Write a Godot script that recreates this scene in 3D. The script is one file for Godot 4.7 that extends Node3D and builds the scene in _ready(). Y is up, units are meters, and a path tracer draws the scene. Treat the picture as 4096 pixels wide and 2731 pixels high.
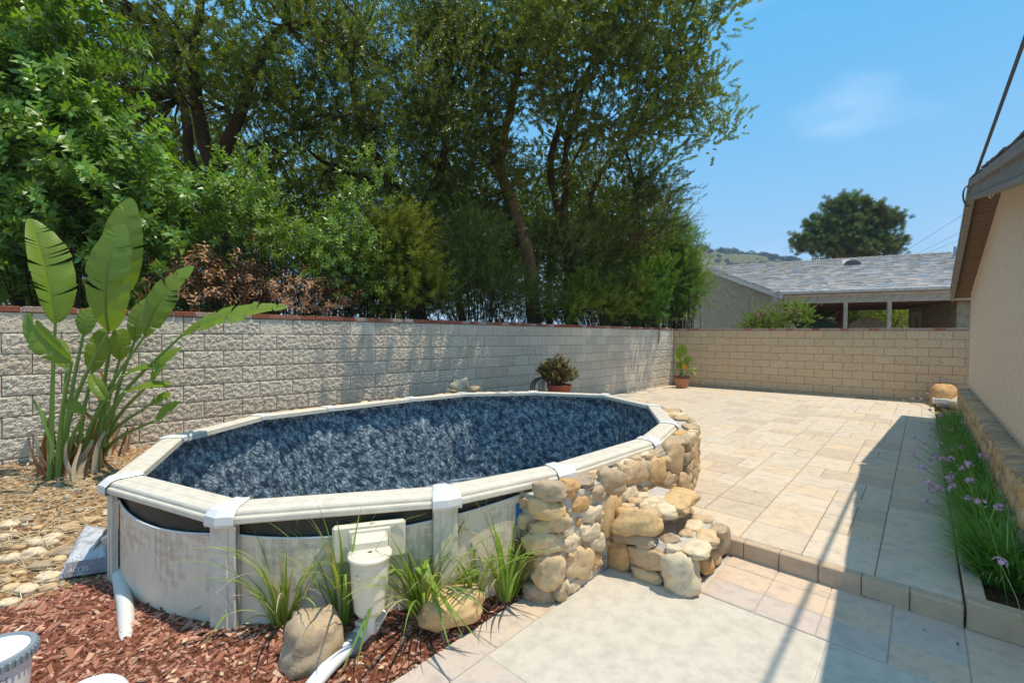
extends Node3D
# A back yard with an above-ground oval pool, cobble masonry, a block wall and oaks behind it.
# World axes: x right, y up (0 = upper patio), depth = -z. The paving has its own grid: along (u) and across (v).

const FOCAL := 1804.56
const EYE := 1.51
const D := 1.7415            # measured picture points of the overview are scaled by this
const ALONG := Vector2(0.674, 0.738)
const ACROSS := Vector2(0.738, -0.674)
const CORNER := Vector2(2.554, 2.509)
const LOW := -0.12           # lower terrace level
const RIM := 0.60            # top of the pool rim
var used := {}
var M := {}
var rng := RandomNumberGenerator.new()

# ---------- geometry of the place ----------
func W(x: float, y: float, d: float) -> Vector3:
	return Vector3(x, y, -d)

func G(u: float, v: float, y := 0.0) -> Vector3:
	var p := CORNER + ALONG * u + ACROSS * v
	return Vector3(p.x, y, -p.y)

func to_grid(p: Vector3) -> Vector2:
	var d := Vector2(p.x, -p.z) - CORNER
	return Vector2(d.dot(ALONG), d.dot(ACROSS))

func sight(px: float, py: float) -> Vector3:
	var u := px - 2048.0
	var v := py - 1365.5
	var r := 7.70859e-03
	var a := u * cos(r) + v * sin(r)
	var b := -u * sin(r) + v * cos(r)
	var t := -1.487143e-02
	var yc := -b / FOCAL
	return Vector3(a / FOCAL, yc * cos(t) + sin(t), -(cos(t) - yc * sin(t)))

func on_level(px: float, py: float, h: float) -> Vector3:
	var r := sight(px, py)
	var k := (h - EYE) / r.y
	return Vector3(r.x * k, h, r.z * k)

func at_depth(px: float, py: float, d: float) -> Vector3:
	var r := sight(px, py)
	var k := d / -r.z
	return Vector3(r.x * k, r.y * k + EYE, -d)

func dd(xd: float, yd: float, d: float) -> Vector3:   # overview point at a depth
	return at_depth(xd * D, yd * D, d)

func on_plane(px: float, py: float, p0: Vector3, n: Vector3) -> Vector3:
	var r := sight(px, py)
	var e := Vector3(0, EYE, 0)
	return e + r * ((p0 - e).dot(n) / r.dot(n))

func hash3(p: Vector3) -> float:
	return fposmod(sin(p.x * 12.9898 + p.y * 78.233 + p.z * 37.719) * 43758.5453, 1.0)

# ---------- objects ----------
func numbered(called: String) -> String:
	if not used.has(called):
		used[called] = 0
		return called
	used[called] += 1
	return "%s_%03d" % [called, used[called]]

func thing(called: String, label: String, category: String, at := Vector3.ZERO, group := "") -> Node3D:
	var o := Node3D.new()
	o.name = numbered(called)
	add_child(o)
	o.position = at
	o.set_meta("label", label)
	o.set_meta("category", category)
	if group:
		o.set_meta("group", group)
	return o

func tag(o: Node3D, label: String, category: String, group := "") -> Node3D:
	o.set_meta("label", label)
	o.set_meta("category", category)
	if group:
		o.set_meta("group", group)
	return o

func world_of(parent: Node3D) -> Vector3:
	var p := Vector3.ZERO
	var n := parent
	while n != self and n != null:
		p += n.position
		n = n.get_parent() as Node3D
	return p

# a mesh given in world coordinates, hung under its thing
func part(parent: Node3D, called: String, mesh: Mesh, m: Material, pose := Transform3D.IDENTITY) -> MeshInstance3D:
	var o := MeshInstance3D.new()
	o.name = called
	o.mesh = mesh
	o.material_override = m
	parent.add_child(o, true)
	o.transform = pose
	o.position = pose.origin - world_of(parent)
	return o

func solo(called: String, mesh: Mesh, m: Material, label := "", category := "", group := "") -> MeshInstance3D:
	var o := MeshInstance3D.new()
	o.name = numbered(called)
	o.mesh = mesh
	o.material_override = m
	add_child(o)
	if label:
		tag(o, label, category, group)
	return o

func struct(called: String, mesh: Mesh, m: Material) -> MeshInstance3D:
	var o := solo(called, mesh, m)
	o.set_meta("kind", "structure")
	return o

func scatter(parent: Node3D, called: String, mesh: Mesh, m: Material, poses: Array, tints: PackedColorArray) -> MultiMeshInstance3D:
	var mm := MultiMesh.new()
	mm.transform_format = MultiMesh.TRANSFORM_3D
	mm.use_colors = true
	mm.mesh = mesh
	mm.instance_count = poses.size()
	var off := world_of(parent) if parent != self else Vector3.ZERO
	for i in poses.size():
		var t: Transform3D = poses[i]
		t.origin -= off
		mm.set_instance_transform(i, t)
		mm.set_instance_color(i, tints[i])
	var o := MultiMeshInstance3D.new()
	o.name = called if parent != self else numbered(called)
	o.multimesh = mm
	o.material_override = m
	parent.add_child(o, true)
	o.set_meta("kind", "stuff")
	return o

# ---------- mesh collecting ----------
class Form:
	var v := PackedVector3Array()
	var n := PackedVector3Array()
	var c := PackedColorArray()
	var t := PackedVector2Array()
	var i := PackedInt32Array()
	var tint := Color.WHITE
	var colored := false

	func vert(p: Vector3, nn := Vector3.ZERO, uv := Vector2.ZERO) -> int:
		v.append(p)
		n.append(nn)
		t.append(uv)
		c.append(tint)
		return v.size() - 1

	func tri(a: int, b: int, d: int) -> void:        # counterclockwise seen from the front
		i.append(a)
		i.append(d)
		i.append(b)

	func flat(a: Vector3, b: Vector3, d: Vector3) -> void:
		var nn := (b - a).cross(d - a).normalized()
		tri(vert(a, nn), vert(b, nn), vert(d, nn))

	func quad(a: Vector3, b: Vector3, d: Vector3, e: Vector3, u0 := Vector2(0, 0), u1 := Vector2(1, 1)) -> void:
		var nn := (b - a).cross(d - a) + (d - a).cross(e - a)
		nn = nn.normalized()
		var k := vert(a, nn, u0)
		vert(b, nn, Vector2(u1.x, u0.y))
		vert(d, nn, u1)
		vert(e, nn, Vector2(u0.x, u1.y))
		tri(k, k + 1, k + 2)
		tri(k, k + 2, k + 3)

	# box with chamfered edges; half sizes along the basis axes
	func box(at: Vector3, b: Basis, h: Vector3, ch := 0.0) -> void:
		if ch <= 0.0:
			for ax in 3:
				for s in [-1.0, 1.0]:
					var x: Vector3 = b[ax] * h[ax] * s
					var y: Vector3 = b[(ax + 1) % 3] * h[(ax + 1) % 3] * s
					var z: Vector3 = b[(ax + 2) % 3] * h[(ax + 2) % 3]
					quad(at + x - y - z, at + x + y - z, at + x + y + z, at + x - y + z)
			return
		ch = minf(ch, minf(h.x, minf(h.y, h.z)) * 0.8)
		for ax in 3:
			var b1 := (ax + 1) % 3
			var b2 := (ax + 2) % 3
			for s in [-1.0, 1.0]:
				var x: Vector3 = b[ax] * h[ax] * s
				var y: Vector3 = b[b1] * (h[b1] - ch) * s
				var z: Vector3 = b[b2] * (h[b2] - ch)
				quad(at + x - y - z, at + x + y - z, at + x + y + z, at + x - y + z)
			# edges parallel to ax
			for s in [-1.0, 1.0]:
				for r in [-1.0, 1.0]:
					var l: Vector3 = b[ax] * (h[ax] - ch)
					var p: Vector3 = b[b1] * h[b1] * s + b[b2] * (h[b2] - ch) * r
					var q: Vector3 = b[b1] * (h[b1] - ch) * s + b[b2] * h[b2] * r
					_edge(at, p, q, l)
		for sx in [-1.0, 1.0]:
			for sy in [-1.0, 1.0]:
				for sz in [-1.0, 1.0]:
					var a: Vector3 = at + b.x * h.x * sx + b.y * (h.y - ch) * sy + b.z * (h.z - ch) * sz
					var e: Vector3 = at + b.x * (h.x - ch) * sx + b.y * h.y * sy + b.z * (h.z - ch) * sz
					var d: Vector3 = at + b.x * (h.x - ch) * sx + b.y * (h.y - ch) * sy + b.z * h.z * sz
					if sx * sy * sz > 0:
						flat(a, e, d)
					else:
						flat(a, d, e)

	func _edge(at: Vector3, p: Vector3, q: Vector3, l: Vector3) -> void:
		if (q - p).cross(l).dot(p + q) > 0:
			quad(at + p - l, at + q - l, at + q + l, at + p + l)
		else:
			quad(at + q - l, at + p - l, at + p + l, at + q + l)

	# bar between two points with a rectangular section
	func bar(a: Vector3, b: Vector3, side: Vector3, w: float, th: float, ch := 0.0) -> void:
		var y := (b - a).normalized()
		var x := (side - y * side.dot(y)).normalized()
		box((a + b) / 2, Basis(x, y, x.cross(y)), Vector3(w / 2, (b - a).length() / 2, th / 2), ch)

	func tube(path: PackedVector3Array, radii: PackedFloat32Array, sides := 8, caps := true, wobble := 0.0) -> void:
		var up := Vector3.UP
		var first := v.size()
		var m := path.size()
		var old := Vector3.ZERO
		for k in m:
			var dir := (path[mini(k + 1, m - 1)] - path[maxi(k - 1, 0)]).normalized()
			var x := old - dir * old.dot(dir)
			if x.length() < 0.01:
				x = dir.cross(up if absf(dir.dot(up)) < 0.9 else Vector3.RIGHT)
			x = x.normalized()
			old = x
			var y := dir.cross(x)
			for s in sides + 1:
				var a := TAU * s / sides
				var w := 1.0 + wobble * sin(float(k) * 2.1 + (s % sides) * 2.7) 
				var o := x * cos(a) + y * sin(a)
				vert(path[k] + o * radii[mini(k, radii.size() - 1)] * w, o, Vector2(float(s) / sides, float(k)))
		for k in m - 1:
			for s in sides:
				var a := first + k * (sides + 1) + s
				var b := a + sides + 1
				tri(a, a + 1, b + 1)
				tri(a, b + 1, b)
		if caps:
			for e in [0, m - 1]:
				var dir: Vector3 = (path[1] - path[0]).normalized() * -1.0 if e == 0 else (path[m - 1] - path[m - 2]).normalized()
				var mid := vert(path[e], dir)
				var ring := []
				for s in sides:
					ring.append(vert(v[first + e * (sides + 1) + s], dir))
				for s in sides:
					if e == 0:
						tri(mid, ring[(s + 1) % sides], ring[s])
					else:
						tri(mid, ring[s], ring[(s + 1) % sides])

	# turned profile (radius, height) round a vertical axis
	func lathe(at: Vector3, prof: PackedVector2Array, sides := 24, b := Basis.IDENTITY) -> void:
		for k in prof.size() - 1:
			var p := prof[k]
			var q := prof[k + 1]
			var e := q - p
			var nn := Vector2(e.y, -e.x).normalized()
			var first := v.size()
			for s in sides + 1:
				var a := TAU * s / sides
				var o := Vector3(cos(a), 0, -sin(a))
				var nv := b * (o * nn.x + Vector3.UP * nn.y)
				vert(at + b * (o * p.x + Vector3.UP * p.y), nv, Vector2(float(s) / sides, float(k)))
				vert(at + b * (o * q.x + Vector3.UP * q.y), nv, Vector2(float(s) / sides, float(k + 1)))
			for s in sides:
				var a := first + s * 2
				tri(a, a + 2, a + 3)
				tri(a, a + 3, a + 1)

	func patch(pts: Array, cols: int, uvs := PackedVector2Array(), flip := false, skip := {}) -> void:   # rows of points, smooth
		var first := v.size()
		for k in pts.size():
			vert(pts[k], Vector3.ZERO, uvs[k] if uvs.size() else Vector2(float(k % cols) / (cols - 1), float(k / cols) * cols / maxf(1, pts.size() - cols)))
		for r in pts.size() / cols - 1:
			for q in cols - 1:
				var a := first + r * cols + q
				if skip.size() and skip.has(a - first) and skip.has(a - first + 1) and skip.has(a - first + cols) and skip.has(a - first + cols + 1):
					continue
				if flip:
					tri(a, a + cols + 1, a + 1)
					tri(a, a + cols, a + cols + 1)
				else:
					tri(a, a + 1, a + cols + 1)
					tri(a, a + cols + 1, a + cols)

	# smooth normals wherever none were given
	func smooth(from := 0) -> void:
		var acc := PackedVector3Array()
		acc.resize(v.size())
		for k in range(0, i.size(), 3):
			var a := i[k]
			if a < from:
				continue
			var b := i[k + 1]
			var d := i[k + 2]
			var nn := (v[d] - v[a]).cross(v[b] - v[a])
			acc[a] += nn
			acc[b] += nn
			acc[d] += nn
		for k in range(from, v.size()):
			if n[k] == Vector3.ZERO:
				n[k] = acc[k].normalized() if acc[k].length() > 1e-12 else Vector3.UP

	func mesh() -> ArrayMesh:
		smooth()
		var a := []
		a.resize(Mesh.ARRAY_MAX)
		a[Mesh.ARRAY_VERTEX] = v
		a[Mesh.ARRAY_NORMAL] = n
		a[Mesh.ARRAY_TEX_UV] = t
		if colored:
			a[Mesh.ARRAY_COLOR] = c
		a[Mesh.ARRAY_INDEX] = i
		var out := ArrayMesh.new()
		out.add_surface_from_arrays(Mesh.PRIMITIVE_TRIANGLES, a)
		return out

func boxmesh(at: Vector3, b: Basis, h: Vector3, ch := 0.0) -> ArrayMesh:
	var f := Form.new()
	f.box(at, b, h, ch)
	return f.mesh()

func grid_basis() -> Basis:     # x along, y up, z across (right-handed)
	var x := Vector3(ALONG.x, 0, -ALONG.y)
	return Basis(x, Vector3.UP, x.cross(Vector3.UP))

# a water-worn stone: flattened lump with soft facets
var stone_noise := FastNoiseLite.new()
func lump(r: Vector3, sd: float, rough := 0.16, squareness := 2.6, seg := 12, rings := 8) -> ArrayMesh:
	var f := Form.new()
	var pts := []
	for k in rings + 1:
		var th := PI * k / rings
		for s in seg + 1:
			var ph := TAU * (s % seg) / seg
			var d := Vector3(sin(th) * cos(ph), cos(th), sin(th) * sin(ph))
			var q := pow(pow(absf(d.x), squareness) + pow(absf(d.y), squareness) + pow(absf(d.z), squareness), -1.0 / squareness)
			var w := 1.0 + rough * (stone_noise.get_noise_3dv(d * 0.9 + Vector3(sd * 7.1, sd * 3.3, 0)) * 1.3 + 0.5 * stone_noise.get_noise_3dv(d * 2.3 + Vector3(0, sd * 5.7, sd)))
			pts.append(d * r * q * w)
	f.patch(pts, seg + 1)
	# weld the seam and the poles by averaging normals
	f.smooth()
	var last := rings * (seg + 1)
	for k in rings + 1:
		var nn := (f.n[k * (seg + 1)] + f.n[k * (seg + 1) + seg]).normalized()
		f.n[k * (seg + 1)] = nn
		f.n[k * (seg + 1) + seg] = nn
	for s in seg + 1:
		f.n[s] = Vector3.UP
		f.n[last + s] = Vector3.DOWN
	return f.mesh()

# ---------- textures and materials ----------
func noise(freq: float, sd: int, oct := 4, kind := FastNoiseLite.TYPE_SIMPLEX_SMOOTH, gain := 0.5) -> FastNoiseLite:
	var q := FastNoiseLite.new()
	q.seed = sd
	q.noise_type = kind
	q.frequency = freq
	q.fractal_type = FastNoiseLite.FRACTAL_FBM
	q.fractal_octaves = oct
	q.fractal_gain = gain
	return q

# noise coloured through stops [[value, Color], ...]
func ramp_tex(q: FastNoiseLite, stops: Array, size := 512) -> ImageTexture:
	var im := q.get_seamless_image(size, size)
	im.convert(Image.FORMAT_L8)
	var src := im.get_data()
	var lut := PackedByteArray()
	lut.resize(768)
	for k in 256:
		var x := k / 255.0
		var c: Color = stops[0][1]
		for s in stops.size() - 1:
			if x >= stops[s][0]:
				c = stops[s][1].lerp(stops[s + 1][1], clampf((x - stops[s][0]) / (stops[s + 1][0] - stops[s][0]), 0, 1))
		lut[k * 3] = int(clampf(c.r, 0, 1) * 255)
		lut[k * 3 + 1] = int(clampf(c.g, 0, 1) * 255)
		lut[k * 3 + 2] = int(clampf(c.b, 0, 1) * 255)
	var dst := PackedByteArray()
	dst.resize(src.size() * 3)
	for k in src.size():
		var l := src[k] * 3
		dst[k * 3] = lut[l]
		dst[k * 3 + 1] = lut[l + 1]
		dst[k * 3 + 2] = lut[l + 2]
	return ImageTexture.create_from_image(Image.create_from_data(size, size, false, Image.FORMAT_RGB8, dst))

func grey_tex(q: FastNoiseLite, size := 512) -> ImageTexture:
	var im := q.get_seamless_image(size, size)
	im.convert(Image.FORMAT_RGB8)
	return ImageTexture.create_from_image(im)

func g(v: float) -> Color:
	return Color(v, v, v)

func mat(c: Color, rough := 0.8, spec := 0.5) -> StandardMaterial3D:   # c is the real-world base colour (linear)
	var m := StandardMaterial3D.new()
	m.albedo_color = c.linear_to_srgb()
	m.roughness = rough
	m.metallic_specular = spec
	return m

# base colour varied by a texture in world space; relief in centimetres
func surf(c: Color, rough: float, tex: Texture2D, size: float, relief: Texture2D = null, depth := 0.0) -> StandardMaterial3D:
	var m := mat(c, rough, 0.35)
	m.albedo_texture = tex
	m.uv1_triplanar = true
	m.uv1_world_triplanar = true
	m.uv1_triplanar_sharpness = 6.0
	m.uv1_scale = Vector3.ONE / size
	if relief:
		m.heightmap_enabled = true
		m.heightmap_texture = relief
		m.heightmap_scale = depth
	return m

func leafy(c: Color, through: Color, rough := 0.45, spec := 0.5) -> StandardMaterial3D:
	var m := mat(c, rough, spec)
	m.vertex_color_use_as_albedo = true
	m.backlight_enabled = true
	m.backlight = through.linear_to_srgb()
	m.cull_mode = BaseMaterial3D.CULL_DISABLED
	return m

func vary(amount: float, warm := 0.0) -> Color:
	var k := 1.0 + rng.randf_range(-amount, amount)
	var w := rng.randf_range(-warm, warm)
	return Color(k * (1 + w), k, k * (1 - w))

var POOL_CURVE = PackedVector2Array()

# ================= the scene =================
func _ready() -> void:
	# --- camera ---
	var cam = Camera3D.new()
	cam.name = "camera"
	cam.fov = 74.2292
	cam.near = 0.05
	cam.far = 5000.0
	add_child(cam)
	cam.transform = Transform3D(Basis(Vector3(0.99997029, 0.00770766, -0.00011463), Vector3(-0.00770852, 0.99985971, -0.01487044), Vector3(0, 0.01487088, 0.99988942)).orthonormalized(), Vector3(0, EYE, 0))
	cam.current = true
	# --- sky, sun, exposure ---
	var env = Environment.new()
	env.background_mode = Environment.BG_SKY
	env.sky = Sky.new()
	env.sky.sky_material = make_sky()
	env.tonemap_mode = Environment.TONE_MAPPER_LINEAR
	env.tonemap_exposure = 1.64
	env.background_energy_multiplier = 1.0
	env.sdfgi_enabled = true
	env.ssao_enabled = true
	env.ssil_enabled = true
	env.fog_enabled = true
	env.fog_density = 0.0006
	env.fog_light_color = Color(0.72, 0.82, 0.95)
	var we = WorldEnvironment.new()
	we.name = "environment"
	we.environment = env
	add_child(we)
	var sun = DirectionalLight3D.new()
	sun.name = "sun"
	sun.light_energy = 0.89
	sun.light_color = Color(1.0, 0.955, 0.88)
	sun.light_angular_distance = 0.5
	sun.shadow_enabled = true
	add_child(sun)
	var to_sun = Vector3(0.332, 1.0, 0.033).normalized()
	sun.basis = Basis.looking_at(-to_sun, Vector3.FORWARD)
	# --- the place ---
	stone_noise.seed = 5
	stone_noise.frequency = 0.9
	stone_noise.fractal_type = FastNoiseLite.FRACTAL_FBM
	make_materials()
	make_ground()
	make_terraces()
	make_block_walls()
	make_house()
	make_neighbour()
	make_far()
	make_trees()
	make_shrubs()
	make_pool()
	make_stonework()
	make_plants()
	make_border()
	make_objects()
	make_litter()

func make_sky() -> PanoramaSkyMaterial:
	var w = 1024
	var h = 512
	var to_sun = Vector3(0.332, 1.0, 0.033).normalized()
	var n1 = noise(0.9, 11, 5)
	var n2 = noise(2.6, 12, 4)
	var data = PackedByteArray()
	data.resize(w * h * 3)
	for y in h:
		var el = (0.5 - (y + 0.5) / h) * PI
		var s = maxf(0.0, sin(el))
		var k = pow(1.0 - s, 3.3)
		var base = Color(0.050, 0.295, 0.565).lerp(Color(0.40, 0.54, 0.67), k)
		if el < 0.0:
			base = Color(0.42, 0.40, 0.36)
		for x in w:
			var c = base
			if el > 0.0 and el < 1.3:
				var az = (x + 0.5) / w * TAU
				var d = Vector3(cos(az) * cos(el), sin(el) * 3.2, sin(az) * cos(el))
				var f = n1.get_noise_3dv(d * 1.6) * 0.7 + n2.get_noise_3dv(d * 1.4) * 0.3
				f = smoothstep(0.12, 0.62, f) * 0.22 * smoothstep(1.25, 0.5, el)
				c = c.lerp(Color(0.80, 0.83, 0.88), f)
			if el > 0.0:      # air brightens towards the sun
				var dir = Vector3(sin((x + 0.5) / w * TAU - PI) * cos(el), sin(el), -cos((x + 0.5) / w * TAU - PI) * cos(el))
				var ang = rad_to_deg(acos(clampf(dir.dot(to_sun), -1, 1)))
				c = c.lerp(Color(1.0, 0.99, 0.95), clampf(0.85 * exp(-ang / 11.0) + 0.18 * exp(-ang / 22.0), 0, 1))
			var q = c.linear_to_srgb()
			var o = (y * w + x) * 3
			data[o] = int(q.r * 255)
			data[o + 1] = int(q.g * 255)
			data[o + 2] = int(q.b * 255)
	var m = PanoramaSkyMaterial.new()
	m.panorama = ImageTexture.create_from_image(Image.create_from_data(w, h, false, Image.FORMAT_RGB8, data))
	return m

func make_materials() -> void:
	var fine = grey_tex(noise(0.06, 21, 4))
	var grit = grey_tex(noise(0.22, 22, 3, FastNoiseLite.TYPE_VALUE))
	var pits = ramp_tex(noise(0.11, 23, 2, FastNoiseLite.TYPE_VALUE), [[0.0, g(0.30)], [0.16, g(0.42)], [0.25, g(0.95)], [1.0, g(1.0)]])
	var blotch = ramp_tex(noise(0.012, 24, 5), [[0.0, Color(0.80, 0.78, 0.77)], [0.5, Color(0.93, 0.92, 0.91)], [1.0, Color(1.0, 1.0, 1.0)]])
	var sandy = ramp_tex(noise(0.02, 25, 6), [[0.1, Color(0.90, 0.875, 0.86)], [0.45, Color(0.955, 0.94, 0.925)], [0.7, Color(1.0, 0.985, 0.965)], [1.0, Color(1.0, 1.0, 1.0)]])
	var warm = ramp_tex(noise(0.012, 26, 5), [[0.1, Color(0.90, 0.875, 0.87)], [0.45, Color(0.965, 0.95, 0.94)], [0.7, Color(1.0, 0.965, 0.92)], [1.0, Color(1.0, 0.985, 0.96)]])
	var grain = ramp_tex(noise(0.012, 35, 7, FastNoiseLite.TYPE_SIMPLEX_SMOOTH, 0.68), [[0.1, Color(0.915, 0.905, 0.895)], [0.42, Color(0.965, 0.958, 0.95)], [0.65, Color(1.0, 0.992, 0.982)], [1.0, Color(1, 1, 1)]], 1024)
	var paving = ramp_tex(noise(0.010, 36, 7, FastNoiseLite.TYPE_SIMPLEX_SMOOTH, 0.66), [[0.1, Color(0.90, 0.88, 0.87)], [0.42, Color(0.96, 0.948, 0.935)], [0.62, Color(1.0, 0.985, 0.965)], [0.85, Color(1.0, 0.97, 0.925)], [1.0, Color(1, 1, 1)]], 1024)
	M.fine = fine
	M.grit = grit
	M.blotch = blotch
	# paving
	var pv = [Color(0.62, 0.53, 0.415), Color(0.655, 0.565, 0.455), Color(0.565, 0.475, 0.37), Color(0.62, 0.545, 0.45), Color(0.65, 0.535, 0.40)]
	for k in 5:
		M["paver%d" % k] = surf(pv[k], 0.85, paving, 1.5 + 0.1 * k, grit, 0.08)
		M["paver%d" % k].uv1_offset = Vector3(k * 0.37, k * 0.21, k * 0.57)
	var pl = [Color(0.60, 0.50, 0.42), Color(0.64, 0.505, 0.385), Color(0.56, 0.48, 0.425)]
	for k in 3:
		M["strip%d" % k] = surf(pl[k], 0.85, paving, 1.2 + 0.1 * k, grit, 0.10)
		M["strip%d" % k].uv1_offset = Vector3(k * 0.61, 0.3 * k, k * 0.27)
	M.riser = surf(Color(0.55, 0.42, 0.30), 0.88, paving, 1.0, grit, 0.15)
	M.concrete = surf(Color(0.575, 0.52, 0.44), 0.88, grain, 1.7, grit, 0.06)
	M.concrete.uv1_offset = Vector3(0.3, 0.1, 0.7)
	M.sand = surf(Color(0.30, 0.25, 0.20), 0.95, sandy, 0.4, grit, 0.3)
	# blocks: left wall greyer, far wall warmer
	var lb = [Color(0.76, 0.645, 0.505), Color(0.71, 0.60, 0.465), Color(0.79, 0.68, 0.54)]
	var bb = [Color(0.73, 0.535, 0.335), Color(0.71, 0.525, 0.335), Color(0.745, 0.55, 0.355)]
	for k in 3:
		M["blockl%d" % k] = surf(lb[k], 0.92, pits, 0.55 + 0.03 * k, fine, 0.9)
		M["blockb%d" % k] = surf(bb[k], 0.92, pits, 0.6 + 0.03 * k, fine, 0.3)
		for q in ["blockl%d" % k, "blockb%d" % k]:
			M[q].uv1_offset = Vector3(k * 0.43, k * 0.17, k * 0.71)
	M.mortar = surf(Color(0.27, 0.245, 0.215), 0.95, sandy, 0.5, grit, 0.2)
	M.joint_back = surf(Color(0.24, 0.20, 0.155), 0.95, sandy, 0.5, grit, 0.2)
	M.cement = surf(Color(0.58, 0.55, 0.50), 0.95, sandy, 0.35, grit, 0.35)
	var chalk = ramp_tex(noise(0.02, 27, 5), [[0.0, Color(0.72, 0.62, 0.58)], [0.50, Color(0.9, 0.85, 0.82)], [0.60, Color(1.0, 1.0, 1.0)], [1.0, Color(1.0, 1.0, 1.0)]])
	M.brick0 = surf(Color(0.36, 0.125, 0.08), 0.9, chalk, 0.25, grit, 0.2)
	M.brick1 = surf(Color(0.42, 0.19, 0.135), 0.9, chalk, 0.25, grit, 0.2)
	var white = ramp_tex(noise(0.03, 28, 5), [[0.0, Color(0.50, 0.26, 0.20)], [0.42, Color(0.62, 0.40, 0.33)], [0.52, Color(0.93, 0.90, 0.86)], [1.0, Color(1, 1, 1)]])
	M.brick2 = surf(Color(0.62, 0.56, 0.51), 0.92, white, 0.22, grit, 0.2)
	# river stones
	var rind = ramp_tex(noise(0.010, 29, 7, FastNoiseLite.TYPE_SIMPLEX_SMOOTH, 0.66), [[0.05, Color(0.78, 0.73, 0.69)], [0.4, Color(0.95, 0.92, 0.89)], [0.6, Color(1, 0.98, 0.95)], [0.8, Color(0.98, 0.90, 0.78)], [1.0, Color(1, 0.96, 0.9)]], 1024)
	var sc = [Color(0.58, 0.44, 0.28), Color(0.66, 0.47, 0.25), Color(0.49, 0.39, 0.27), Color(0.72, 0.62, 0.46), Color(0.60, 0.38, 0.18), Color(0.41, 0.33, 0.245), Color(0.69, 0.53, 0.33)]
	for k in sc.size():
		M["stone%d" % k] = surf(sc[k], 0.82, rind, 0.9 + 0.06 * k, grit, 0.16)
		M["stone%d" % k].uv1_offset = Vector3(k * 0.31, k * 0.47, k * 0.13)
	# soil and mulch
	var soil = ramp_tex(noise(0.03, 30, 6), [[0.15, Color(0.55, 0.47, 0.38)], [0.45, Color(0.82, 0.72, 0.60)], [0.7, Color(1, 0.93, 0.82)], [1.0, Color(1, 0.98, 0.92)]])
	M.dirt = surf(Color(0.52, 0.42, 0.30), 0.97, soil, 0.9, grit, 1.2)
	M.under_mulch = surf(Color(0.23, 0.10, 0.066), 0.97, soil, 0.5, grit, 1.0)
	M.loam = surf(Color(0.10, 0.075, 0.05), 0.97, soil, 0.8, grit, 1.0)
	M.chip = mat(Color(1, 1, 1), 0.9, 0.3)
	M.chip.vertex_color_use_as_albedo = true
	# painted and moulded things
	M.resin = surf(Color(0.72, 0.655, 0.545), 0.5, grain, 1.2)
	M.cap_white = mat(Color(0.72, 0.70, 0.67), 0.42)
	M.panel = null
	M.stucco = surf(Color(0.75, 0.63, 0.50), 0.93, grain, 1.0, grit, 0.3)
	M.stucco.uv1_scale = Vector3(0.9, 0.5, 0.9)
	M.stucco_green = surf(Color(0.44, 0.385, 0.26), 0.93, blotch, 2.0, fine, 0.4)
	M.stucco_dark = surf(Color(0.20, 0.14, 0.095), 0.93, blotch, 2.0, fine, 0.4)
	M.trim = surf(Color(0.62, 0.555, 0.43), 0.7, blotch, 1.0)
	M.white_paint = surf(Color(0.80, 0.77, 0.71), 0.6, blotch, 1.0)
	M.plastic = mat(Color(0.74, 0.665, 0.52), 0.38)
	M.pvc = mat(Color(0.84, 0.84, 0.83), 0.36)
	M.grey_plastic = mat(Color(0.23, 0.28, 0.31), 0.5)
	var wood = Image.create(256, 256, false, Image.FORMAT_RGB8)
	var wn = noise(0.02, 31, 4)
	for y in 256:
		for x in 256:
			var q = 0.82 + 0.28 * wn.get_noise_2d(x * 0.35, y * 9.0)
			wood.set_pixel(x, y, Color(q, q * 0.97, q * 0.94))
	M.woodgrain = ImageTexture.create_from_image(wood)
	M.soffit = surf(Color(0.24, 0.175, 0.13), 0.85, M.woodgrain, 0.6)
	M.fascia = surf(Color(0.36, 0.365, 0.36), 0.8, M.woodgrain, 0.8)
	M.terracotta = surf(Color(0.58, 0.27, 0.14), 0.8, blotch, 0.3)
	M.red_pot = surf(Color(0.42, 0.12, 0.065), 0.7, blotch, 0.3)
	M.bark = surf(Color(0.17, 0.125, 0.09), 0.95, soil, 0.35, fine, 2.0)
	M.bark_pale = surf(Color(0.33, 0.245, 0.17), 0.95, soil, 0.3, fine, 1.5)

# height of the bare ground left of the pool
func soil_at(p: Vector3) -> float:
	var q = to_grid(p)
	var from_edge = clampf((-2.02 - q.y) / 0.5, 0.0, 1.0)            # rises from the paver edge to the pool
	var h = lerpf(LOW - 0.012, -0.045, smoothstep(0.0, 1.0, from_edge))
	if q.x < -2.5:
		h = maxf(h, lerpf(LOW - 0.012, -0.06, clampf((-2.5 - q.x) / 0.4, 0.0, 1.0)))
	var toward_wall = clampf((-q.y - 4.0) / 2.7, 0.0, 1.0)
	h += 0.27 * smoothstep(0.0, 1.0, toward_wall)
	return h

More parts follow.
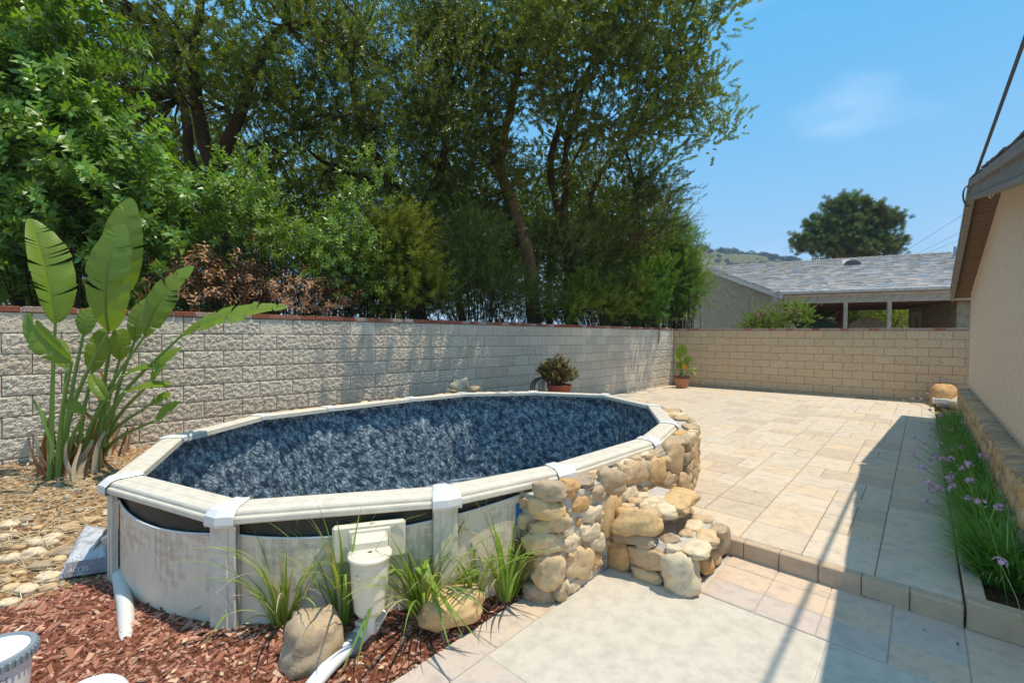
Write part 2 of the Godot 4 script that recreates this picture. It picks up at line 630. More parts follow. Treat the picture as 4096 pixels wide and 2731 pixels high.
func make_ground() -> void:
	var skip = {}
	var f = Form.new()
	f.quad(Vector3(-450, -0.85, 450), Vector3(450, -0.85, 450), Vector3(450, -0.85, -450), Vector3(-450, -0.85, -450))
	struct("ground", f.mesh(), M.dirt)
	f = Form.new()
	f.quad(W(4.0, -0.3, 15.2), W(26.0, -0.3, -1.0), W(60.0, -0.3, 40.0), W(4.0, -0.3, 60.0))
	struct("neighbour_yard", f.mesh(), M.dirt)
	# garden soil behind the block wall
	f = Form.new()
	var pts = []
	for r in 12:
		for c in 16:
			var p = G(-8.0 + c * 1.5, -6.75 - r * 1.4, 0.0)
			p.y = 0.15 + 0.12 * stone_noise.get_noise_3dv(p * 0.3)
			pts.append(p)
	f.patch(pts, 16)
	struct("garden_soil", f.mesh(), M.loam)
	# yard soil between paving, pool and wall
	var nn = noise(0.9, 41, 4)
	for which in 2:
		f = Form.new()
		pts = []
		var cols = 41
		for r in 49:
			for c in cols:
				var u = -7.0 + c * (0.15 if which == 0 else 0.0)
				var v = -2.02 - r * 0.098
				if which == 1:
					u = -1.0 + c * 0.19
					v = -5.5 - r * 0.03
				var p = G(u, v, 0)
				p.y = soil_at(p) + 0.02 * nn.get_noise_2d(p.x * 2.0, p.z * 2.0)
				if which == 1:
					p.y = 0.22 + 0.03 * nn.get_noise_2d(p.x, p.z) - smoothstep(3.2, 3.9, u) * 0.4
				var moved = out_of_pool(p)
				if moved != p:
					skip[pts.size()] = true
				pts.append(moved)
		f.patch(pts, cols, PackedVector2Array(), false, skip)
		skip = {}
		struct("yard_soil" if which == 0 else "raised_bed_soil", f.mesh(), M.dirt)

# ground never enters the pool: points inside move out to its wall
func out_of_pool(p: Vector3) -> Vector3:
	var q = to_grid(p)
	var c = Vector2(-0.29, -3.81)
	if POOL_CURVE.is_empty():
		POOL_CURVE = wall_curve(16)
	if not Geometry2D.is_point_in_polygon(q, POOL_CURVE):
		return p
	var best = POOL_CURVE[0]
	for e in POOL_CURVE:
		if e.distance_squared_to(q) < best.distance_squared_to(q):
			best = e
	return G(best.x, best.y, p.y)

func in_poly(p: Vector2, poly: PackedVector2Array) -> bool:
	return Geometry2D.is_point_in_polygon(p, poly)

func make_terraces() -> void:
	rng.seed = 101
	var gb = grid_basis()
	# bedding under the upper patio
	var f = Form.new()
	var rim = [Vector2(0.02, 0.0), Vector2(0.02, -1.9), Vector2(0.6, -1.95), Vector2(1.4, -2.2), Vector2(2.2, -2.75), Vector2(2.7, -3.6), Vector2(2.7, -4.4), Vector2(2.3, -5.0), Vector2(3.3, -5.3), Vector2(3.3, -6.4), Vector2(10.0, -6.0), Vector2(10.85, 0.0)]
	var poly = PackedVector2Array(rim)
	var bed = struct("patio", bed_mesh(poly, -0.006, -0.16), M.sand)
	# modular paving
	var cell = 0.2
	var nu = 55
	var nv = 33
	var taken = {}
	var pieces = []
	var sizes = [[2, 2], [2, 1], [3, 2], [2, 3], [2, 2], [1, 2], [3, 2], [2, 1]]
	for a in nu:
		for b in nv:
			if taken.has(Vector2i(a, b)):
				continue
			var pick: Array = [1, 1]
			for tries in 6:
				var s: Array = sizes[rng.randi() % sizes.size()]
				var ok = true
				for i in s[0]:
					for j in s[1]:
						if taken.has(Vector2i(a + i, b + j)) or a + i >= nu or b + j >= nv:
							ok = false
				if ok:
					pick = s
					break
			for i in pick[0]:
				for j in pick[1]:
					taken[Vector2i(a + i, b + j)] = true
			var u0: float = 0.085 + a * cell
			var v1: float = 0.0 - b * cell
			var mid = Vector2(u0 + pick[0] * cell / 2, v1 - pick[1] * cell / 2)
			if not in_poly(mid, poly):
				continue
			pieces.append([mid, pick])
	pieces.sort_custom(func(x, y): return x[0].x - x[0].y * 0.0 < y[0].x)
	var shared = {}
	var rest = [Form.new(), Form.new(), Form.new(), Form.new(), Form.new()]
	var count = 0
	for p in pieces:
		var h = Vector3(p[1][0] * cell / 2 - 0.0028, 0.03, p[1][1] * cell / 2 - 0.0028)
		var lift = rng.randf_range(-0.0015, 0.0015)
		var tone = rng.randi() % 5
		var at = G(p[0].x, p[0].y, lift - 0.03)
		if count < 298:
			var key = str(p[1])
			if not shared.has(key):
				shared[key] = boxmesh(Vector3.ZERO, Basis.IDENTITY, h, 0.004)
			part(bed, "paver", shared[key], M["paver%d" % tone], Transform3D(gb, at))
		else:
			rest[tone].box(at, gb, h, 0.004)
		count += 1
	for k in 5:
		if rest[k].v.size():
			part(bed, "far_pavers", rest[k].mesh(), M["paver%d" % k]).set_meta("kind", "stuff")
	# risers of the step: blocks on edge
	var step = struct("patio_step", boxmesh(G(0.06, -0.63, -0.075), gb, Vector3(0.025, 0.07, 0.63)), M.sand)
	for k in 6:
		var v1 = -0.003 - k * 0.2295
		var wid = 0.2255 if k < 5 else 0.115
		part(step, "riser_block", boxmesh(Vector3.ZERO, Basis.IDENTITY, Vector3(0.0385, 0.0645, wid / 2), 0.006), M.riser, Transform3D(gb.rotated(Vector3.UP, rng.randf_range(-0.006, 0.006)), G(0.041 + rng.randf_range(-0.002, 0.002), v1 - wid / 2, -0.0635)))
	# lower terrace: strip of pavers, concrete pad, border pavers
	var low = struct("lower_terrace", bed_mesh(PackedVector2Array([Vector2(0.05, 2.6), Vector2(0.05, -1.26), Vector2(-0.7, -1.3), Vector2(-0.9, -2.015), Vector2(-6.0, -2.015), Vector2(-6.0, -9.0), Vector2(-16.0, -9.0), Vector2(-16.0, 5.0), Vector2(-2.0, 5.0), Vector2(-2.0, 2.6)]), LOW - 0.008, LOW - 0.14), M.concrete)  # carried on unseen behind the camera, added for the light it bounces
	var rows = [[0.03, -0.165], [-0.168, -0.402], [-0.405, -0.645]]
	for r in 3:
		for k in 11:
			var v0 = 1.83 - k * 0.3055 + (0.0 if r < 3 else 0.1)
			if v0 - 0.3 < -1.5 :
				continue
			var w = 0.3025
			var wu: float = rows[r][0] - rows[r][1]
			part(low, "paver", boxmesh(Vector3.ZERO, Basis.IDENTITY, Vector3(wu / 2, 0.03, w / 2), 0.004), M["strip%d" % (rng.randi() % 3)], Transform3D(gb, G((rows[r][0] + rows[r][1]) / 2, v0 - 0.15 - 0.0015 + 0.003, LOW - 0.03 + rng.randf_range(-0.001, 0.001))))
	for slab in [[-0.652, -1.975, -0.568, -1.812], [-0.652, -1.975, 2.5, -0.556]]:
		var h = Vector3((slab[0] - slab[1]) / 2, 0.04, (slab[2] - slab[3]) / 2)
		part(low, "concrete_slab", boxmesh(Vector3.ZERO, Basis.IDENTITY, h, 0.005), M.concrete, Transform3D(gb, G((slab[0] + slab[1]) / 2, (slab[2] + slab[3]) / 2, LOW - 0.044)))
	for k in 10:
		var u0 = -1.292 - k * 0.305
		if k == 0:
			part(low, "border_paver", boxmesh(Vector3.ZERO, Basis.IDENTITY, Vector3(0.100, 0.03, 0.099), 0.004), M.strip1, Transform3D(gb, G(-1.495, -1.914, LOW - 0.03)))
			continue
		part(low, "border_paver", boxmesh(Vector3.ZERO, Basis.IDENTITY, Vector3(0.151, 0.03, 0.099), 0.004), M["strip%d" % (rng.randi() % 3)], Transform3D(gb, G(u0 - 0.1525, -1.914, LOW - 0.03 + rng.randf_range(-0.001, 0.001))))
	for a in 6:
		for b in 8:
			part(low, "paver", boxmesh(Vector3.ZERO, Basis.IDENTITY, Vector3(0.151, 0.03, 0.226), 0.004), M["strip%d" % (rng.randi() % 3)], Transform3D(gb, G(-1.981 - a * 0.305 - 0.1525, -1.581 + b * 0.455 - (0.2 if a % 2 else 0.0), LOW - 0.03 + rng.randf_range(-0.001, 0.001))))

func bed_mesh(poly: PackedVector2Array, top: float, bottom: float) -> ArrayMesh:
	var f = Form.new()
	var tris = Geometry2D.triangulate_polygon(poly)
	for k in range(0, tris.size(), 3):
		var a = G(poly[tris[k]].x, poly[tris[k]].y, top)
		var b = G(poly[tris[k + 1]].x, poly[tris[k + 1]].y, top)
		var c = G(poly[tris[k + 2]].x, poly[tris[k + 2]].y, top)
		if (b - a).cross(c - a).y > 0:
			f.flat(a, b, c)
		else:
			f.flat(a, c, b)
	for k in poly.size():
		var p = poly[k]
		var q = poly[(k + 1) % poly.size()]
		f.quad(G(p.x, p.y, bottom), G(q.x, q.y, bottom), G(q.x, q.y, top), G(p.x, p.y, top))
	return f.mesh()

# ---------- block walls ----------
func rough_block(w: float, h: float, deep: float, amp: float, sd: int) -> ArrayMesh:
	# front face at z = 0 looking to +z, back at -deep; x along, y up, centred
	var f = Form.new()
	var nn = noise(13.0, sd, 4)
	var n2 = noise(58.0, sd + 50, 3)
	var cols = 41
	var rws = 21
	var pts = []
	for r in rws:
		for c in cols:
			var x = (float(c) / (cols - 1) - 0.5) * w
			var y = (float(r) / (rws - 1) - 0.5) * h
			var e = clampf(minf(minf(c, cols - 1 - c) / 1.6, minf(r, rws - 1 - r) / 1.4), 0, 1)
			var z = amp * (0.25 + 0.9 * nn.get_noise_2d(x, y) + 1.0 * n2.get_noise_2d(x, y)) * (0.25 + 0.75 * e) - amp * 0.25 * (1.0 - e)
			pts.append(Vector3(x, y, z))
	f.patch(pts, cols)
	f.smooth()
	for s in [[0, 1], [1, 0], [0, -1], [-1, 0]]:
		var o = Vector3(s[0] * w / 2, s[1] * h / 2, -deep / 2)
		var t = Vector3(s[1] * w / 2, -s[0] * h / 2, 0)
		var d = Vector3(0, 0, deep / 2 - 0.002)
		f.quad(o + t + d, o + t - d, o - t - d, o - t + d)
	return f.mesh()

func make_block_walls() -> void:
	rng.seed = 202
	var wide = 0.3975
	var high = 0.1945
	var variants = []
	var halves = []
	var smooths = []
	for k in 7:
		variants.append(rough_block(wide, high, 0.19, 0.0125, 300 + k))
		smooths.append(rough_block(wide, high, 0.19, 0.006, 400 + k))
	for k in 3:
		halves.append(rough_block(0.194, high, 0.19, 0.012, 340 + k))
	var bricks = []
	for k in 4:
		bricks.append(boxmesh(Vector3.ZERO, Basis.IDENTITY, Vector3(0.0965 - 0.002 * k, 0.028, 0.11), 0.005))
	# [name, label, start, angle, from, to, bottom of the top course, courses, material, mortar]
	var walls = [
		["block_wall", "long grey split-face block wall under the oaks with brick coping", -3.71757, 5.44017, 0.774529, -5.69, 12.19, 1.4887, 9, "blockl", "mortar"],
		["block_wall", "tan block wall with stained brick coping in front of neighbouring house", 5.33288, 13.78514, -0.629889, -0.42, 9.4, 1.4774, 9, "blockb", "joint_back"],
	]
	for w in walls:
		var dir = Vector3(cos(w[4]), 0, -sin(w[4]))
		var face = dir.cross(Vector3.UP).normalized()
		if face.z < 0:
			face = -face
		var b = Basis(dir, Vector3.UP, face)
		if b.determinant() < 0:
			b = Basis(-dir, Vector3.UP, face)
		var start = W(w[2], 0, w[3])
		var mid = start + dir * ((w[5] + w[6]) / 2)
		var t = thing(w[0], w[1], "wall", Vector3(mid.x, 0, mid.z))
		var low: float = w[7] - 0.2032 * (w[8] - 1)
		var top: float = w[7] + 0.2032
		part(t, "mortar_core", boxmesh(mid + Vector3.UP * (low + top) / 2 - face * 0.104, b, Vector3((w[6] - w[5]) / 2, (top - low) / 2 - 0.003, 0.094)), M[w[10]])
		for r in w[8]:
			var y: float = w[7] - 0.2032 * (r - 1) - 0.1016
			var off = 0.0 if r % 2 == (1 if w[9] == "blockl" else 0) else 0.2032
			if w[9] == "blockb":
				off = 0.2032 - off
			var k0 = floori((w[5] - off) / 0.4064 - 0.01)
			for k in range(k0, 60):
				var c: float = off + k * 0.4064 + 0.2032
				var a0 = c - 0.2032
				var a1 = c + 0.2032
				if a0 >= w[6] - 0.02:
					break
				if a1 <= w[5] + 0.02:
					continue
				var mesh: Mesh = variants[rng.randi() % 7]
				if w[9] == "blockb" and rng.randf() < 0.72:
					mesh = smooths[rng.randi() % 7]
				if w[9] == "blockl" and r == 0 and rng.randf() < 0.6:
					mesh = smooths[rng.randi() % 7]
				if a0 < w[5] - 0.02:
					c = (w[5] + a1) / 2
					mesh = halves[rng.randi() % 3]
				elif a1 > w[6] + 0.02:
					c = (a0 + w[6]) / 2
					mesh = halves[rng.randi() % 3]
				part(t, "block", mesh, M["%s%d" % [w[9], rng.randi() % 3]], Transform3D(b, start + dir * c + Vector3.UP * y + face * rng.randf_range(-0.002, 0.002)))
		var n = int((w[6] - w[5]) / 0.2)
		for k in n:
			var m: String = ["brick0", "brick0", "brick1", "brick2"][rng.randi() % 4]
			if w[9] == "blockb":
				m = ["brick0", "brick1", "brick2", "brick2"][rng.randi() % 4]
			part(t, "coping_brick", bricks[rng.randi() % 4], M[m], Transform3D(b, start + dir * (w[5] + (k + 0.5) * 0.2) + Vector3.UP * (top + 0.031 + rng.randf_range(-0.001, 0.001)) - face * (0.092 + rng.randf_range(-0.004, 0.004))))
		part(t, "coping_mortar", boxmesh(mid + Vector3.UP * (top + 0.026) - face * 0.095, b, Vector3((w[6] - w[5]) / 2, 0.024, 0.098)), M.cement)

# ---------- the house on the right: gable wall, stone wainscot, rake, soffit, shingles ----------
func make_house() -> void:
	rng.seed = 303
	var gb = grid_basis()
	var t = thing("stucco_house", "beige stucco gable house wall with stone wainscot and weathered eaves", "house", G(3.9, 3.0, 0))
	var wall_v = 0.43
	var u_far = 8.12
	var u_near = -0.4
	var u_peak = 3.92
	var pk = 3.17       # wall height at the ridge
	var ev = 2.33       # wall height at the far corner
	var sl = (pk - ev) / (u_far - u_peak)
	var near_h = pk - sl * (u_peak - u_near)
	# gable wall with thickness
	var f = Form.new()
	var prof = [[u_far, -0.2], [u_far, ev], [u_peak, pk], [u_near, near_h], [u_near, -0.2]]
	for side in [wall_v, wall_v + 0.2]:
		var a = G(u_far, side, -0.2)
		for k in range(1, 4):
			if side == wall_v:
				f.flat(a, G(prof[k][0], side, prof[k][1]), G(prof[k + 1][0], side, prof[k + 1][1]))
			else:
				f.flat(a, G(prof[k + 1][0], side, prof[k + 1][1]), G(prof[k][0], side, prof[k][1]))
	part(t, "gable_wall", f.mesh(), M.stucco)
	# far end and near end walls close the body
	for e in [[u_far, ev], [u_near, near_h]]:
		part(t, "end_wall", boxmesh(G(e[0] - 0.1 * signf(e[0] - 3), 4.0, (e[1] - 0.2) / 2), gb, Vector3(0.1, (e[1] + 0.2) / 2, 3.56)), M.stucco)
	# roof: two slopes
	var rake_v = 0.215
	var over = 0.35
	for s in [1.0, -1.0]:
		var u_eave: float = (u_far + over) if s > 0 else (u_near - over)
		var h_eave: float = pk - sl * absf(u_eave - u_peak)
		var run = Vector3(0, h_eave - pk, 0) + (G(u_eave, 0, 0) - G(u_peak, 0, 0))
		var dir = run.normalized()
		var across = Vector3(ACROSS.x, 0, -ACROSS.y).normalized()
		var up = across.cross(dir)
		if up.y < 0:
			up = -up
		var len = run.length()
		var bs = Basis(dir, up, dir.cross(up))
		# soffit boards run across the overhang
		var nb = int(len / 0.14)
		for k in nb:
			var c = G(u_peak, 0, pk) + dir * ((k + 0.5) * len / nb)
			var q = c + across * ((rake_v + wall_v) / 2 + 0.01) + up * (0.012 + rng.randf_range(-0.0015, 0.0015))
			part(t, "soffit_board", boxmesh(Vector3.ZERO, Basis.IDENTITY, Vector3(len / nb / 2 - 0.003, 0.009, (wall_v - rake_v) / 2 + 0.02), 0.003), M.soffit, Transform3D(bs, q))
		part(t, "roof_deck", boxmesh(G(u_peak, 0, pk) + run / 2 + across * (rake_v + 3.9) + up * 0.11, bs, Vector3(len / 2, 0.03, 3.9)), M.soffit)
		# rake fascia: wide board, trim board above it
		part(t, "rake_board", boxmesh(G(u_peak, 0, pk) + run / 2 + across * (rake_v - 0.012) + up * 0.055, bs, Vector3(len / 2 - 0.001, 0.112, 0.017), 0.004), M.fascia)
		part(t, "rake_trim", boxmesh(G(u_peak, 0, pk) + run / 2 + across * (rake_v - 0.04) + up * 0.135, bs, Vector3(len / 2 - 0.003, 0.036, 0.013), 0.003), M.fascia)
		part(t, "rake_foot_trim", boxmesh(G(u_peak, 0, pk) + run / 2 + across * (rake_v - 0.038) + up * -0.035, bs, Vector3(len / 2 - 0.004, 0.018, 0.010), 0.003), M.fascia)
		# shingle courses, each a thin slab lapping the one below
		var sh = Form.new()
		sh.colored = true
		var nc = int(len / 0.14)
		for k in nc:
			var along = (k + 0.5) * len / nc
			for j in 26:
				var cv = rake_v - 0.05 + (j + 0.5) * 0.3
				var tone = rng.randf_range(0.09, 0.17)
				sh.tint = Color(tone, tone * 0.93, tone * 0.84)
				sh.box(G(u_peak, 0, pk) + dir * along + across * cv + up * (0.185 + rng.randf_range(0.0, 0.02)), bs, Vector3(len / nc / 2 + 0.012, 0.008, 0.146))
		part(t, "shingles", sh.mesh(), M.chip).set_meta("kind", "stuff")
	# stone wainscot along the wall foot
	var base = part(t, "stone_base", boxmesh(G((u_far - 0.4) / 2 + 0.08, 0.375, 0.2), gb, Vector3(u_far / 2 - 0.12, 0.36, 0.055)), M.cement)
	var lumps = []
	for k in 6:
		lumps.append(lump(Vector3.ONE, 60.0 + k, 0.2, 2.8, 10, 6))
	for row in 4:
		var u = u_far - 0.05
		while u > 0.8:
			var w = rng.randf_range(0.07, 0.19)
			var h = rng.randf_range(0.055, 0.085)
			var y = 0.06 + row * 0.148 + rng.randf_range(-0.012, 0.012)
			var tr = Transform3D(gb.rotated(Vector3(ACROSS.x, 0, -ACROSS.y).normalized(), rng.randf_range(-0.25, 0.25)) * Basis.from_scale(Vector3(w * 0.54, h * 1.12, 0.045)), G(u - w / 2, 0.318, y))
			sub(base, "stone", lumps[rng.randi() % 6], M["stone%d" % [0, 1, 2, 4, 5, 6][rng.randi() % 6]], tr)
			u -= w
	var u = u_far
	while u > 0.8:     # ledge stones on top
		var w = rng.randf_range(0.10, 0.24)
		sub(base, "ledge_stone", lumps[rng.randi() % 6], M["stone%d" % [2, 5, 0, 2][rng.randi() % 4]], Transform3D(gb * Basis.from_scale(Vector3(w * 0.55, 0.03, 0.085)), G(u - w / 2, 0.368, 0.572 + rng.randf_range(-0.006, 0.006))))
		u -= w
	# service cable: drop wire from above, loop under the rake, white leftover coil
	var peak = G(u_peak - 0.05, rake_v - 0.02, pk + 0.12)
	var far_end = peak + (W(4.27, 3.95, 3.84) - peak) * 3.0
	var path = PackedVector3Array()
	for k in 25:
		var q = k / 24.0
		path.append(peak.lerp(far_end, q) - Vector3.UP * 0.10 * q * (1.0 - q))
	f = Form.new()
	f.tube(path, PackedFloat32Array([0.015]), 6)
	solo("service_wire", f.mesh(), mat(Color(0.09, 0.095, 0.10), 0.6), "thin black service wire rising from the gable peak of the house", "wire")
	var loop = PackedVector3Array()
	for k in 15:
		var a = k / 14.0 * PI
		loop.append(G(u_peak - 0.06 - 0.10 * sin(a), rake_v - 0.05 - 0.05 * sin(a), pk + 0.10 - 0.14 * (1 - cos(a)) / 1.2))
	f = Form.new()
	f.tube(loop, PackedFloat32Array([0.009]), 6)
	part(t, "cable_loop", f.mesh(), mat(Color(0.05, 0.05, 0.055), 0.6))
	var coil = PackedVector3Array()
	for k in 40:
		var a = k / 40.0 * TAU * 2.6
		coil.append(G(u_peak - 0.25 + 0.13 * cos(a), 0.33 + 0.03 * sin(a * 0.7), pk - 0.06 + 0.035 * sin(a * 1.3)))
	f = Form.new()
	f.tube(coil, PackedFloat32Array([0.007]), 6)
	part(t, "wire_coil", f.mesh(), mat(Color(0.62, 0.58, 0.48), 0.6))

# a mesh in world coordinates under a part that already hangs under a thing
func sub(parent: Node3D, called: String, mesh: Mesh, m: Material, pose: Transform3D) -> MeshInstance3D:
	return part(parent, called, mesh, m, pose)

# ---------- the neighbouring house behind the far wall ----------
func make_neighbour() -> void:
	rng.seed = 404
	var el = at_depth(3120, 1169, 16.1)     # left end of the eave
	var er = at_depth(3815, 1146, 13.9)
	var along = Vector3(er.x - el.x, 0, er.z - el.z).normalized()
	el.y = 3.1
	var rl = at_depth(2838, 1071, 22.3)     # left end of the ridge
	rl.y = 4.9
	var eave_len = 9.0
	var t = thing("neighbour_house", "low olive stucco house with long grey shingle roof behind tan wall", "house", Vector3(el.x, -0.3, el.z))
	var back = Vector3(rl.x - el.x, 0, rl.z - el.z)
	var out = along.cross(Vector3.UP).normalized()
	if out.z < 0:
		out = -out
	# roof plane with shingle courses
	var slope = rl - el
	var e0 = el - slope.normalized() * 0.05
	var f = Form.new()
	var nn = along.cross(slope).normalized()
	if nn.y < 0:
		nn = -nn
	f.quad(e0 - nn * 0.12, e0 - nn * 0.12 + along * eave_len, rl - nn * 0.12 + along * eave_len, rl - nn * 0.12)
	f.quad(e0 - nn * 0.02, e0 - nn * 0.02 + along * eave_len, rl - nn * 0.02 + along * eave_len, rl - nn * 0.02)
	# rear slope
	var bk = back.normalized() * 5.0
	f.quad(rl - nn * 0.02 + along * eave_len, rl - nn * 0.02, rl + bk - Vector3.UP * 1.4, rl + bk - Vector3.UP * 1.4 + along * eave_len)
	part(t, "roof", f.mesh(), M.trim)
	f = Form.new()
	f.colored = true
	var sd = slope.normalized()
	var courses = 44
	var cw = slope.length() / courses
	for k in courses:
		var x = -0.06 - rng.randf() * 0.3
		while x < eave_len:
			var w = rng.randf_range(0.13, 0.34)
			var q = rng.randf_range(0.50, 0.62)
			var warm = rng.randf_range(0.86, 1.14)
			if rng.randf() < 0.22:
				q *= 0.72
			f.tint = Color(q * warm * 1.03, q * 0.97, q * 0.93 / warm)
			var lift = 0.006 * (1 if rng.randf() < 0.5 else 0)
			var a = el + along * maxf(x, -0.06) + sd * (k * cw - 0.03)
			var b = el + along * minf(x + w - 0.004, eave_len) + sd * (k * cw - 0.03)
			var tp = sd * (cw + 0.05)
			var lo = nn * (0.028 + lift)
			f.quad(a + lo, b + lo, b + tp + nn * 0.006, a + tp + nn * 0.006)
			f.tint = f.tint * 0.6  # dark butt edges, deepened to paint in the shadow line under each course
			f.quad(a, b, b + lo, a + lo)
			x += w
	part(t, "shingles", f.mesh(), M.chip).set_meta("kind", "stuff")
	# ridge caps
	for k in 37:
		var c = rl + along * (k * 0.24 + 0.1) + Vector3.UP * 0.03
		var bb = Basis(along, nn, along.cross(nn)).rotated(along.cross(nn).normalized(), 0.09)
		part(t, "ridge_cap", boxmesh(Vector3.ZERO, Basis.IDENTITY, Vector3(0.13, 0.012, 0.11), 0.003), M.neigh_cap if M.has("neigh_cap") else cap_mat(), Transform3D(bb, c))
	# gable wall and rake board on the left
	f = Form.new()
	var top = el + Vector3.DOWN * 0.12
	var peak = rl + Vector3.DOWN * 0.14
	var far = rl + back * 0.9 + Vector3.DOWN * 1.7
	for q in [[top, peak], [peak, far]]:
		var a: Vector3 = q[1] + along * 0.12
		var b: Vector3 = q[0] + along * 0.12
		f.quad(Vector3(a.x, -0.3, a.z), Vector3(b.x, -0.3, b.z), b, a)
	part(t, "gable_wall", f.mesh(), M.stucco_green)
	f = Form.new()
	var side = -along
	for q in [[el - sd * 0.12, rl]]:
		var a: Vector3 = q[0]
		var b: Vector3 = q[1]
		var w = Vector3.DOWN * 0.22
		f.quad(b + side * 0.02, a + side * 0.02, a + w + side * 0.02, b + w + side * 0.02)
		f.quad(a + side * 0.02, a + along * 0.05, a + w + along * 0.05, a + w + side * 0.02)
		f.quad(a + w + side * 0.02, b + w + side * 0.02, b + w + along * 0.16, a + w + along * 0.16)
	part(t, "rake_board", f.mesh(), M.white_paint)
	# gutter, beam, posts
	var gt = Form.new()
	var ga = el + out * 0.06 + Vector3.DOWN * 0.03
	gt.bar(ga, ga + along * eave_len, Vector3.UP, 0.115, 0.10, 0.018)
	part(t, "gutter", gt.mesh(), M.white_paint)
	gt = Form.new()
	gt.bar(ga - out * 0.10 + Vector3.DOWN * 0.07 - along * 0.03, ga - out * 0.10 + Vector3.DOWN * 0.07 + along * eave_len, Vector3.UP, 0.15, 0.04, 0.004)
	part(t, "eave_board", gt.mesh(), M.white_paint)
	gt = Form.new()
	var bm = el - out * 0.12 + Vector3.DOWN * 0.29
	gt.bar(bm - along * 0.25, bm + along * (eave_len + 2.0), Vector3.UP, 0.26, 0.12, 0.006)
	part(t, "beam", gt.mesh(), M.trim)
	var base_y = -0.3
	for px in [3383.0, 3558.0]:
		var p = on_plane(px, 1250, bm, out)
		var q = Form.new()
		q.bar(Vector3(p.x, base_y, p.z), Vector3(p.x, bm.y - 0.12, p.z), along, 0.11, 0.11, 0.005)
		part(t, "porch_post", q.mesh(), M.trim)
	# porch ceiling, back beam, inner walls
	var deep = -out * 4.2
	f = Form.new()
	var ce = bm + Vector3.DOWN * 0.08
	f.quad(ce - along * 0.2, ce + along * 8.0, ce + along * 8.0 + deep, ce - along * 0.2 + deep)
	for k in 5:
		var b2 = Form.new()
		b2.bar(ce + deep * (0.15 + 0.19 * k) + Vector3.DOWN * 0.06, ce + deep * (0.15 + 0.19 * k) + along * 8.0 + Vector3.DOWN * 0.06, Vector3.UP, 0.05, 0.05)
		part(t, "rafter", b2.mesh(), M.soffit)
	part(t, "porch_ceiling", f.mesh(), M.soffit)
	gt = Form.new()
	gt.bar(ce + deep + Vector3.DOWN * 0.045, ce + deep + along * 8.0 + Vector3.DOWN * 0.045, Vector3.UP, 0.12, 0.12, 0.0)
	part(t, "rear_beam", gt.mesh(), M.soffit)
	# end wall of the porch on the right, seen past the posts
	var pr = on_plane(3636, 1280, bm + deep * 0.95, out)
	var pr2 = on_plane(3828, 1280, bm + deep * 0.05, out)
	f = Form.new()
	f.quad(Vector3(pr.x, base_y, pr.z), Vector3(pr2.x, base_y, pr2.z), Vector3(pr2.x, ce.y, pr2.z), Vector3(pr.x, ce.y, pr.z))
	part(t, "porch_end_wall", f.mesh(), M.stucco_green)
	var wn = (pr2 - pr)
	wn.y = 0
	wn = wn.normalized()
	f = Form.new()
	f.quad(Vector3(pr2.x, base_y, pr2.z), Vector3(pr2.x, base_y, pr2.z) + along * 3.0, Vector3(pr2.x, ce.y, pr2.z) + along * 3.0, Vector3(pr2.x, ce.y, pr2.z))
	part(t, "front_wall", f.mesh(), M.stucco_green)
	# door frame on the porch end wall
	var face = wn.cross(Vector3.UP)
	if face.dot(Vector3(pr.x, 0, pr.z)) > 0:
		face = -face
	var d0 = on_plane(3657, 1300, pr + face * 0.03, face)
	var d1 = on_plane(3682, 1300, pr + face * 0.03, face)
	var dtop = on_plane(3668, 1254, pr + face * 0.03, face)
	var door = Form.new()
	door.bar(Vector3(d0.x, base_y, d0.z), Vector3(d0.x, dtop.y, d0.z), wn, 0.10, 0.05)
	door.bar(Vector3(d1.x, base_y, d1.z), Vector3(d1.x, dtop.y, d1.z), wn, 0.10, 0.05)
	door.bar(Vector3(d0.x, dtop.y, d0.z) - wn * 0.08, Vector3(d1.x, dtop.y, d1.z) + wn * 0.08, Vector3.UP, 0.14, 0.07)
	part(t, "door_frame", door.mesh(), M.trim)
	# turtle vent and vent pipe on the roof
	var vp = on_plane(3410, 1060, el, nn)
	var vent = Form.new()
	var vb = Basis(along, Vector3.UP, along.cross(Vector3.UP))
	var arc = []
	for k in 13:
		var a = PI * k / 12
		arc.append(along * cos(a) * 0.34 + Vector3.UP * sin(a) * 0.30)
	for k in 12:
		var o = out * 0.12 - Vector3.UP * 0.06
		vent.quad(vp + arc[k] + o, vp + arc[k + 1] + o, vp + arc[k + 1] * 0.96 - out * 1.0 + Vector3.UP * 0.1, vp + arc[k] * 0.96 - out * 1.0 + Vector3.UP * 0.1)
		vent.quad(vp + arc[k] + o, vp + arc[k] * 0.88 + o, vp + arc[k + 1] * 0.88 + o, vp + arc[k + 1] + o)
	var vn = part(t, "roof_vent", vent.mesh(), M.white_paint)
	for k in 5:
		var y = 0.02 + k * 0.052
		var hw = 0.32 * sqrt(maxf(0.05, 1.0 - pow(y / 0.29, 2)))
		var s = Form.new()
		s.bar(vp + out * 0.115 - along * hw + Vector3.UP * (y - 0.06), vp + out * 0.115 + along * hw + Vector3.UP * (y - 0.06), out + Vector3.DOWN * 0.6, 0.04, 0.012)
		part(vn, "louvre", s.mesh(), M.fascia)
	var inside = Form.new()
	inside.quad(vp + out * 0.06 - along * 0.3 - Vector3.UP * 0.05, vp + out * 0.06 + along * 0.3 - Vector3.UP * 0.05, vp + out * 0.06 + along * 0.2 + Vector3.UP * 0.2, vp + out * 0.06 - along * 0.2 + Vector3.UP * 0.2)
	part(vn, "vent_back", inside.mesh(), M.soffit)
	var pp = on_plane(3821, 1035, el, nn)
	var pipe = Form.new()
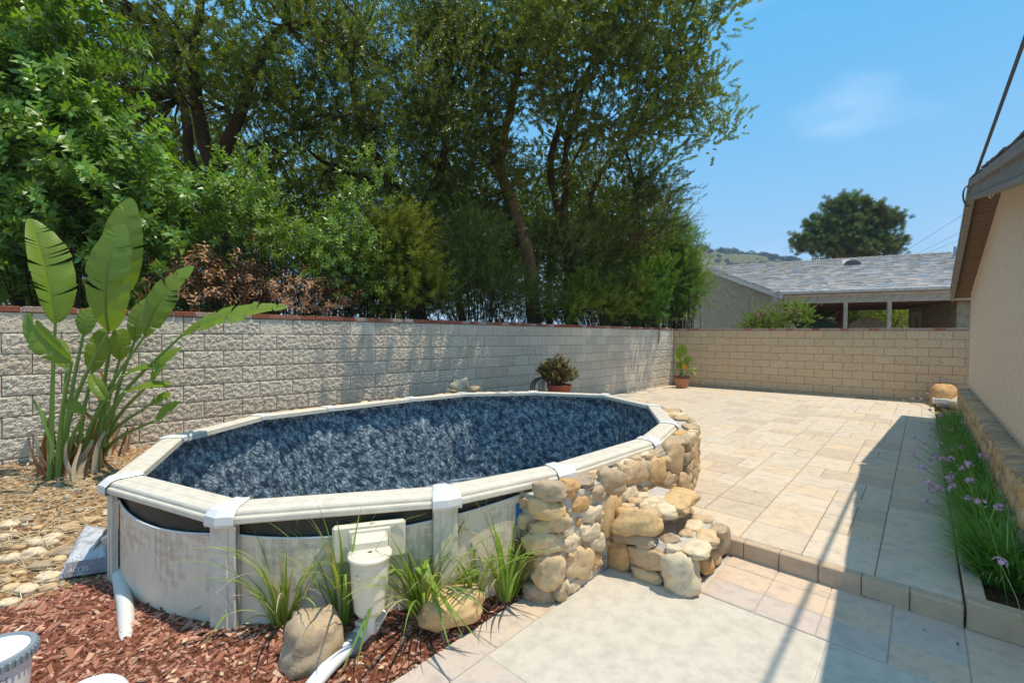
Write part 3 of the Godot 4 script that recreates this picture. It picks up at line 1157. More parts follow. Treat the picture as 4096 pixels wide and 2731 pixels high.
	pipe.lathe(pp, PackedVector2Array([Vector2(0.13, -0.05), Vector2(0.10, 0.03), Vector2(0.05, 0.10), Vector2(0.045, 0.46), Vector2(0.03, 0.46)]), 12)
	part(t, "vent_pipe", pipe.mesh(), M.grey_plastic)
	# folded patio umbrella leaning in the porch
	var u0 = on_plane(3795, 1350, bm + deep * 0.25, out)
	var uo = Form.new()
	var pr3 = PackedVector2Array([Vector2(0.02, 0.6), Vector2(0.20, 0.72), Vector2(0.17, 1.1), Vector2(0.11, 1.7), Vector2(0.12, 1.75), Vector2(0.13, 2.0), Vector2(0.09, 2.4), Vector2(0.02, 2.62)])
	uo.lathe(Vector3(u0.x, base_y, u0.z), pr3, 14)
	uo.tube(PackedVector3Array([Vector3(u0.x, base_y, u0.z), Vector3(u0.x, base_y + 0.7, u0.z)]), PackedFloat32Array([0.025]), 8)
	solo("folded_umbrella", uo.mesh(), mat(Color(0.16, 0.11, 0.075), 0.9), "folded brown patio umbrella standing in the neighbouring porch", "umbrella")
	# arched picket gate between the posts
	var gp = bm + deep * 0.6
	var g0 = on_plane(3396, 1330, gp, out)
	var g1 = on_plane(3549, 1330, gp, out)
	var gt0 = thing("picket_gate", "grey picket gate with arched top between the porch posts", "gate", Vector3((g0.x + g1.x) / 2, base_y, (g0.z + g1.z) / 2))
	var gtop_side = on_plane(3396, 1298, gp, out).y
	var gtop_mid = on_plane(3470, 1266, gp, out).y
	var gd = (g1 - g0)
	gd.y = 0
	for k in 6:
		var q = (k + 0.5) / 6.0
		var hgt = func(s: float) -> float: return lerpf(gtop_side, gtop_mid, sin(PI * s))
		var pf = Form.new()
		var c = Vector3(g0.x, 0, g0.z) + gd * q
		var hw = gd * (1.0 / 12.0 - 0.006)
		var ha: float = hgt.call(q - 0.083)
		var hb: float = hgt.call(q + 0.083)
		pf.quad(c - hw + Vector3.UP * base_y, c + hw + Vector3.UP * base_y, c + hw + Vector3.UP * hb, c - hw + Vector3.UP * ha)
		pf.quad(c - hw - out * 0.02 + Vector3.UP * base_y, c - hw - out * 0.02 + Vector3.UP * ha, c + hw - out * 0.02 + Vector3.UP * hb, c + hw - out * 0.02 + Vector3.UP * base_y)
		pf.quad(c - hw + Vector3.UP * ha, c + hw + Vector3.UP * hb, c + hw - out * 0.02 + Vector3.UP * hb, c - hw - out * 0.02 + Vector3.UP * ha)
		part(gt0, "picket", pf.mesh(), M.trim)
	var rail = Form.new()
	var ry = on_plane(3396, 1308, gp, out).y
	rail.bar(Vector3(g0.x, ry, g0.z) + out * 0.03, Vector3(g1.x, ry, g1.z) + out * 0.03, Vector3.UP, 0.09, 0.04)
	part(gt0, "rail", rail.mesh(), M.trim)

func cap_mat() -> StandardMaterial3D:
	M.neigh_cap = surf(Color(0.30, 0.28, 0.25), 0.9, M.blotch, 0.4)
	return M.neigh_cap

# ---------- oval above-ground pool ----------
var RIMV = [Vector2(-3.148, -3.903), Vector2(-2.83, -2.887), Vector2(-1.903, -2.255), Vector2(-1.06, -2.044), Vector2(0.173, -1.973), Vector2(1.043, -2.161), Vector2(2.068, -2.80), Vector2(2.565, -3.833), Vector2(2.009, -4.819), Vector2(1.087, -5.488), Vector2(0.203, -5.606), Vector2(-0.993, -5.640), Vector2(-1.786, -5.621), Vector2(-2.681, -5.013)]

func rim_frame(k: int) -> Array:      # miter direction (outward) and its stretch at a rim vertex
	var n = RIMV.size()
	var p: Vector2 = RIMV[(k + n) % n]
	var a: Vector2 = (p - RIMV[(k - 1 + n) % n]).normalized()
	var b: Vector2 = (RIMV[(k + 1) % n] - p).normalized()
	var na = Vector2(a.y, -a.x)
	var nb = Vector2(b.y, -b.x)
	if na.dot(p - Vector2(-0.29, -3.81)) < 0:
		na = -na
	if nb.dot(p - Vector2(-0.29, -3.81)) < 0:
		nb = -nb
	var m = (na + nb).normalized()
	return [p, m, 1.0 / maxf(0.5, m.dot(na)), a, b, na, nb]

func wall_curve(step: int) -> PackedVector2Array:      # smooth oval through the rim vertices
	var out = PackedVector2Array()
	var n = RIMV.size()
	for k in n:
		for s in step:
			out.append(RIMV[k].cubic_interpolate(RIMV[(k + 1) % n], RIMV[(k - 1 + n) % n], RIMV[(k + 2) % n], float(s) / step))
	return out

func sweep_rim(f: Form, sections: Array, prof: Array, closed_ends := true) -> void:
	# sections: [point, outward, stretch]; profile: [offset, height]
	var first = f.v.size()
	for j in prof.size() - 1:
		for k in sections.size() - 1:
			var s: Array = sections[k]
			var q: Array = sections[k + 1]
			var a0: Vector2 = s[0] + s[1] * (prof[j][0] * s[2])
			var a1: Vector2 = s[0] + s[1] * (prof[j + 1][0] * s[2])
			var b0: Vector2 = q[0] + q[1] * (prof[j][0] * q[2])
			var b1: Vector2 = q[0] + q[1] * (prof[j + 1][0] * q[2])
			f.quad(G(a0.x, a0.y, prof[j][1]), G(b0.x, b0.y, prof[j][1]), G(b1.x, b1.y, prof[j + 1][1]), G(a1.x, a1.y, prof[j + 1][1]), Vector2(k, j), Vector2(k + 1, j + 1))
	if closed_ends:
		for e in [0, sections.size() - 1]:
			var s: Array = sections[e]
			var mid: Vector2 = s[0]
			for j in prof.size() - 1:
				var a0: Vector2 = s[0] + s[1] * (prof[j][0] * s[2])
				var a1: Vector2 = s[0] + s[1] * (prof[j + 1][0] * s[2])
				f.flat(G(mid.x, mid.y, prof[0][1]), G(a0.x, a0.y, prof[j][1]), G(a1.x, a1.y, prof[j + 1][1]))

func make_pool() -> void:
	rng.seed = 505
	var n = RIMV.size()
	var t = thing("oval_pool", "empty oval above-ground pool with beige rim and dark blue marbled liner", "pool", G(-0.29, -3.81, -0.75))
	var o = RIM
	var prof = [[-0.088, o - 0.05], [-0.088, o - 0.010], [-0.080, o - 0.003], [-0.055, o], [-0.052, o - 0.002], [-0.040, o - 0.002], [-0.037, o], [-0.022, o], [-0.020, o - 0.0015], [-0.015, o - 0.0015], [-0.013, o + 0.001], [0.018, o + 0.001], [0.020, o - 0.002], [0.030, o - 0.002], [0.032, o], [0.046, o - 0.001], [0.070, o - 0.010], [0.076, o - 0.020], [0.077, o - 0.034], [0.087, o - 0.037], [0.091, o - 0.045], [0.091, o - 0.066], [0.084, o - 0.074], [0.06, o - 0.074]]
	var vein = noise(2.3, 61, 4)
	for k in n:
		var f = Form.new()
		var a = rim_frame(k)
		var b = rim_frame(k + 1)
		sweep_rim(f, [a, b], prof)
		part(t, "rim_board", f.mesh(), M.resin)
	# moulded joint covers
	for k in n:
		var a = rim_frame(k)
		var f = Form.new()
		var secs = []
		for s in [-1.0, -0.82, 0.0, 0.82, 1.0]:
			var along: Vector2 = a[3] if s < 0 else a[4]
			secs.append([a[0] + along * s * 0.058, a[1], a[2], absf(s)])
		var cp = [[-0.097, o - 0.04], [-0.097, o - 0.002], [-0.085, o + 0.009], [0.045, o + 0.011], [0.075, o + 0.002], [0.102, o - 0.026], [0.104, o - 0.066], [0.096, o - 0.084], [0.07, o - 0.084]]
		# the cover fans out towards the outside
		var first = f.v.size()
		for j in cp.size() - 1:
			for q in secs.size() - 1:
				var pts = []
				for e in [[q, j], [q + 1, j], [q + 1, j + 1], [q, j + 1]]:
					var s: Array = secs[e[0]]
					var off: float = cp[e[1]][0]
					var dirv: Vector2 = (s[0] - a[0])
					var widen = 0.75 + 0.75 * clampf((off + 0.09) / 0.18, 0, 1)
					var low = 0.006 if s[3] > 0.95 else 0.0
					var p: Vector2 = a[0] + dirv * widen + a[1] * (off * a[2])
					pts.append(G(p.x, p.y, cp[e[1]][1] - low))
				f.quad(pts[0], pts[1], pts[2], pts[3])
		part(t, "joint_cover", f.mesh(), M.cap_white)
	# oval wall, liner, floor
	var curve = wall_curve(16)
	var m = curve.size()
	var nrm = PackedVector2Array()
	for k in m:
		var d = curve[(k + 1) % m] - curve[(k - 1 + m) % m]
		var q = Vector2(d.y, -d.x).normalized()
		if q.dot(curve[k] - Vector2(-0.29, -3.81)) < 0:
			q = -q
		nrm.append(q)
	# liner with vertical folds
	var f = Form.new()
	var folds = noise(1.6, 62, 3)
	var creases = noise(7.0, 63, 3)
	var rows = 22
	var pts = []
	var uvs = PackedVector2Array()
	var cols = m * 2 + 1
	var len = 0.0
	var lens = PackedFloat32Array([0.0])
	for k in range(1, cols):
		len += curve[(k / 2) % m].distance_to(curve[((k + 1) / 2) % m]) if k % 2 == 1 else 0.0
		lens.append(len)
	for r in rows + 1:
		var y = lerpf(0.555, -0.74, float(r) / rows)
		for k in cols:
			var i0 = (k / 2) % m
			var i1 = ((k + 1) / 2) % m
			var c: Vector2 = (curve[i0] + curve[i1]) / 2
			var q: Vector2 = ((nrm[i0] + nrm[i1]) / 2).normalized()
			var g3 = G(c.x, c.y, 0)
			var depth = smoothstep(0.0, 0.45, (0.56 - y) / 1.3)
			var w = folds.get_noise_3d(g3.x * 1.3, y * 0.18, g3.z * 1.3) * 0.13 + creases.get_noise_3d(g3.x, y * 0.5, g3.z) * 0.030
			if r == rows:
				w = 0.04
			var p: Vector2 = c - q * (0.010 + maxf(0.0, 0.02 + w) * depth)
			pts.append(G(p.x, p.y, y))
			uvs.append(Vector2(float(k) / (cols - 1) * 12.0 + (0.56 - y) * 0.35, (0.56 - y) / 1.5))
	f.patch(pts, cols, uvs)
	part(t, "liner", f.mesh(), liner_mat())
	f = Form.new()
	pts = []
	var rip = noise(2.5, 64, 4)
	for r in 9:
		for k in m + 1:
			var c: Vector2 = Vector2(-0.29, -3.81).lerp(curve[k % m], r / 8.0 * 0.985)
			var p = G(c.x, c.y, -0.735)
			p.y += 0.035 * rip.get_noise_2d(p.x, p.z) * (1.0 - pow(r / 8.0, 6)) + 0.02
			pts.append(p)
	f.patch(pts, m + 1, PackedVector2Array(), true)
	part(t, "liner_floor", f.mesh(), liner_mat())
	# outer wall sheet: sagging top edge in front, hidden elsewhere
	for seg in n:
		var panel = Form.new()
		var edge = PackedVector3Array()
		pts = []
		uvs = PackedVector2Array()
		var drop = [[0.10, 0.15, 0.125], [0.125, 0.165, 0.14], [0.14, 0.10, 0.075]]
		for s in 17:
			var i = (seg * 16 + s) % m
			var x = s / 16.0
			var top = RIM - 0.075
			if seg < 3:
				var d: Array = drop[seg]
				top = RIM - 0.02 - (lerpf(d[0], d[2], x) + (d[1] - (d[0] + d[2]) / 2) * sin(PI * x))
			var p = curve[i] + nrm[i] * 0.012
			for r in 9:
				var y = lerpf(-0.32, top, r / 8.0)
				pts.append(G(p.x, p.y, y))
				uvs.append(Vector2(x * 1.0 + seg * 0.37, 1.0 - (y + 0.32) / (RIM - 0.05 + 0.32)))
			edge.append(G(p.x, p.y, top))
		panel.patch(pts, 9, uvs, true)
		var pw = part(t, "wall_panel", panel.mesh(), panel_mat())
		if seg < 3:
			var e = Form.new()
			e.tube(edge, PackedFloat32Array([0.0065]), 6)
			part(pw, "edge_strip", e.mesh(), M.cap_white)
			# liner skirt seen above the sagging sheet
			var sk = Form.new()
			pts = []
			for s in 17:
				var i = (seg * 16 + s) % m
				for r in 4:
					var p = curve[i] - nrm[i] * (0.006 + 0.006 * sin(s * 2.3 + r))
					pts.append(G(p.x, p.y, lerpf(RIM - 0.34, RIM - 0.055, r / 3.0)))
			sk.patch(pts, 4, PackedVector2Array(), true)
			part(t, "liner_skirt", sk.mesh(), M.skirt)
	# uprights under the joints
	for k in [0, 1, 2, 12, 13]:
		var a = rim_frame(k)
		var up = Form.new()
		var c2: Vector2 = a[0] + a[1] * 0.040
		var side = Vector2(a[1].y, -a[1].x)
		var bx = (G(side.x, side.y) - G(0, 0)).normalized()
		var bz = (G(a[1].x, a[1].y) - G(0, 0)).normalized()
		var bas = Basis(bx, Vector3.UP, bx.cross(Vector3.UP))
		up.box(G(c2.x, c2.y, 0.10), bas, Vector3(0.072, 0.43, 0.016), 0.006)
		up.box(G(c2.x, c2.y, 0.10) + bz * 0.017, bas, Vector3(0.034, 0.429, 0.008), 0.004)
		up.box(G(c2.x, c2.y, 0.10) - bz * 0.004 + bx * 0.066, bas, Vector3(0.006, 0.43, 0.016), 0.003)
		up.box(G(c2.x, c2.y, 0.10) - bz * 0.004 - bx * 0.066, bas, Vector3(0.006, 0.43, 0.016), 0.003)
		part(t, "upright", up.mesh(), M.resin)
	make_skimmer(curve, nrm)
	# strip of blue tape where the sheet meets the masonry
	var tp = curve[2 * 16 + 9] + nrm[2 * 16 + 9] * 0.017
	var tq = curve[2 * 16 + 10] + nrm[2 * 16 + 10] * 0.017
	var tape = Form.new()
	tape.quad(G(tp.x, tp.y, 0.30), G(tq.x, tq.y, 0.30), G(tq.x, tq.y, 0.44), G(tp.x, tp.y, 0.44))
	part(t, "blue_tape", tape.mesh(), mat(Color(0.03, 0.16, 0.42), 0.5))
	var plank = Form.new()
	plank.box(G(-1.455, -2.085, 0.06), grid_basis(), Vector3(0.018, 0.16, 0.045), 0.004)
	solo("wood_plank", plank.mesh(), surf(Color(0.30, 0.20, 0.12), 0.85, M.woodgrain, 0.3), "short upright brown plank between pool sheet and stone wall end", "plank")

func liner_mat() -> StandardMaterial3D:
	if M.has("liner"):
		return M.liner
	var s = 1024
	var a = noise(0.010, 71, 6, FastNoiseLite.TYPE_SIMPLEX_SMOOTH, 0.62)
	var b = noise(0.016, 72, 5)
	b.noise_type = FastNoiseLite.TYPE_CELLULAR
	b.frequency = 0.022
	b.fractal_octaves = 3
	b.cellular_return_type = FastNoiseLite.RETURN_DISTANCE2_SUB
	b.domain_warp_enabled = true
	b.domain_warp_amplitude = 38.0
	b.domain_warp_frequency = 0.012
	var ia = a.get_seamless_image(s, s)
	var ib = b.get_seamless_image(s, s)
	var ic = noise(0.006, 73, 3).get_seamless_image(s, s)
	for im in [ia, ib, ic]:
		im.convert(Image.FORMAT_L8)
	var da = ia.get_data()
	var db = ib.get_data()
	var dc = ic.get_data()
	var out = PackedByteArray()
	out.resize(s * s * 3)
	for k in s * s:
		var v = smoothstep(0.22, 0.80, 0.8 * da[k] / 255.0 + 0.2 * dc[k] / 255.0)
		v *= 0.22 + 0.78 * smoothstep(0.12, 0.42, db[k] / 255.0)  # shade of the crumples painted over the marble print as dark crease lines
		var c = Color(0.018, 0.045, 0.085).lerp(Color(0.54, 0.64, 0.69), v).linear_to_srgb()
		out[k * 3] = int(c.r * 255)
		out[k * 3 + 1] = int(c.g * 255)
		out[k * 3 + 2] = int(c.b * 255)
	var m = mat(Color(1, 1, 1), 0.32, 0.5)
	m.albedo_texture = ImageTexture.create_from_image(Image.create_from_data(s, s, false, Image.FORMAT_RGB8, out))
	ib.convert(Image.FORMAT_RGB8)
	m.heightmap_enabled = true
	m.heightmap_texture = ImageTexture.create_from_image(ib)
	m.heightmap_scale = 1.6
	M.liner = m
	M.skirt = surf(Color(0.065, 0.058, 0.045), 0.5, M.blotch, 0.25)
	return m

func panel_mat() -> StandardMaterial3D:
	if M.has("panel_m"):
		return M.panel_m
	var w = 512
	var h = 256
	var im = Image.create(w, h, false, Image.FORMAT_RGB8)
	var q = noise(0.03, 81, 4)
	for y in h:
		for x in w:
			var k = 1.0 + 0.05 * q.get_noise_2d(x * 3.0, y * 0.4) + 0.07 * q.get_noise_2d(x * 0.6, y * 0.8)
			var c = Color(0.78, 0.645, 0.495) * k
			im.set_pixel(x, y, c.linear_to_srgb())
	# faded basket-weave print
	var r = RandomNumberGenerator.new()
	r.seed = 9
	for blk in 26:
		var bx = r.randi_range(0, w - 60)
		var by = r.randi_range(16, 96)
		var rows = r.randi_range(1, 3)
		for a in rows:
			for b in r.randi_range(1, 4):
				var vertical = (a + b) % 2 == 0
				var rect = Rect2i(bx + b * 22, by + a * 18, 9 if vertical else 24, 24 if vertical else 9)
				for y in range(maxi(0, rect.position.y), mini(h, rect.end.y)):
					for x in range(maxi(0, rect.position.x), mini(w, rect.end.x)):
						var f = clampf(0.55 + 0.6 * q.get_noise_2d(x * 5.0, y * 5.0), 0, 1)
						im.set_pixel(x, y, im.get_pixel(x, y).lerp(Color(0.52, 0.385, 0.28).linear_to_srgb(), 0.55 * f))
	var m = mat(Color(1, 1, 1), 0.6, 0.4)
	m.albedo_texture = ImageTexture.create_from_image(im)
	m.heightmap_enabled = true
	m.heightmap_texture = M.fine
	m.heightmap_scale = 0.08
	M.panel_m = m
	return m

# skimmer basket housing bolted to the front panel, with its plumbing
func make_skimmer(curve: PackedVector2Array, nrm: PackedVector2Array) -> void:
	var at = on_level(1475, 2238, 0.33)
	var i = 0
	var best = 9.0
	var face = on_level(1500, 2200, 0.36)
	for k in curve.size():
		var e = curve[k].distance_to(to_grid(face))
		if e < best:
			best = e
			i = k
	var c = curve[i]
	var o2 = nrm[i]
	var outw = (G(o2.x, o2.y) - G(0, 0)).normalized()
	var side = Vector3.UP.cross(outw).normalized()
	var b = Basis(side, Vector3.UP, outw)
	var wallp = G(c.x, c.y, 0)
	var top = 0.40
	var can = wallp + outw * 0.215
	var t = thing("pool_skimmer", "cream plastic pool skimmer with round lid hanging on the front panel", "skimmer", wallp + Vector3.UP * 0.05)
	# mounting plates
	part(t, "wide_plate", boxmesh(wallp + outw * 0.045 + Vector3.UP * (top - 0.015), b, Vector3(0.19, 0.10, 0.020), 0.012), M.plastic)
	part(t, "throat", boxmesh(wallp + outw * 0.12 + Vector3.UP * (top - 0.03), b, Vector3(0.09, 0.078, 0.065), 0.012), M.plastic)
	part(t, "face_flange", boxmesh(wallp + outw * 0.085 + Vector3.UP * (top - 0.02), b, Vector3(0.108, 0.088, 0.008), 0.006), M.plastic)
	# bucket body
	var f = Form.new()
	f.lathe(can, PackedVector2Array([Vector2(0.0, 0.10), Vector2(0.066, 0.10), Vector2(0.076, 0.12), Vector2(0.082, 0.19), Vector2(0.087, 0.195), Vector2(0.097, top - 0.02), Vector2(0.102, top - 0.015)]), 40)
	part(t, "basket_housing", f.mesh(), M.plastic)
	f = Form.new()
	f.lathe(can + Vector3.UP * top, PackedVector2Array([Vector2(0.09, -0.022), Vector2(0.106, -0.02), Vector2(0.110, -0.012), Vector2(0.108, -0.004), Vector2(0.102, 0.0), Vector2(0.097, -0.003), Vector2(0.092, -0.003), Vector2(0.087, 0.001), Vector2(0.014, 0.003), Vector2(0.012, -0.006), Vector2(0.0, -0.006)]), 40)
	var lid = part(t, "lid", f.mesh(), M.plastic)
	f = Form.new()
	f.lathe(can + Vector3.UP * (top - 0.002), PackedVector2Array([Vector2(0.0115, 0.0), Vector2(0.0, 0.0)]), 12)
	part(lid, "dark_hole_disc", f.mesh(), mat(Color(0.03, 0.03, 0.03), 0.8))  # flat near-black disc; the dark of the hole is in its colour
	# plumbing: down pipe, elbow, union, corrugated hose
	var p0 = can + Vector3.UP * 0.105
	var h0 = on_level(1525, 2455, -0.02)
	var h1 = on_level(1385, 2595, -0.035)
	var h2 = on_level(1240, 2760, -0.06)
	var elbow = Vector3(p0.x, 0.0, p0.z)
	var pl = thing("drain_hose", "white pipe with grey union nut and ribbed hose running from the skimmer", "hose", Vector3(h1.x, -0.06, h1.z))
	f = Form.new()
	f.tube(PackedVector3Array([p0, p0 + Vector3.DOWN * 0.05, elbow + Vector3.UP * 0.005, elbow.lerp(h0, 0.25) + Vector3.DOWN * 0.015, h0]), PackedFloat32Array([0.032, 0.030, 0.030, 0.030, 0.030]), 18)
	part(pl, "pipe", f.mesh(), M.pvc)
	f = Form.new()
	f.tube(PackedVector3Array([h0, h0.lerp(h1, 0.5)]), PackedFloat32Array([0.036, 0.036]), 18)
	f.tube(PackedVector3Array([h0.lerp(h1, 0.45), h0.lerp(h1, 0.78)]), PackedFloat32Array([0.042, 0.042]), 18)
	part(pl, "coupling", f.mesh(), M.pvc)
	f = Form.new()
	f.tube(PackedVector3Array([h0.lerp(h1, 0.78), h0.lerp(h1, 0.98)]), PackedFloat32Array([0.047, 0.047]), 14, true, 0.05)
	part(pl, "union_nut", f.mesh(), M.grey_plastic)
	ribbed(pl, "ribbed_hose", [h0.lerp(h1, 0.9), h1.lerp(h2, 0.5) + Vector3.UP * 0.012, h2 + Vector3.UP * 0.005], 0.034, M.pvc)
	# ball valve handle
	var hv = h0.lerp(h1, 0.3)
	var hb = Form.new()
	var hd = (on_level(1395, 2555, 0.02) - on_level(1470, 2490, 0.02))
	hd.y = 0
	hd = hd.normalized()
	hb.box(hv + Vector3.UP * 0.055 + hd * 0.03, Basis(hd, Vector3.UP, hd.cross(Vector3.UP)), Vector3(0.075, 0.012, 0.026), 0.006)
	hb.tube(PackedVector3Array([hv + Vector3.UP * 0.02, hv + Vector3.UP * 0.055]), PackedFloat32Array([0.016]), 10)
	part(pl, "valve_handle", hb.mesh(), M.plastic)

func bezier(pts: Array, n: int) -> PackedVector3Array:
	var c = Curve3D.new()
	for k in pts.size():
		var a: Vector3 = pts[maxi(k - 1, 0)]
		var b: Vector3 = pts[mini(k + 1, pts.size() - 1)]
		var tan = (b - a) / 6.0
		c.add_point(pts[k], -tan, tan)
	var out = PackedVector3Array()
	for k in n + 1:
		out.append(c.sample_baked(c.get_baked_length() * k / n, true))
	return out

func ribbed(parent: Node3D, called: String, pts: Array, r: float, m: Material) -> MeshInstance3D:
	var c = bezier(pts, 4)
	var len = 0.0
	for k in 4:
		len += c[k].distance_to(c[k + 1])
	var n = int(len / 0.0045)
	var path = bezier(pts, n)
	var rad = PackedFloat32Array()
	for k in n + 1:
		rad.append(r * (1.0 + (0.06 if k % 2 == 0 else -0.02)))
	var f = Form.new()
	f.tube(path, rad, 14)
	return part(parent, called, f.mesh(), m)

# ---------- river-stone masonry round the pool ----------
# traced stones of the near faces: x, y, half width, half height, turn, tone (picture coordinates of one enlargement)
func make_stonework() -> void:
	rng.seed = 606
	var lumps = []
	for k in 14:
		lumps.append(lump(Vector3.ONE, 10.0 + k, 0.26, 3.0 + (k % 4) * 0.7, 24, 16))
	var vx = Vector3(ACROSS.x, 0, -ACROSS.y)
	var ux = Vector3(ALONG.x, 0, -ALONG.y)
	var top = 0.525
	# ---- wall ----
	var outer = PackedVector2Array([Vector2(-1.405, -2.10), Vector2(-1.405, -1.95), Vector2(-1.366, -1.857), Vector2(-1.27, -1.815), Vector2(0.45, -1.83), Vector2(1.0, -1.915), Vector2(1.55, -2.07), Vector2(1.95, -2.38), Vector2(2.25, -2.66), Vector2(2.58, -3.15), Vector2(2.76, -3.62), Vector2(2.78, -3.98), Vector2(2.62, -4.42), Vector2(2.20, -4.98), Vector2(1.70, -5.42), Vector2(1.18, -5.72), Vector2(0.2, -5.84), Vector2(-1.0, -5.87), Vector2(-1.9, -5.84)])
	var inner = PackedVector2Array([Vector2(-1.385, -2.10)])
	var curve = wall_curve(4)
	for k in range(12, 50):
		var away = (curve[k] - Vector2(-0.29, -3.81)).normalized()
		if curve[k].x > -1.3:
			inner.append(curve[k] + away * 0.022)
	var t = thing("stone_wall", "mortared river-stone wall curving round the right end of the pool", "wall", G(0.5, -1.95, LOW))
	var poly = PackedVector2Array()
	poly.append_array(outer)
	for k in inner.size():
		poly.append(inner[inner.size() - 1 - k])
	part(t, "mortar_body", bed_mesh(poly, top - 0.02, -0.2), M.cement)
	var nf = vx
	var face_p = G(0, -1.835, 0)
	var end_p = G(-1.395, 0, 0)
	# end face (looking along -u) and the corner stones
	var pillar = [[470, 728, 95, 56, 4, 2], [450, 842, 110, 58, 14, 1], [475, 936, 120, 48, -12, 0], [432, 1050, 112, 64, -8, 6], [462, 1214, 97, 98, 2, 6], [402, 1372, 92, 60, 12, 5]]
	for s in pillar:
		stone_px(t, s, G(-1.38, -1.865, 0), (vx * 0.55 - ux * 0.83).normalized(), lumps, 0.085)
	for s in [[275, 786, 55, 36, 8, 0], [285, 892, 66, 44, 22, 6], [300, 975, 40, 26, 10, 5], [315, 1246, 34, 30, 30, 1], [340, 1168, 22, 46, 5, 4], [262, 716, 44, 26, 0, 2], [330, 790, 18, 22, 0, 4], [258, 930, 30, 22, -20, 0]]:
		stone_px(t, s, end_p, -ux, lumps, 0.05)
	var front = [[585, 706, 44, 54, 25, 4], [640, 806, 47, 38, -22, 4], [712, 770, 17, 30, 10, 3], [757, 735, 40, 38, -30, 2], [660, 738, 15, 15, 0, 3], [716, 860, 62, 44, -24, 3], [630, 916, 20, 34, 0, 4], [577, 850, 15, 20, 0, 2], [698, 974, 52, 46, -22, 3], [575, 984, 28, 24, -10, 3], [590, 1046, 45, 56, 28, 3], [746, 1040, 43, 55, 8, 3], [776, 932, 14, 30, 0, 1], [641, 1160, 64, 104, 10, 6], [746, 1146, 30, 40, 30, 4], [526, 1352, 27, 52, 0, 2], [604, 1312, 46, 34, -22, 3], [702, 1246, 26, 30, 0, 3], [786, 1192, 20, 22, 0, 5], [560, 1294, 15, 18, 0, 3], [590, 1150, 14, 30, 0, 0], [862, 672, 70, 72, 4, 2], [840, 872, 44, 128, 6, 1], [942, 746, 54, 44, -26, 3], [1020, 720, 17, 32, 0, 5], [948, 622, 26, 56, 12, 0], [1002, 606, 48, 58, 0, 0], [1076, 592, 18, 48, 4, 2], [1122, 592, 44, 72, 12, 1], [1190, 546, 27, 34, -30, 0], [1194, 650, 30, 58, 14, 0], [1236, 512, 40, 82, 6, 0], [1146, 672, 26, 14, -30, 4], [1080, 716, 30, 22, -10, 1], [1246, 626, 28, 33, 0, 2], [1286, 666, 22, 52, 6, 0], [1226, 694, 20, 24, 0, 1], [820, 640, 28, 16, 0, 0], [905, 830, 20, 18, 0, 3], [1160, 700, 18, 16, 0, 3], [1110, 520, 30, 22, 0, 0]]
	for s in front:
		stone_px(t, s, face_p, nf, lumps, 0.06)
	# small filler stones pressed into the joints
	for k in 60:
		var fu = rng.randf_range(-1.3, 0.5)
		var fy = rng.randf_range(-0.06, 0.44)
		if fu > -0.78 and fu < 0.0 and fy < 0.28:
			continue
		var r0 = rng.randf_range(0.014, 0.026)
		part(t, "stone", lumps[rng.randi() % 14], M["stone%d" % (rng.randi() % 7)], Transform3D(Basis(vx.normalized(), rng.randf() * TAU) * Basis.from_scale(Vector3(r0, r0 * 1.2, r0)), G(fu, -1.815 - 0.008 * (fu + 1.3), fy)))
	# curved remainder, packed by hand of chance
	var seg_len = 0.0
	var path = []
	for k in range(4, outer.size()):
		var a = outer[k - 1]
		var b = outer[k]
		var l = a.distance_to(b)
		var q = 0.0
		while q < l:
			path.append([a.lerp(b, q / l), (b - a).normalized()])
			q += 0.02
	for row in 5:
		var k = 0
		while k < path.size():
			var w = rng.randf_range(0.045, 0.085)
			k += int(w / 0.02)
			if k >= path.size():
				break
			var pt: Vector2 = path[k][0]
			var tg: Vector2 = path[k][1]
			k += int(w / 0.02) + rng.randi() % 2
			if pt.x < 0.62:
				continue
			var y0 = 0.03 + row * 0.105
			var nv = Vector2(-tg.y, tg.x)
			if nv.dot(pt - Vector2(-0.29, -3.81)) < 0:
				nv = -nv
			var n3 = (G(nv.x, nv.y) - G(0, 0)).normalized()
			var t3 = (G(tg.x, tg.y) - G(0, 0)).normalized()
			var y = y0 + rng.randf_range(-0.015, 0.015)
			var hgt = rng.randf_range(0.045, 0.062)
			if row == 4:
				y = top - 0.045
			var bs = Basis(t3, Vector3.UP, t3.cross(Vector3.UP)).rotated(n3, rng.randf_range(-0.4, 0.4)) * Basis.from_scale(Vector3(w * 1.05, hgt * 1.08, 0.05))
			part(t, "stone", lumps[rng.randi() % 14], M["stone%d" % [0, 1, 2, 3, 0, 6, 5, 0][rng.randi() % 8]], Transform3D(bs, G(pt.x, pt.y, y)))
	# capping stones laid in the top bed
	for s in [[335, 668, 54, 36, 4, 2], [440, 642, 36, 14, 0, 0], [527, 627, 50, 15, 0, 0], [660, 652, 80, 44, 6, 5], [708, 612, 84, 34, 12, 6], [802, 590, 30, 11, 0, 0], [960, 560, 60, 16, 0, 3], [1000, 524, 44, 12, 0, 0], [1060, 505, 40, 10, 0, 3], [1102, 474, 68, 26, 10, 2], [1180, 450, 36, 20, 10, 0], [1165, 402, 30, 9, 0, 1], [1250, 415, 60, 28, 8, 2], [1290, 370, 56, 14, 6, 4], [1340, 330, 30, 14, 0, 0], [1205, 385, 30, 9, 0, 3], [1275, 252, 50, 10, 5, 3], [1300, 275, 44, 10, 0, 0], [1255, 225, 34, 7, 0, 2], [860, 560, 40, 9, 0, 3]]:
		stone_px(t, s, Vector3(0, top - 0.012, 0), Vector3.UP, lumps, 0.032)
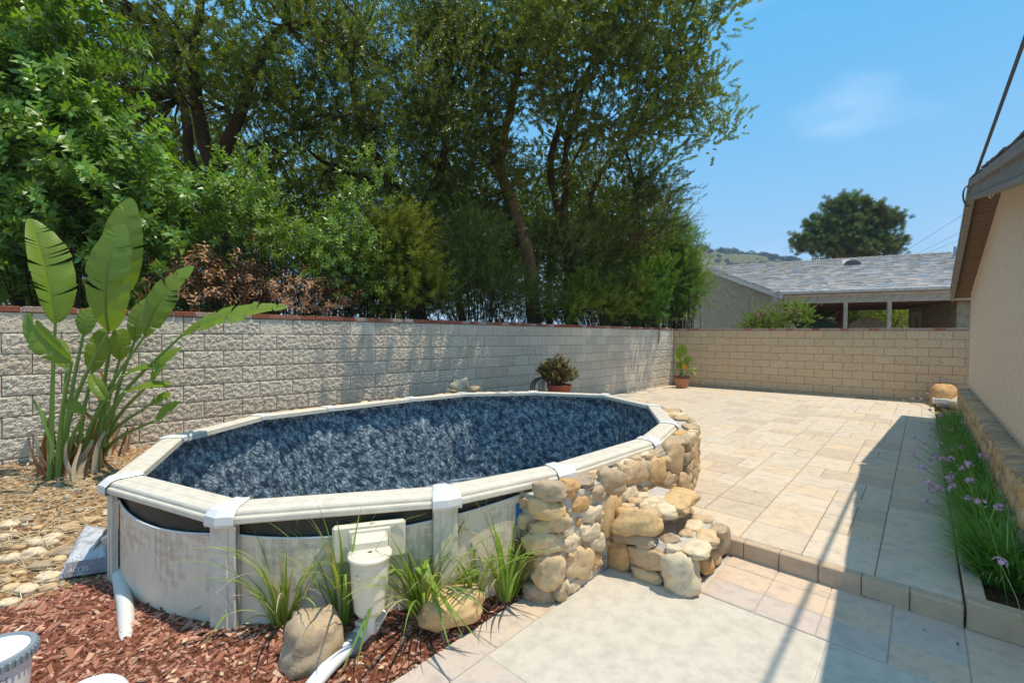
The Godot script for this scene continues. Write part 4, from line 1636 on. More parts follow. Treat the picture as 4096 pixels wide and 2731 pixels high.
	for k in range(2, path.size(), 9):
		var pt: Vector2 = path[k][0]
		var away = (pt - Vector2(-0.29, -3.81)).normalized()
		if pt.y > -3.0 and pt.x < 1.9:
			continue
		for j in 2:
			var q: Vector2 = pt - away * (0.03 + 0.10 * j + rng.randf_range(-0.02, 0.02))
			part(t, "cap_stone", lumps[rng.randi() % 14], M["stone%d" % (rng.randi() % 7)], Transform3D(Basis(Vector3.UP, rng.randf() * TAU) * Basis.from_scale(Vector3(rng.randf_range(0.05, 0.10), rng.randf_range(0.02, 0.04), rng.randf_range(0.04, 0.07))), G(q.x, q.y, top - 0.01 + (0.03 if pt.y < -4.8 else 0.0))))
	# ---- steps ----
	var st = thing("stone_steps", "two river-stone steps built against the pool wall beside the patio", "steps", G(-0.4, -1.5, LOW))
	var gb = grid_basis()
	part(st, "lower_step", boxmesh(G(-0.375, -1.555, 0.0), gb, Vector3(0.352, 0.133, 0.262), 0.03), M.cement)
	part(st, "upper_step", boxmesh(G(-0.375, -1.70, 0.13), gb, Vector3(0.352, 0.148, 0.125), 0.03), M.cement)
	var side_p = G(-0.745, 0, 0)
	for s in [[892, 1126, 75, 84, 16, 4], [985, 1018, 120, 34, 8, 5], [1075, 1064, 50, 22, -14, 3], [1090, 1148, 116, 60, 12, 0], [1076, 1252, 90, 38, 16, 6], [836, 1010, 30, 20, 0, 2]]:
		stone_px(st, s, side_p, -ux, lumps, 0.045)
	# the two great corner stones
	stone_px(st, [1294, 1246, 106, 128, 2, 3], G(-0.715, -1.31, 0), (vx * 0.35 - ux * 0.9).normalized(), lumps, 0.13)
	stone_px(st, [1014, 925, 138, 80, 4, 1], G(-0.735, -1.66, 0.22), (-ux * 0.8 + vx * 0.2 + Vector3.UP * 0.5).normalized(), lumps, 0.09)
	for s in [[1437, 1190, 26, 48, -10, 4], [1490, 1132, 26, 38, -30, 0], [1540, 1040, 36, 78, -4, 5], [1520, 1080, 24, 26, 0, 3]]:
		stone_px(st, s, G(0, -1.285, 0), vx, lumps, 0.05)
	for s in [[1390, 1088, 82, 46, 14, 3], [1462, 1022, 66, 38, 10, 6], [1366, 948, 60, 30, 12, 3], [1226, 1036, 50, 28, -6, 5], [1318, 1000, 50, 20, 8, 0], [1426, 914, 66, 18, 8, 0], [1245, 1096, 44, 14, 14, 3], [1530, 975, 46, 30, 12, 2]]:
		stone_px(st, s, Vector3(0, 0.128, 0), Vector3.UP, lumps, 0.034)
	for s in [[1166, 822, 110, 52, 18, 3], [1284, 782, 84, 66, 14, 1], [1120, 850, 66, 38, 14, 0], [1010, 805, 50, 14, 0, 0], [960, 830, 40, 10, 0, 6], [1060, 770, 40, 12, 0, 3]]:
		stone_px(st, s, Vector3(0, 0.285, 0), Vector3.UP, lumps, 0.05)
	for s in [[1266, 926, 38, 40, -30, 3], [1156, 1002, 40, 40, -20, 4], [1198, 972, 28, 34, 0, 4], [1312, 884, 22, 22, 0, 0], [1345, 860, 14, 24, 0, 0]]:
		stone_px(st, s, G(0, -1.565, 0), vx, lumps, 0.045)

func stone_px(t: Node3D, s: Array, p0: Vector3, n: Vector3, lumps: Array, thick: float) -> void:
	var k = 1.568
	var x: float = 1900 + s[0] / k
	var y: float = 1500 + s[1] / k
	var a = deg_to_rad(s[4])
	var c = on_plane(x, y, p0, n)
	var ax = on_plane(x + cos(a) * s[2] / k, y + sin(a) * s[2] / k, p0, n) - c
	var ay = on_plane(x - sin(a) * s[3] / k, y + cos(a) * s[3] / k, p0, n) - c
	var th = clampf(minf(ax.length(), ay.length()) * 0.9, 0.025, thick)
	ay = ay.limit_length(0.22)
	ax = ax.limit_length(0.22)
	# keep the two axes square to each other
	var y2 = ay - ax * (ay.dot(ax) / ax.length_squared()) * 0.6
	var b = Basis(ax * 1.07, y2 * 1.07, n * th)
	if b.determinant() < 0:
		b = Basis(ax * 1.07, -y2 * 1.07, n * th)
	var h = int(s[0] * 7 + s[1] * 13)
	part(t, "stone", lumps[h % lumps.size()], M["stone%d" % s[5]], Transform3D(b, c - n * th * 0.08))

# ---------- foliage ----------
# one leaf blade: pointed oval folded along its midrib, appended to a form
func leaf(f: Form, base: Vector3, dir: Vector3, up: Vector3, len: float, wid: float, fold := 0.25, curl := 0.15) -> void:
	var side = dir.cross(up).normalized()
	var nn = side.cross(dir).normalized()
	var m1 = base + dir * len * 0.42 - nn * curl * len * 0.1
	var tip = base + dir * len - nn * curl * len
	var l = m1 + side * wid * 0.5 + nn * fold * wid
	var r = m1 - side * wid * 0.5 + nn * fold * wid
	var k = f.vert(base, nn)
	f.vert(l, (nn - side * fold).normalized())
	f.vert(tip, nn)
	f.vert(r, (nn + side * fold).normalized())
	f.tri(k, k + 1, k + 2)
	f.tri(k, k + 2, k + 3)

# twig with leaves set round it; grows along +y
func sprig(sd: int, n: int, len: float, ll: float, lw: float, spread := 0.9, droop := 0.0, whorl := 2.4) -> ArrayMesh:
	var r = RandomNumberGenerator.new()
	r.seed = sd
	var f = Form.new()
	f.colored = true
	f.tint = Color(0.55, 0.42, 0.30)
	f.tube(PackedVector3Array([Vector3.ZERO, Vector3(0.02 * len, len * 0.5, 0), Vector3(0, len * 0.95, 0)]), PackedFloat32Array([ll * 0.045, ll * 0.035, ll * 0.015]), 3, false)
	for k in n:
		var q = (k + 0.5) / n
		var a = k * whorl + r.randf_range(-0.4, 0.4)
		var out = Vector3(cos(a), 0, sin(a))
		var dir = (out * spread + Vector3.UP * (1.0 - droop) * r.randf_range(0.35, 1.0)).normalized()
		var up = (Vector3.UP * 0.6 + out * -0.4 + Vector3(r.randf_range(-0.5, 0.5), r.randf_range(-0.3, 0.3), r.randf_range(-0.5, 0.5))).normalized()
		var t = r.randf_range(0.75, 1.2)
		f.tint = Color(t * r.randf_range(0.9, 1.15), t, t * r.randf_range(0.8, 1.1))
		leaf(f, Vector3(0, len * (0.12 + 0.88 * q), 0) + out * ll * 0.05, dir, up, ll * r.randf_range(0.7, 1.15), lw * r.randf_range(0.75, 1.15), r.randf_range(0.05, 0.35), r.randf_range(0.0, 0.3))
	return f.mesh()

func turn_to(dir: Vector3, spin: float) -> Basis:
	var y = dir.normalized()
	var x = y.cross(Vector3.FORWARD if absf(y.z) < 0.9 else Vector3.RIGHT).normalized()
	return Basis(x, y, x.cross(y)).rotated(y, spin)

# sprigs in small tufts spread through big lobes; lobes: [centre, radii]
func crown(parent: Node3D, called: String, lobes: Array, tufts: int, per: int, tuft_r: float, sp: Mesh, m: Material, tone: Color, sc: float, lift := 0.5, shell := 0.45) -> Array:
	var poses = []
	var tints = PackedColorArray()
	var total = 0.0
	for l in lobes:
		total += pow(l[1].x * l[1].y * l[1].z, 0.667)
	var mids = []
	for l in lobes:
		var n = int(tufts * pow(l[1].x * l[1].y * l[1].z, 0.667) / total)
		for k in n:
			var d = Vector3(rng.randfn(), rng.randfn(), rng.randfn()).normalized()
			var c: Vector3 = l[0] + d * l[1] * pow(rng.randf_range(shell, 1.0), 0.6)
			mids.append(c)
			var tint = vary(0.22, 0.06)
			var size = rng.randf_range(0.65, 1.25)
			for j in int(per * size):
				var e = Vector3(rng.randfn(), rng.randfn() * 0.75, rng.randfn()) * tuft_r * size * 0.5
				var dir = (e.normalized() * 0.7 + d * 0.4 + Vector3.UP * lift + Vector3(rng.randfn(), rng.randfn(), rng.randfn()) * 0.35)
				poses.append(Transform3D(turn_to(dir, rng.randf() * TAU).scaled(Vector3.ONE * sc * rng.randf_range(0.7, 1.25)), c + e))
				var q = rng.randf_range(0.85, 1.15)
				tints.append(Color(tone.r * tint.r * q, tone.g * tint.g * q, tone.b * tint.b * q))
	scatter(parent, called, sp, m, poses, tints)
	return mids

func limb(f: Form, a: Vector3, b: Vector3, r0: float, r1: float, bend := 0.12, n := 7) -> PackedVector3Array:
	var path = PackedVector3Array()
	var rad = PackedFloat32Array()
	var off = Vector3(rng.randf_range(-1, 1), rng.randf_range(-0.3, 0.5), rng.randf_range(-1, 1)) * a.distance_to(b) * bend
	for k in n + 1:
		var q = float(k) / n
		path.append(a.lerp(b, q) + off * sin(PI * q) + Vector3(rng.randf_range(-1, 1), 0, rng.randf_range(-1, 1)) * r0 * 0.3 * sin(PI * q))
		rad.append(lerpf(r0, r1, q))
	f.tube(path, rad, 9, false, 0.06)
	return path

func make_trees() -> void:
	rng.seed = 707
	var oak_leaf = leafy(Color(1, 1, 1), Color(0.95, 0.98, 0.16), 0.40, 0.55)
	var oak = sprig(1, 26, 0.26, 0.052, 0.030, 0.95)
	var oak2 = sprig(2, 22, 0.34, 0.048, 0.024, 0.8, 0.2)
	# each tree: name, label, trunk polylines [[x, y, depth, radius] ...] in overview points, lobes [x, y, depth, rx, ry, rz], tufts, tone
	var trees = [
		["oak_tree", "oak with forked dark trunk standing behind the paddle-leaved plant",
			[[[505, 700, 8.6, 0.24], [497, 520, 8.6, 0.20], [492, 400, 8.6, 0.185]], [[492, 400, 8.6, 0.14], [455, 260, 8.5, 0.11], [445, 120, 8.4, 0.085], [470, -60, 8.2, 0.05]], [[492, 400, 8.6, 0.14], [545, 270, 8.5, 0.105], [590, 150, 8.3, 0.08], [660, 60, 8.0, 0.05], [830, 52, 7.8, 0.03]], [[480, 520, 8.7, 0.12], [440, 380, 8.9, 0.10], [420, 220, 9.0, 0.07], [380, 60, 9.0, 0.04]], [[530, 440, 8.8, 0.06], [610, 330, 9.0, 0.04], [680, 300, 9.0, 0.02]]],
			[[140, 40, 8.6, 2.1, 1.4, 1.6], [330, 60, 8.2, 1.7, 1.4, 1.6], [560, 40, 8.0, 1.9, 1.4, 1.6], [700, 170, 8.2, 1.4, 1.0, 1.3], [280, 230, 9.4, 1.5, 1.1, 1.2], [100, 260, 9.8, 1.4, 1.3, 1.2], [620, 300, 9.2, 1.0, 0.9, 1.0], [340, 380, 9.8, 1.3, 0.9, 1.0], [600, 470, 9.9, 1.2, 0.9, 0.9]], 300, Color(0.215, 0.27, 0.045)],
		["oak_tree", "dense dark oak hanging low over the middle of the block wall",
			[[[960, 720, 11.0, 0.20], [935, 520, 10.8, 0.17], [900, 420, 10.6, 0.13], [830, 300, 10.2, 0.09], [800, 120, 9.8, 0.05]], [[935, 520, 10.8, 0.12], [1010, 400, 10.6, 0.09], [1030, 200, 10.2, 0.05]], [[900, 430, 10.6, 0.08], [760, 380, 10.2, 0.05], [690, 330, 10.0, 0.02]]],
			[[800, 90, 9.8, 1.7, 1.5, 1.5], [930, 60, 10.2, 1.7, 1.6, 1.5], [870, 240, 9.6, 1.8, 1.4, 1.5], [760, 380, 10.2, 1.2, 1.2, 1.2], [960, 370, 10.2, 1.5, 1.3, 1.2], [860, 500, 10.6, 1.2, 0.9, 1.0], [1010, 540, 11.0, 1.1, 1.0, 1.0], [1000, 180, 9.6, 1.2, 1.3, 1.2]], 300, Color(0.205, 0.26, 0.045)],
		["oak_tree", "tall oak with slanting reddish trunk rising from behind the wall",
			[[[1225, 690, 11.4, 0.20], [1205, 560, 11.3, 0.175], [1170, 450, 11.2, 0.155], [1145, 370, 11.1, 0.14]], [[1145, 370, 11.1, 0.12], [1165, 280, 11.0, 0.10], [1190, 170, 10.9, 0.085], [1205, 40, 10.7, 0.06], [1215, -80, 10.5, 0.05]], [[1145, 370, 11.1, 0.08], [1120, 250, 11.0, 0.06], [1095, 60, 10.8, 0.04]], [[1165, 440, 11.2, 0.05], [1200, 410, 11.2, 0.03]]],
			[[1100, 40, 10.6, 1.5, 1.5, 1.3], [1060, 260, 10.8, 1.2, 1.5, 1.2], [1190, 130, 10.8, 1.0, 1.5, 1.0], [1110, 420, 11.4, 1.0, 1.0, 0.9], [1120, 560, 11.8, 0.9, 0.9, 0.8]], 240, Color(0.22, 0.275, 0.052)],
		["oak_tree", "wide oak with many thin upright stems overhanging the wall corner",
			[[[1310, 720, 12.4, 0.17], [1300, 560, 12.3, 0.14], [1265, 380, 12.1, 0.10], [1310, 230, 11.9, 0.08], [1370, 130, 11.7, 0.05]], [[1300, 560, 12.3, 0.10], [1300, 360, 12.1, 0.08], [1340, 200, 12.0, 0.06], [1390, 40, 11.8, 0.04]], [[1310, 640, 12.3, 0.09], [1370, 420, 12.2, 0.07], [1450, 300, 12.0, 0.05], [1540, 180, 11.8, 0.03]], [[1290, 420, 12.2, 0.05], [1370, 295, 12.0, 0.035], [1430, 330, 12.0, 0.03], [1460, 430, 12.0, 0.02], [1470, 540, 12.0, 0.012]], [[1300, 330, 12.0, 0.06], [1262, 130, 11.9, 0.04]]],
			[[1330, 60, 9.0, 1.3, 1.3, 1.2], [1480, 40, 9.6, 1.35, 1.4, 1.2], [1595, 40, 10.4, 0.75, 1.15, 0.9], [1430, 220, 10.2, 1.25, 1.1, 1.1], [1540, 190, 10.8, 0.75, 1.0, 0.8], [1290, 300, 12.2, 1.0, 1.2, 1.0], [1480, 350, 12.2, 1.0, 1.0, 0.9], [1390, 430, 12.4, 1.2, 1.0, 1.0], [1250, 480, 12.6, 0.9, 1.1, 0.9], [1490, 500, 12.6, 0.8, 0.9, 0.8], [1360, -40, 8.2, 1.5, 0.8, 1.2], [1350, 570, 12.6, 1.1, 0.9, 0.9]], 330, Color(0.225, 0.28, 0.056)],
	]
	for e in trees:
		var foot: Array = e[2][0][0]
		var b0 = dd(foot[0], foot[1], foot[2])
		var t = thing(e[0], e[1], "tree", Vector3(b0.x, 0.1, b0.z), "oaks behind the block wall")
		var f = Form.new()
		for stem in range(0, e[2].size()):
			var pts = []
			var rad = []
			for q in e[2][stem]:
				pts.append(dd(q[0], q[1], q[2]))
				rad.append(q[3])
			if stem == 0:
				pts.insert(0, Vector3(b0.x, 0.0, b0.z))
				rad.insert(0, rad[0] * 1.25)
			var n: int = pts.size() * 5
			var path = bezier(pts, n)
			var rr = PackedFloat32Array()
			for k in n + 1:
				var x: float = float(k) / n * (rad.size() - 1)
				rr.append(lerpf(rad[int(x)], rad[mini(int(x) + 1, rad.size() - 1)], x - int(x)))
			for k in path.size():
				path[k] += Vector3(stone_noise.get_noise_3dv(path[k] * 2.0), 0, stone_noise.get_noise_3dv(path[k] * 2.0 + Vector3.ONE * 9)) * 0.06
			f.tube(path, rr, 10, true, 0.07)
		part(t, "trunk", f.mesh(), M.bark_pale if e[1].contains("reddish") else M.bark)
		var lobes = []
		for q in e[3]:
			lobes.append([dd(q[0], q[1], q[2]), Vector3(q[3], q[4], q[5])])
		if e[1].contains("thin"):      # boughs that reach out over the wall, above the picture
			for tt in [2.2, 3.4, 4.4, 5.7, 6.6, 7.9, 9.0, 10.4]:
				lobes.append([W(-3.718 + 0.7147 * tt + 2.1, 7.4 + 0.5 * sin(tt * 3.0), 5.44 + 0.6994 * tt - 0.2), Vector3(0.55, 0.45, 0.55)])
		var mids = crown(t, "crown", lobes, e[4] * (1.35 if e[1].contains("thin") else 1.2), 17, 0.44, oak if not e[1].contains("low over") else oak2, oak_leaf, e[5], 1.12)
		# fine branches reach into the tufts
		var br = Form.new()
		for k in range(0, mids.size(), 2):
			var near: Array = e[2][rng.randi() % e[2].size()]
			var best = Vector3.ZERO
			var bd = 1e9
			for stem in e[2]:
				for q in stem:
					var p = dd(q[0], q[1], q[2])
					if p.distance_to(mids[k]) < bd and p.y < mids[k].y + 1.0:
						bd = p.distance_to(mids[k])
						best = p
			if bd < 3.6:
				limb(br, best, mids[k], 0.022, 0.006, 0.16, 5)
		part(t, "branches", br.mesh(), M.bark)
	# farther trees that close the gaps
	var far_leaf = leafy(Color(1, 1, 1), Color(0.95, 0.98, 0.16), 0.5, 0.4)
	var backs = [[60, 330, 13, 2.8, 3.4], [330, 420, 14, 2.4, 2.6], [640, 350, 14.5, 2.6, 3.0], [880, 420, 15, 2.4, 3.0], [1080, 470, 15.5, 2.0, 2.4], [1280, 520, 16, 2.0, 2.0], [1430, 540, 16.5, 1.7, 1.6]]
	var labels = ["round tree far behind the large-leaved shrub", "tree far behind the forked oak trunk", "tree seen between two oaks above the dry shrub", "broad tree deep behind the low-hanging oak", "slim tree behind the slanting reddish trunk", "low tree behind the thin-stemmed oak", "small tree behind the wispy shrub by the wall corner"]
	for k in backs.size():
		var e: Array = backs[k]
		var c = dd(e[0], e[1], e[2])
		var t = thing("background_tree", labels[k], "tree", Vector3(c.x, 0.0, c.z), "trees behind the oaks")
		var f = Form.new()
		limb(f, Vector3(c.x, -0.1, c.z), c + Vector3.UP * 0.5, 0.16, 0.06, 0.05)
		part(t, "trunk", f.mesh(), M.bark)
		crown(t, "crown", [[c, Vector3(e[3], e[4], e[3] * 0.8)], [c + Vector3(0, -e[4] * 0.5, 0.2), Vector3(e[3] * 0.9, e[4] * 0.6, e[3] * 0.7)]], 100, 24, 0.8, oak, far_leaf, Color(0.215, 0.27, 0.045), 1.35)

func make_shrubs() -> void:
	rng.seed = 808
	var glossy = leafy(Color(1, 1, 1), Color(0.90, 0.98, 0.14), 0.36, 0.55)
	var soft = leafy(Color(1, 1, 1), Color(0.92, 0.98, 0.16), 0.55, 0.4)
	var dry = leafy(Color(1, 1, 1), Color(0.5, 0.3, 0.12), 0.8, 0.3)
	var sumac = sprig(11, 17, 0.30, 0.115, 0.058, 1.0, 0.15)
	var sumac2 = sprig(12, 14, 0.34, 0.10, 0.042, 1.0, 0.3)
	var willow = sprig(13, 26, 0.26, 0.085, 0.015, 0.55)
	var grey = sprig(14, 24, 0.24, 0.030, 0.013, 0.9)
	var feather = sprig(15, 44, 0.22, 0.045, 0.006, 0.8)
	var dead = sprig(16, 12, 0.22, 0.075, 0.035, 1.1, 0.9)
	# name, label, sprig, material, tone, scale, tufts, per, tuft radius, lobes
	var list = [
		["laurel_shrub", "big glossy laurel shrub with broad leaves at the left end of wall", sumac, glossy, Color(0.25, 0.42, 0.085), 1.0, 150, 13, 0.55, [[60, 40, 5.5, 0.45, 0.55, 0.5], [150, 60, 5.7, 0.3, 0.25, 0.3], [60, 190, 5.5, 0.60, 0.45, 0.6], [110, 290, 5.6, 0.62, 0.42, 0.6], [50, 400, 5.5, 0.65, 0.5, 0.6], [190, 400, 5.8, 0.55, 0.4, 0.55], [300, 440, 6.1, 0.55, 0.35, 0.5], [60, 540, 5.5, 0.6, 0.4, 0.5], [220, 530, 5.9, 0.6, 0.4, 0.5], [370, 520, 6.3, 0.4, 0.35, 0.4], [30, 660, 5.5, 0.35, 0.2, 0.25], [330, 590, 6.1, 0.45, 0.25, 0.35]]],
		["sumac_shrub", "upright leafy sumac shoots growing out of the dry brown shrub", sumac2, glossy, Color(0.27, 0.41, 0.09), 0.72, 62, 9, 0.36, [[585, 420, 6.6, 0.16, 0.36, 0.16], [560, 500, 6.5, 0.36, 0.26, 0.25], [640, 560, 6.8, 0.40, 0.22, 0.25], [700, 600, 7.0, 0.35, 0.2, 0.25], [530, 470, 6.4, 0.25, 0.2, 0.2]]],
		["sumac_shrub", "arching sumac branch with spaced leaves leaning toward the pool", sumac2, glossy, Color(0.27, 0.41, 0.09), 0.72, 60, 9, 0.34, [[870, 390, 7.8, 0.15, 0.18, 0.15], [820, 460, 7.5, 0.22, 0.22, 0.18], [770, 530, 7.3, 0.30, 0.25, 0.2], [800, 600, 7.4, 0.40, 0.28, 0.25], [720, 560, 7.1, 0.25, 0.2, 0.2], [830, 660, 7.6, 0.25, 0.2, 0.2]]],
		["dry_shrub", "dead brown shrub spilling over the brick coping", dead, dry, Color(0.50, 0.29, 0.17), 0.9, 40, 9, 0.34, [[420, 640, 6.0, 0.35, 0.22, 0.22], [520, 650, 6.3, 0.40, 0.25, 0.25], [640, 670, 6.7, 0.42, 0.22, 0.25], [740, 680, 7.1, 0.28, 0.20, 0.2], [470, 690, 6.1, 0.3, 0.12, 0.15]]],
		["hopseed_shrub", "rounded olive-green shrub with narrow upright leaves behind the wall", willow, soft, Color(0.26, 0.30, 0.055), 0.95, 130, 15, 0.36, [[900, 600, 8.2, 0.62, 0.52, 0.5], [870, 670, 8.0, 0.60, 0.35, 0.5], [950, 660, 8.4, 0.52, 0.40, 0.5], [910, 540, 8.2, 0.42, 0.32, 0.4]]],
		["grey_shrub", "dark grey-green small-leaved shrub between hopseed and slanting trunk", grey, soft, Color(0.21, 0.27, 0.075), 1.1, 120, 22, 0.40, [[1060, 640, 9.3, 0.60, 0.55, 0.5], [1150, 660, 10.0, 0.62, 0.45, 0.5], [1080, 540, 9.4, 0.55, 0.5, 0.5], [1210, 690, 10.5, 0.5, 0.35, 0.4], [1000, 700, 8.9, 0.4, 0.25, 0.4]]],
		["wispy_shrub", "tall wispy grey-green shrub with fine branches against the sky", grey, soft, Color(0.21, 0.26, 0.09), 1.2, 190, 16, 0.5, [[1290, 560, 11.9, 0.8, 0.75, 0.6], [1400, 540, 13.2, 0.85, 0.8, 0.6], [1480, 480, 14.4, 0.62, 0.65, 0.5], [1540, 440, 15.5, 0.42, 0.5, 0.4], [1500, 600, 14.8, 0.6, 0.5, 0.5], [1350, 640, 12.6, 0.8, 0.4, 0.5], [1560, 500, 15.6, 0.3, 0.4, 0.3]]],
		["hopseed_shrub", "low yellow-green shrub with narrow leaves touching the coping", willow, soft, Color(0.32, 0.37, 0.07), 1.0, 110, 14, 0.34, [[1300, 710, 11.2, 0.5, 0.32, 0.4], [1390, 700, 12.3, 0.62, 0.40, 0.45], [1440, 660, 13.0, 0.5, 0.35, 0.4], [1350, 670, 11.8, 0.5, 0.3, 0.4]]],
		["glossy_shrub", "bright green glossy shrub over the end of the grey wall", willow, glossy, Color(0.20, 0.38, 0.06), 1.1, 90, 15, 0.36, [[1480, 690, 13.5, 0.5, 0.45, 0.4], [1510, 640, 14.1, 0.45, 0.5, 0.4], [1460, 730, 13.2, 0.4, 0.2, 0.3]]],
		["fern_pine", "feathery bright green fern pine at the wall corner", feather, soft, Color(0.23, 0.38, 0.07), 1.2, 150, 18, 0.36, [[1560, 590, 14.6, 0.55, 0.70, 0.5], [1580, 650, 14.6, 0.40, 0.55, 0.45], [1550, 700, 14.6, 0.42, 0.40, 0.4], [1560, 540, 14.6, 0.35, 0.4, 0.35]]],
	]
	var understory = ["leafy undergrowth low behind the laurel at the left end", "leafy undergrowth behind the dry brown shrub", "leafy undergrowth between the sumac branch and hopseed", "leafy undergrowth at the foot of the slanting trunk", "leafy undergrowth behind the low yellow-green shrub"]
	for k in 5:
		var x = 130.0 + k * 310.0
		list.append(["undergrowth_shrub", understory[k], grey, soft, Color(0.215, 0.27, 0.055), 1.9, 110, 20, 0.7, [[x, 600, 8.0 + k * 1.9, 1.1 + 0.12 * k, 0.9, 0.5], [x + 150, 640, 8.8 + k * 1.9, 1.1 + 0.12 * k, 0.8, 0.5], [x + 70, 690, 8.4 + k * 1.9, 1.2, 0.6, 0.5], [x - 40, 725, 7.2 + k * 1.75, 1.0, 0.3, 0.4], [x + 110, 735, 7.6 + k * 1.85, 1.0, 0.3, 0.4]]])
	for e in list:
		var lobes = []
		var mid = Vector3.ZERO
		for q in e[9]:
			var c = dd(q[0], q[1], q[2])
			lobes.append([c, Vector3(q[3], q[4], q[5])])
			mid += c / e[9].size()
		var t = thing(e[0], e[1], "shrub", Vector3(mid.x, 0.15, mid.z))
		var mids = crown(t, "foliage", lobes, e[6], e[7], e[8], e[2], e[3], e[4], e[5], 0.6, 0.15)
		var f = Form.new()
		for k in range(0, mids.size(), 2):
			var foot = Vector3(mid.x + (mids[k].x - mid.x) * 0.35, 0.1, mid.z + (mids[k].z - mid.z) * 0.35 - 0.1)
			limb(f, foot, mids[k], 0.016, 0.005, 0.10, 6)
		part(t, "stems", f.mesh(), M.bark_pale if e[0] == "dry_shrub" else M.bark)
		if e[0] == "dry_shrub":
			var tw = Form.new()
			for k in 160:
				var c: Vector3 = mids[rng.randi() % mids.size()]
				limb(tw, c, c + Vector3(rng.randfn(), rng.randf_range(-0.6, 0.9), rng.randfn()).normalized() * rng.randf_range(0.12, 0.4), 0.005, 0.002, 0.25, 4)
			part(t, "twigs", tw.mesh(), M.bark_pale)
		if e[0] == "wispy_shrub":
			var poses = []
			var tints = PackedColorArray()
			var tw = Form.new()
			for k in 60:
				var a = dd(rng.randf_range(1440, 1560), rng.randf_range(410, 560), 11.7)
				var b = a + Vector3(rng.randf_range(0.15, 0.7), rng.randf_range(0.0, 0.6), rng.randf_range(-0.2, 0.2))
				var pth = limb(tw, a, b, 0.006, 0.002, 0.08, 5)
				for j in 5:
					for s in 2:
						poses.append(Transform3D(turn_to((b - a).normalized() + Vector3(rng.randfn(), rng.randfn(), rng.randfn()) * 0.3, rng.randf() * TAU).scaled(Vector3.ONE * 0.8), pth[j + 1]))
						var v = vary(0.2)
						tints.append(Color(0.13 * v.r, 0.17 * v.g, 0.08 * v.b))
			part(t, "twigs", tw.mesh(), M.bark)
			scatter(t, "twig_leaves", grey, soft, poses, tints)
	# pale flower spikes on the laurel
	var lp = []
	for k in 11:
		var c = dd([55, 150, 25, 165, 40, 250, 130, 205, 95, 30, 330][k], [45, 30, 130, 200, 90, 400, 235, 355, 250, 20, 470][k], 5.7)
		var f = Form.new()
		for j in 60:
			var q = rng.randf()
			f.box(c + Vector3(rng.randfn() * 0.025 * (1 - q), q * 0.12, rng.randfn() * 0.025 * (1 - q)), Basis.from_euler(Vector3(rng.randf() * 3, rng.randf() * 3, 0)), Vector3.ONE * 0.005)
		var o = part(get_node("laurel_shrub"), "flower_spike", f.mesh(), mat(Color(0.42, 0.46, 0.20), 0.8))

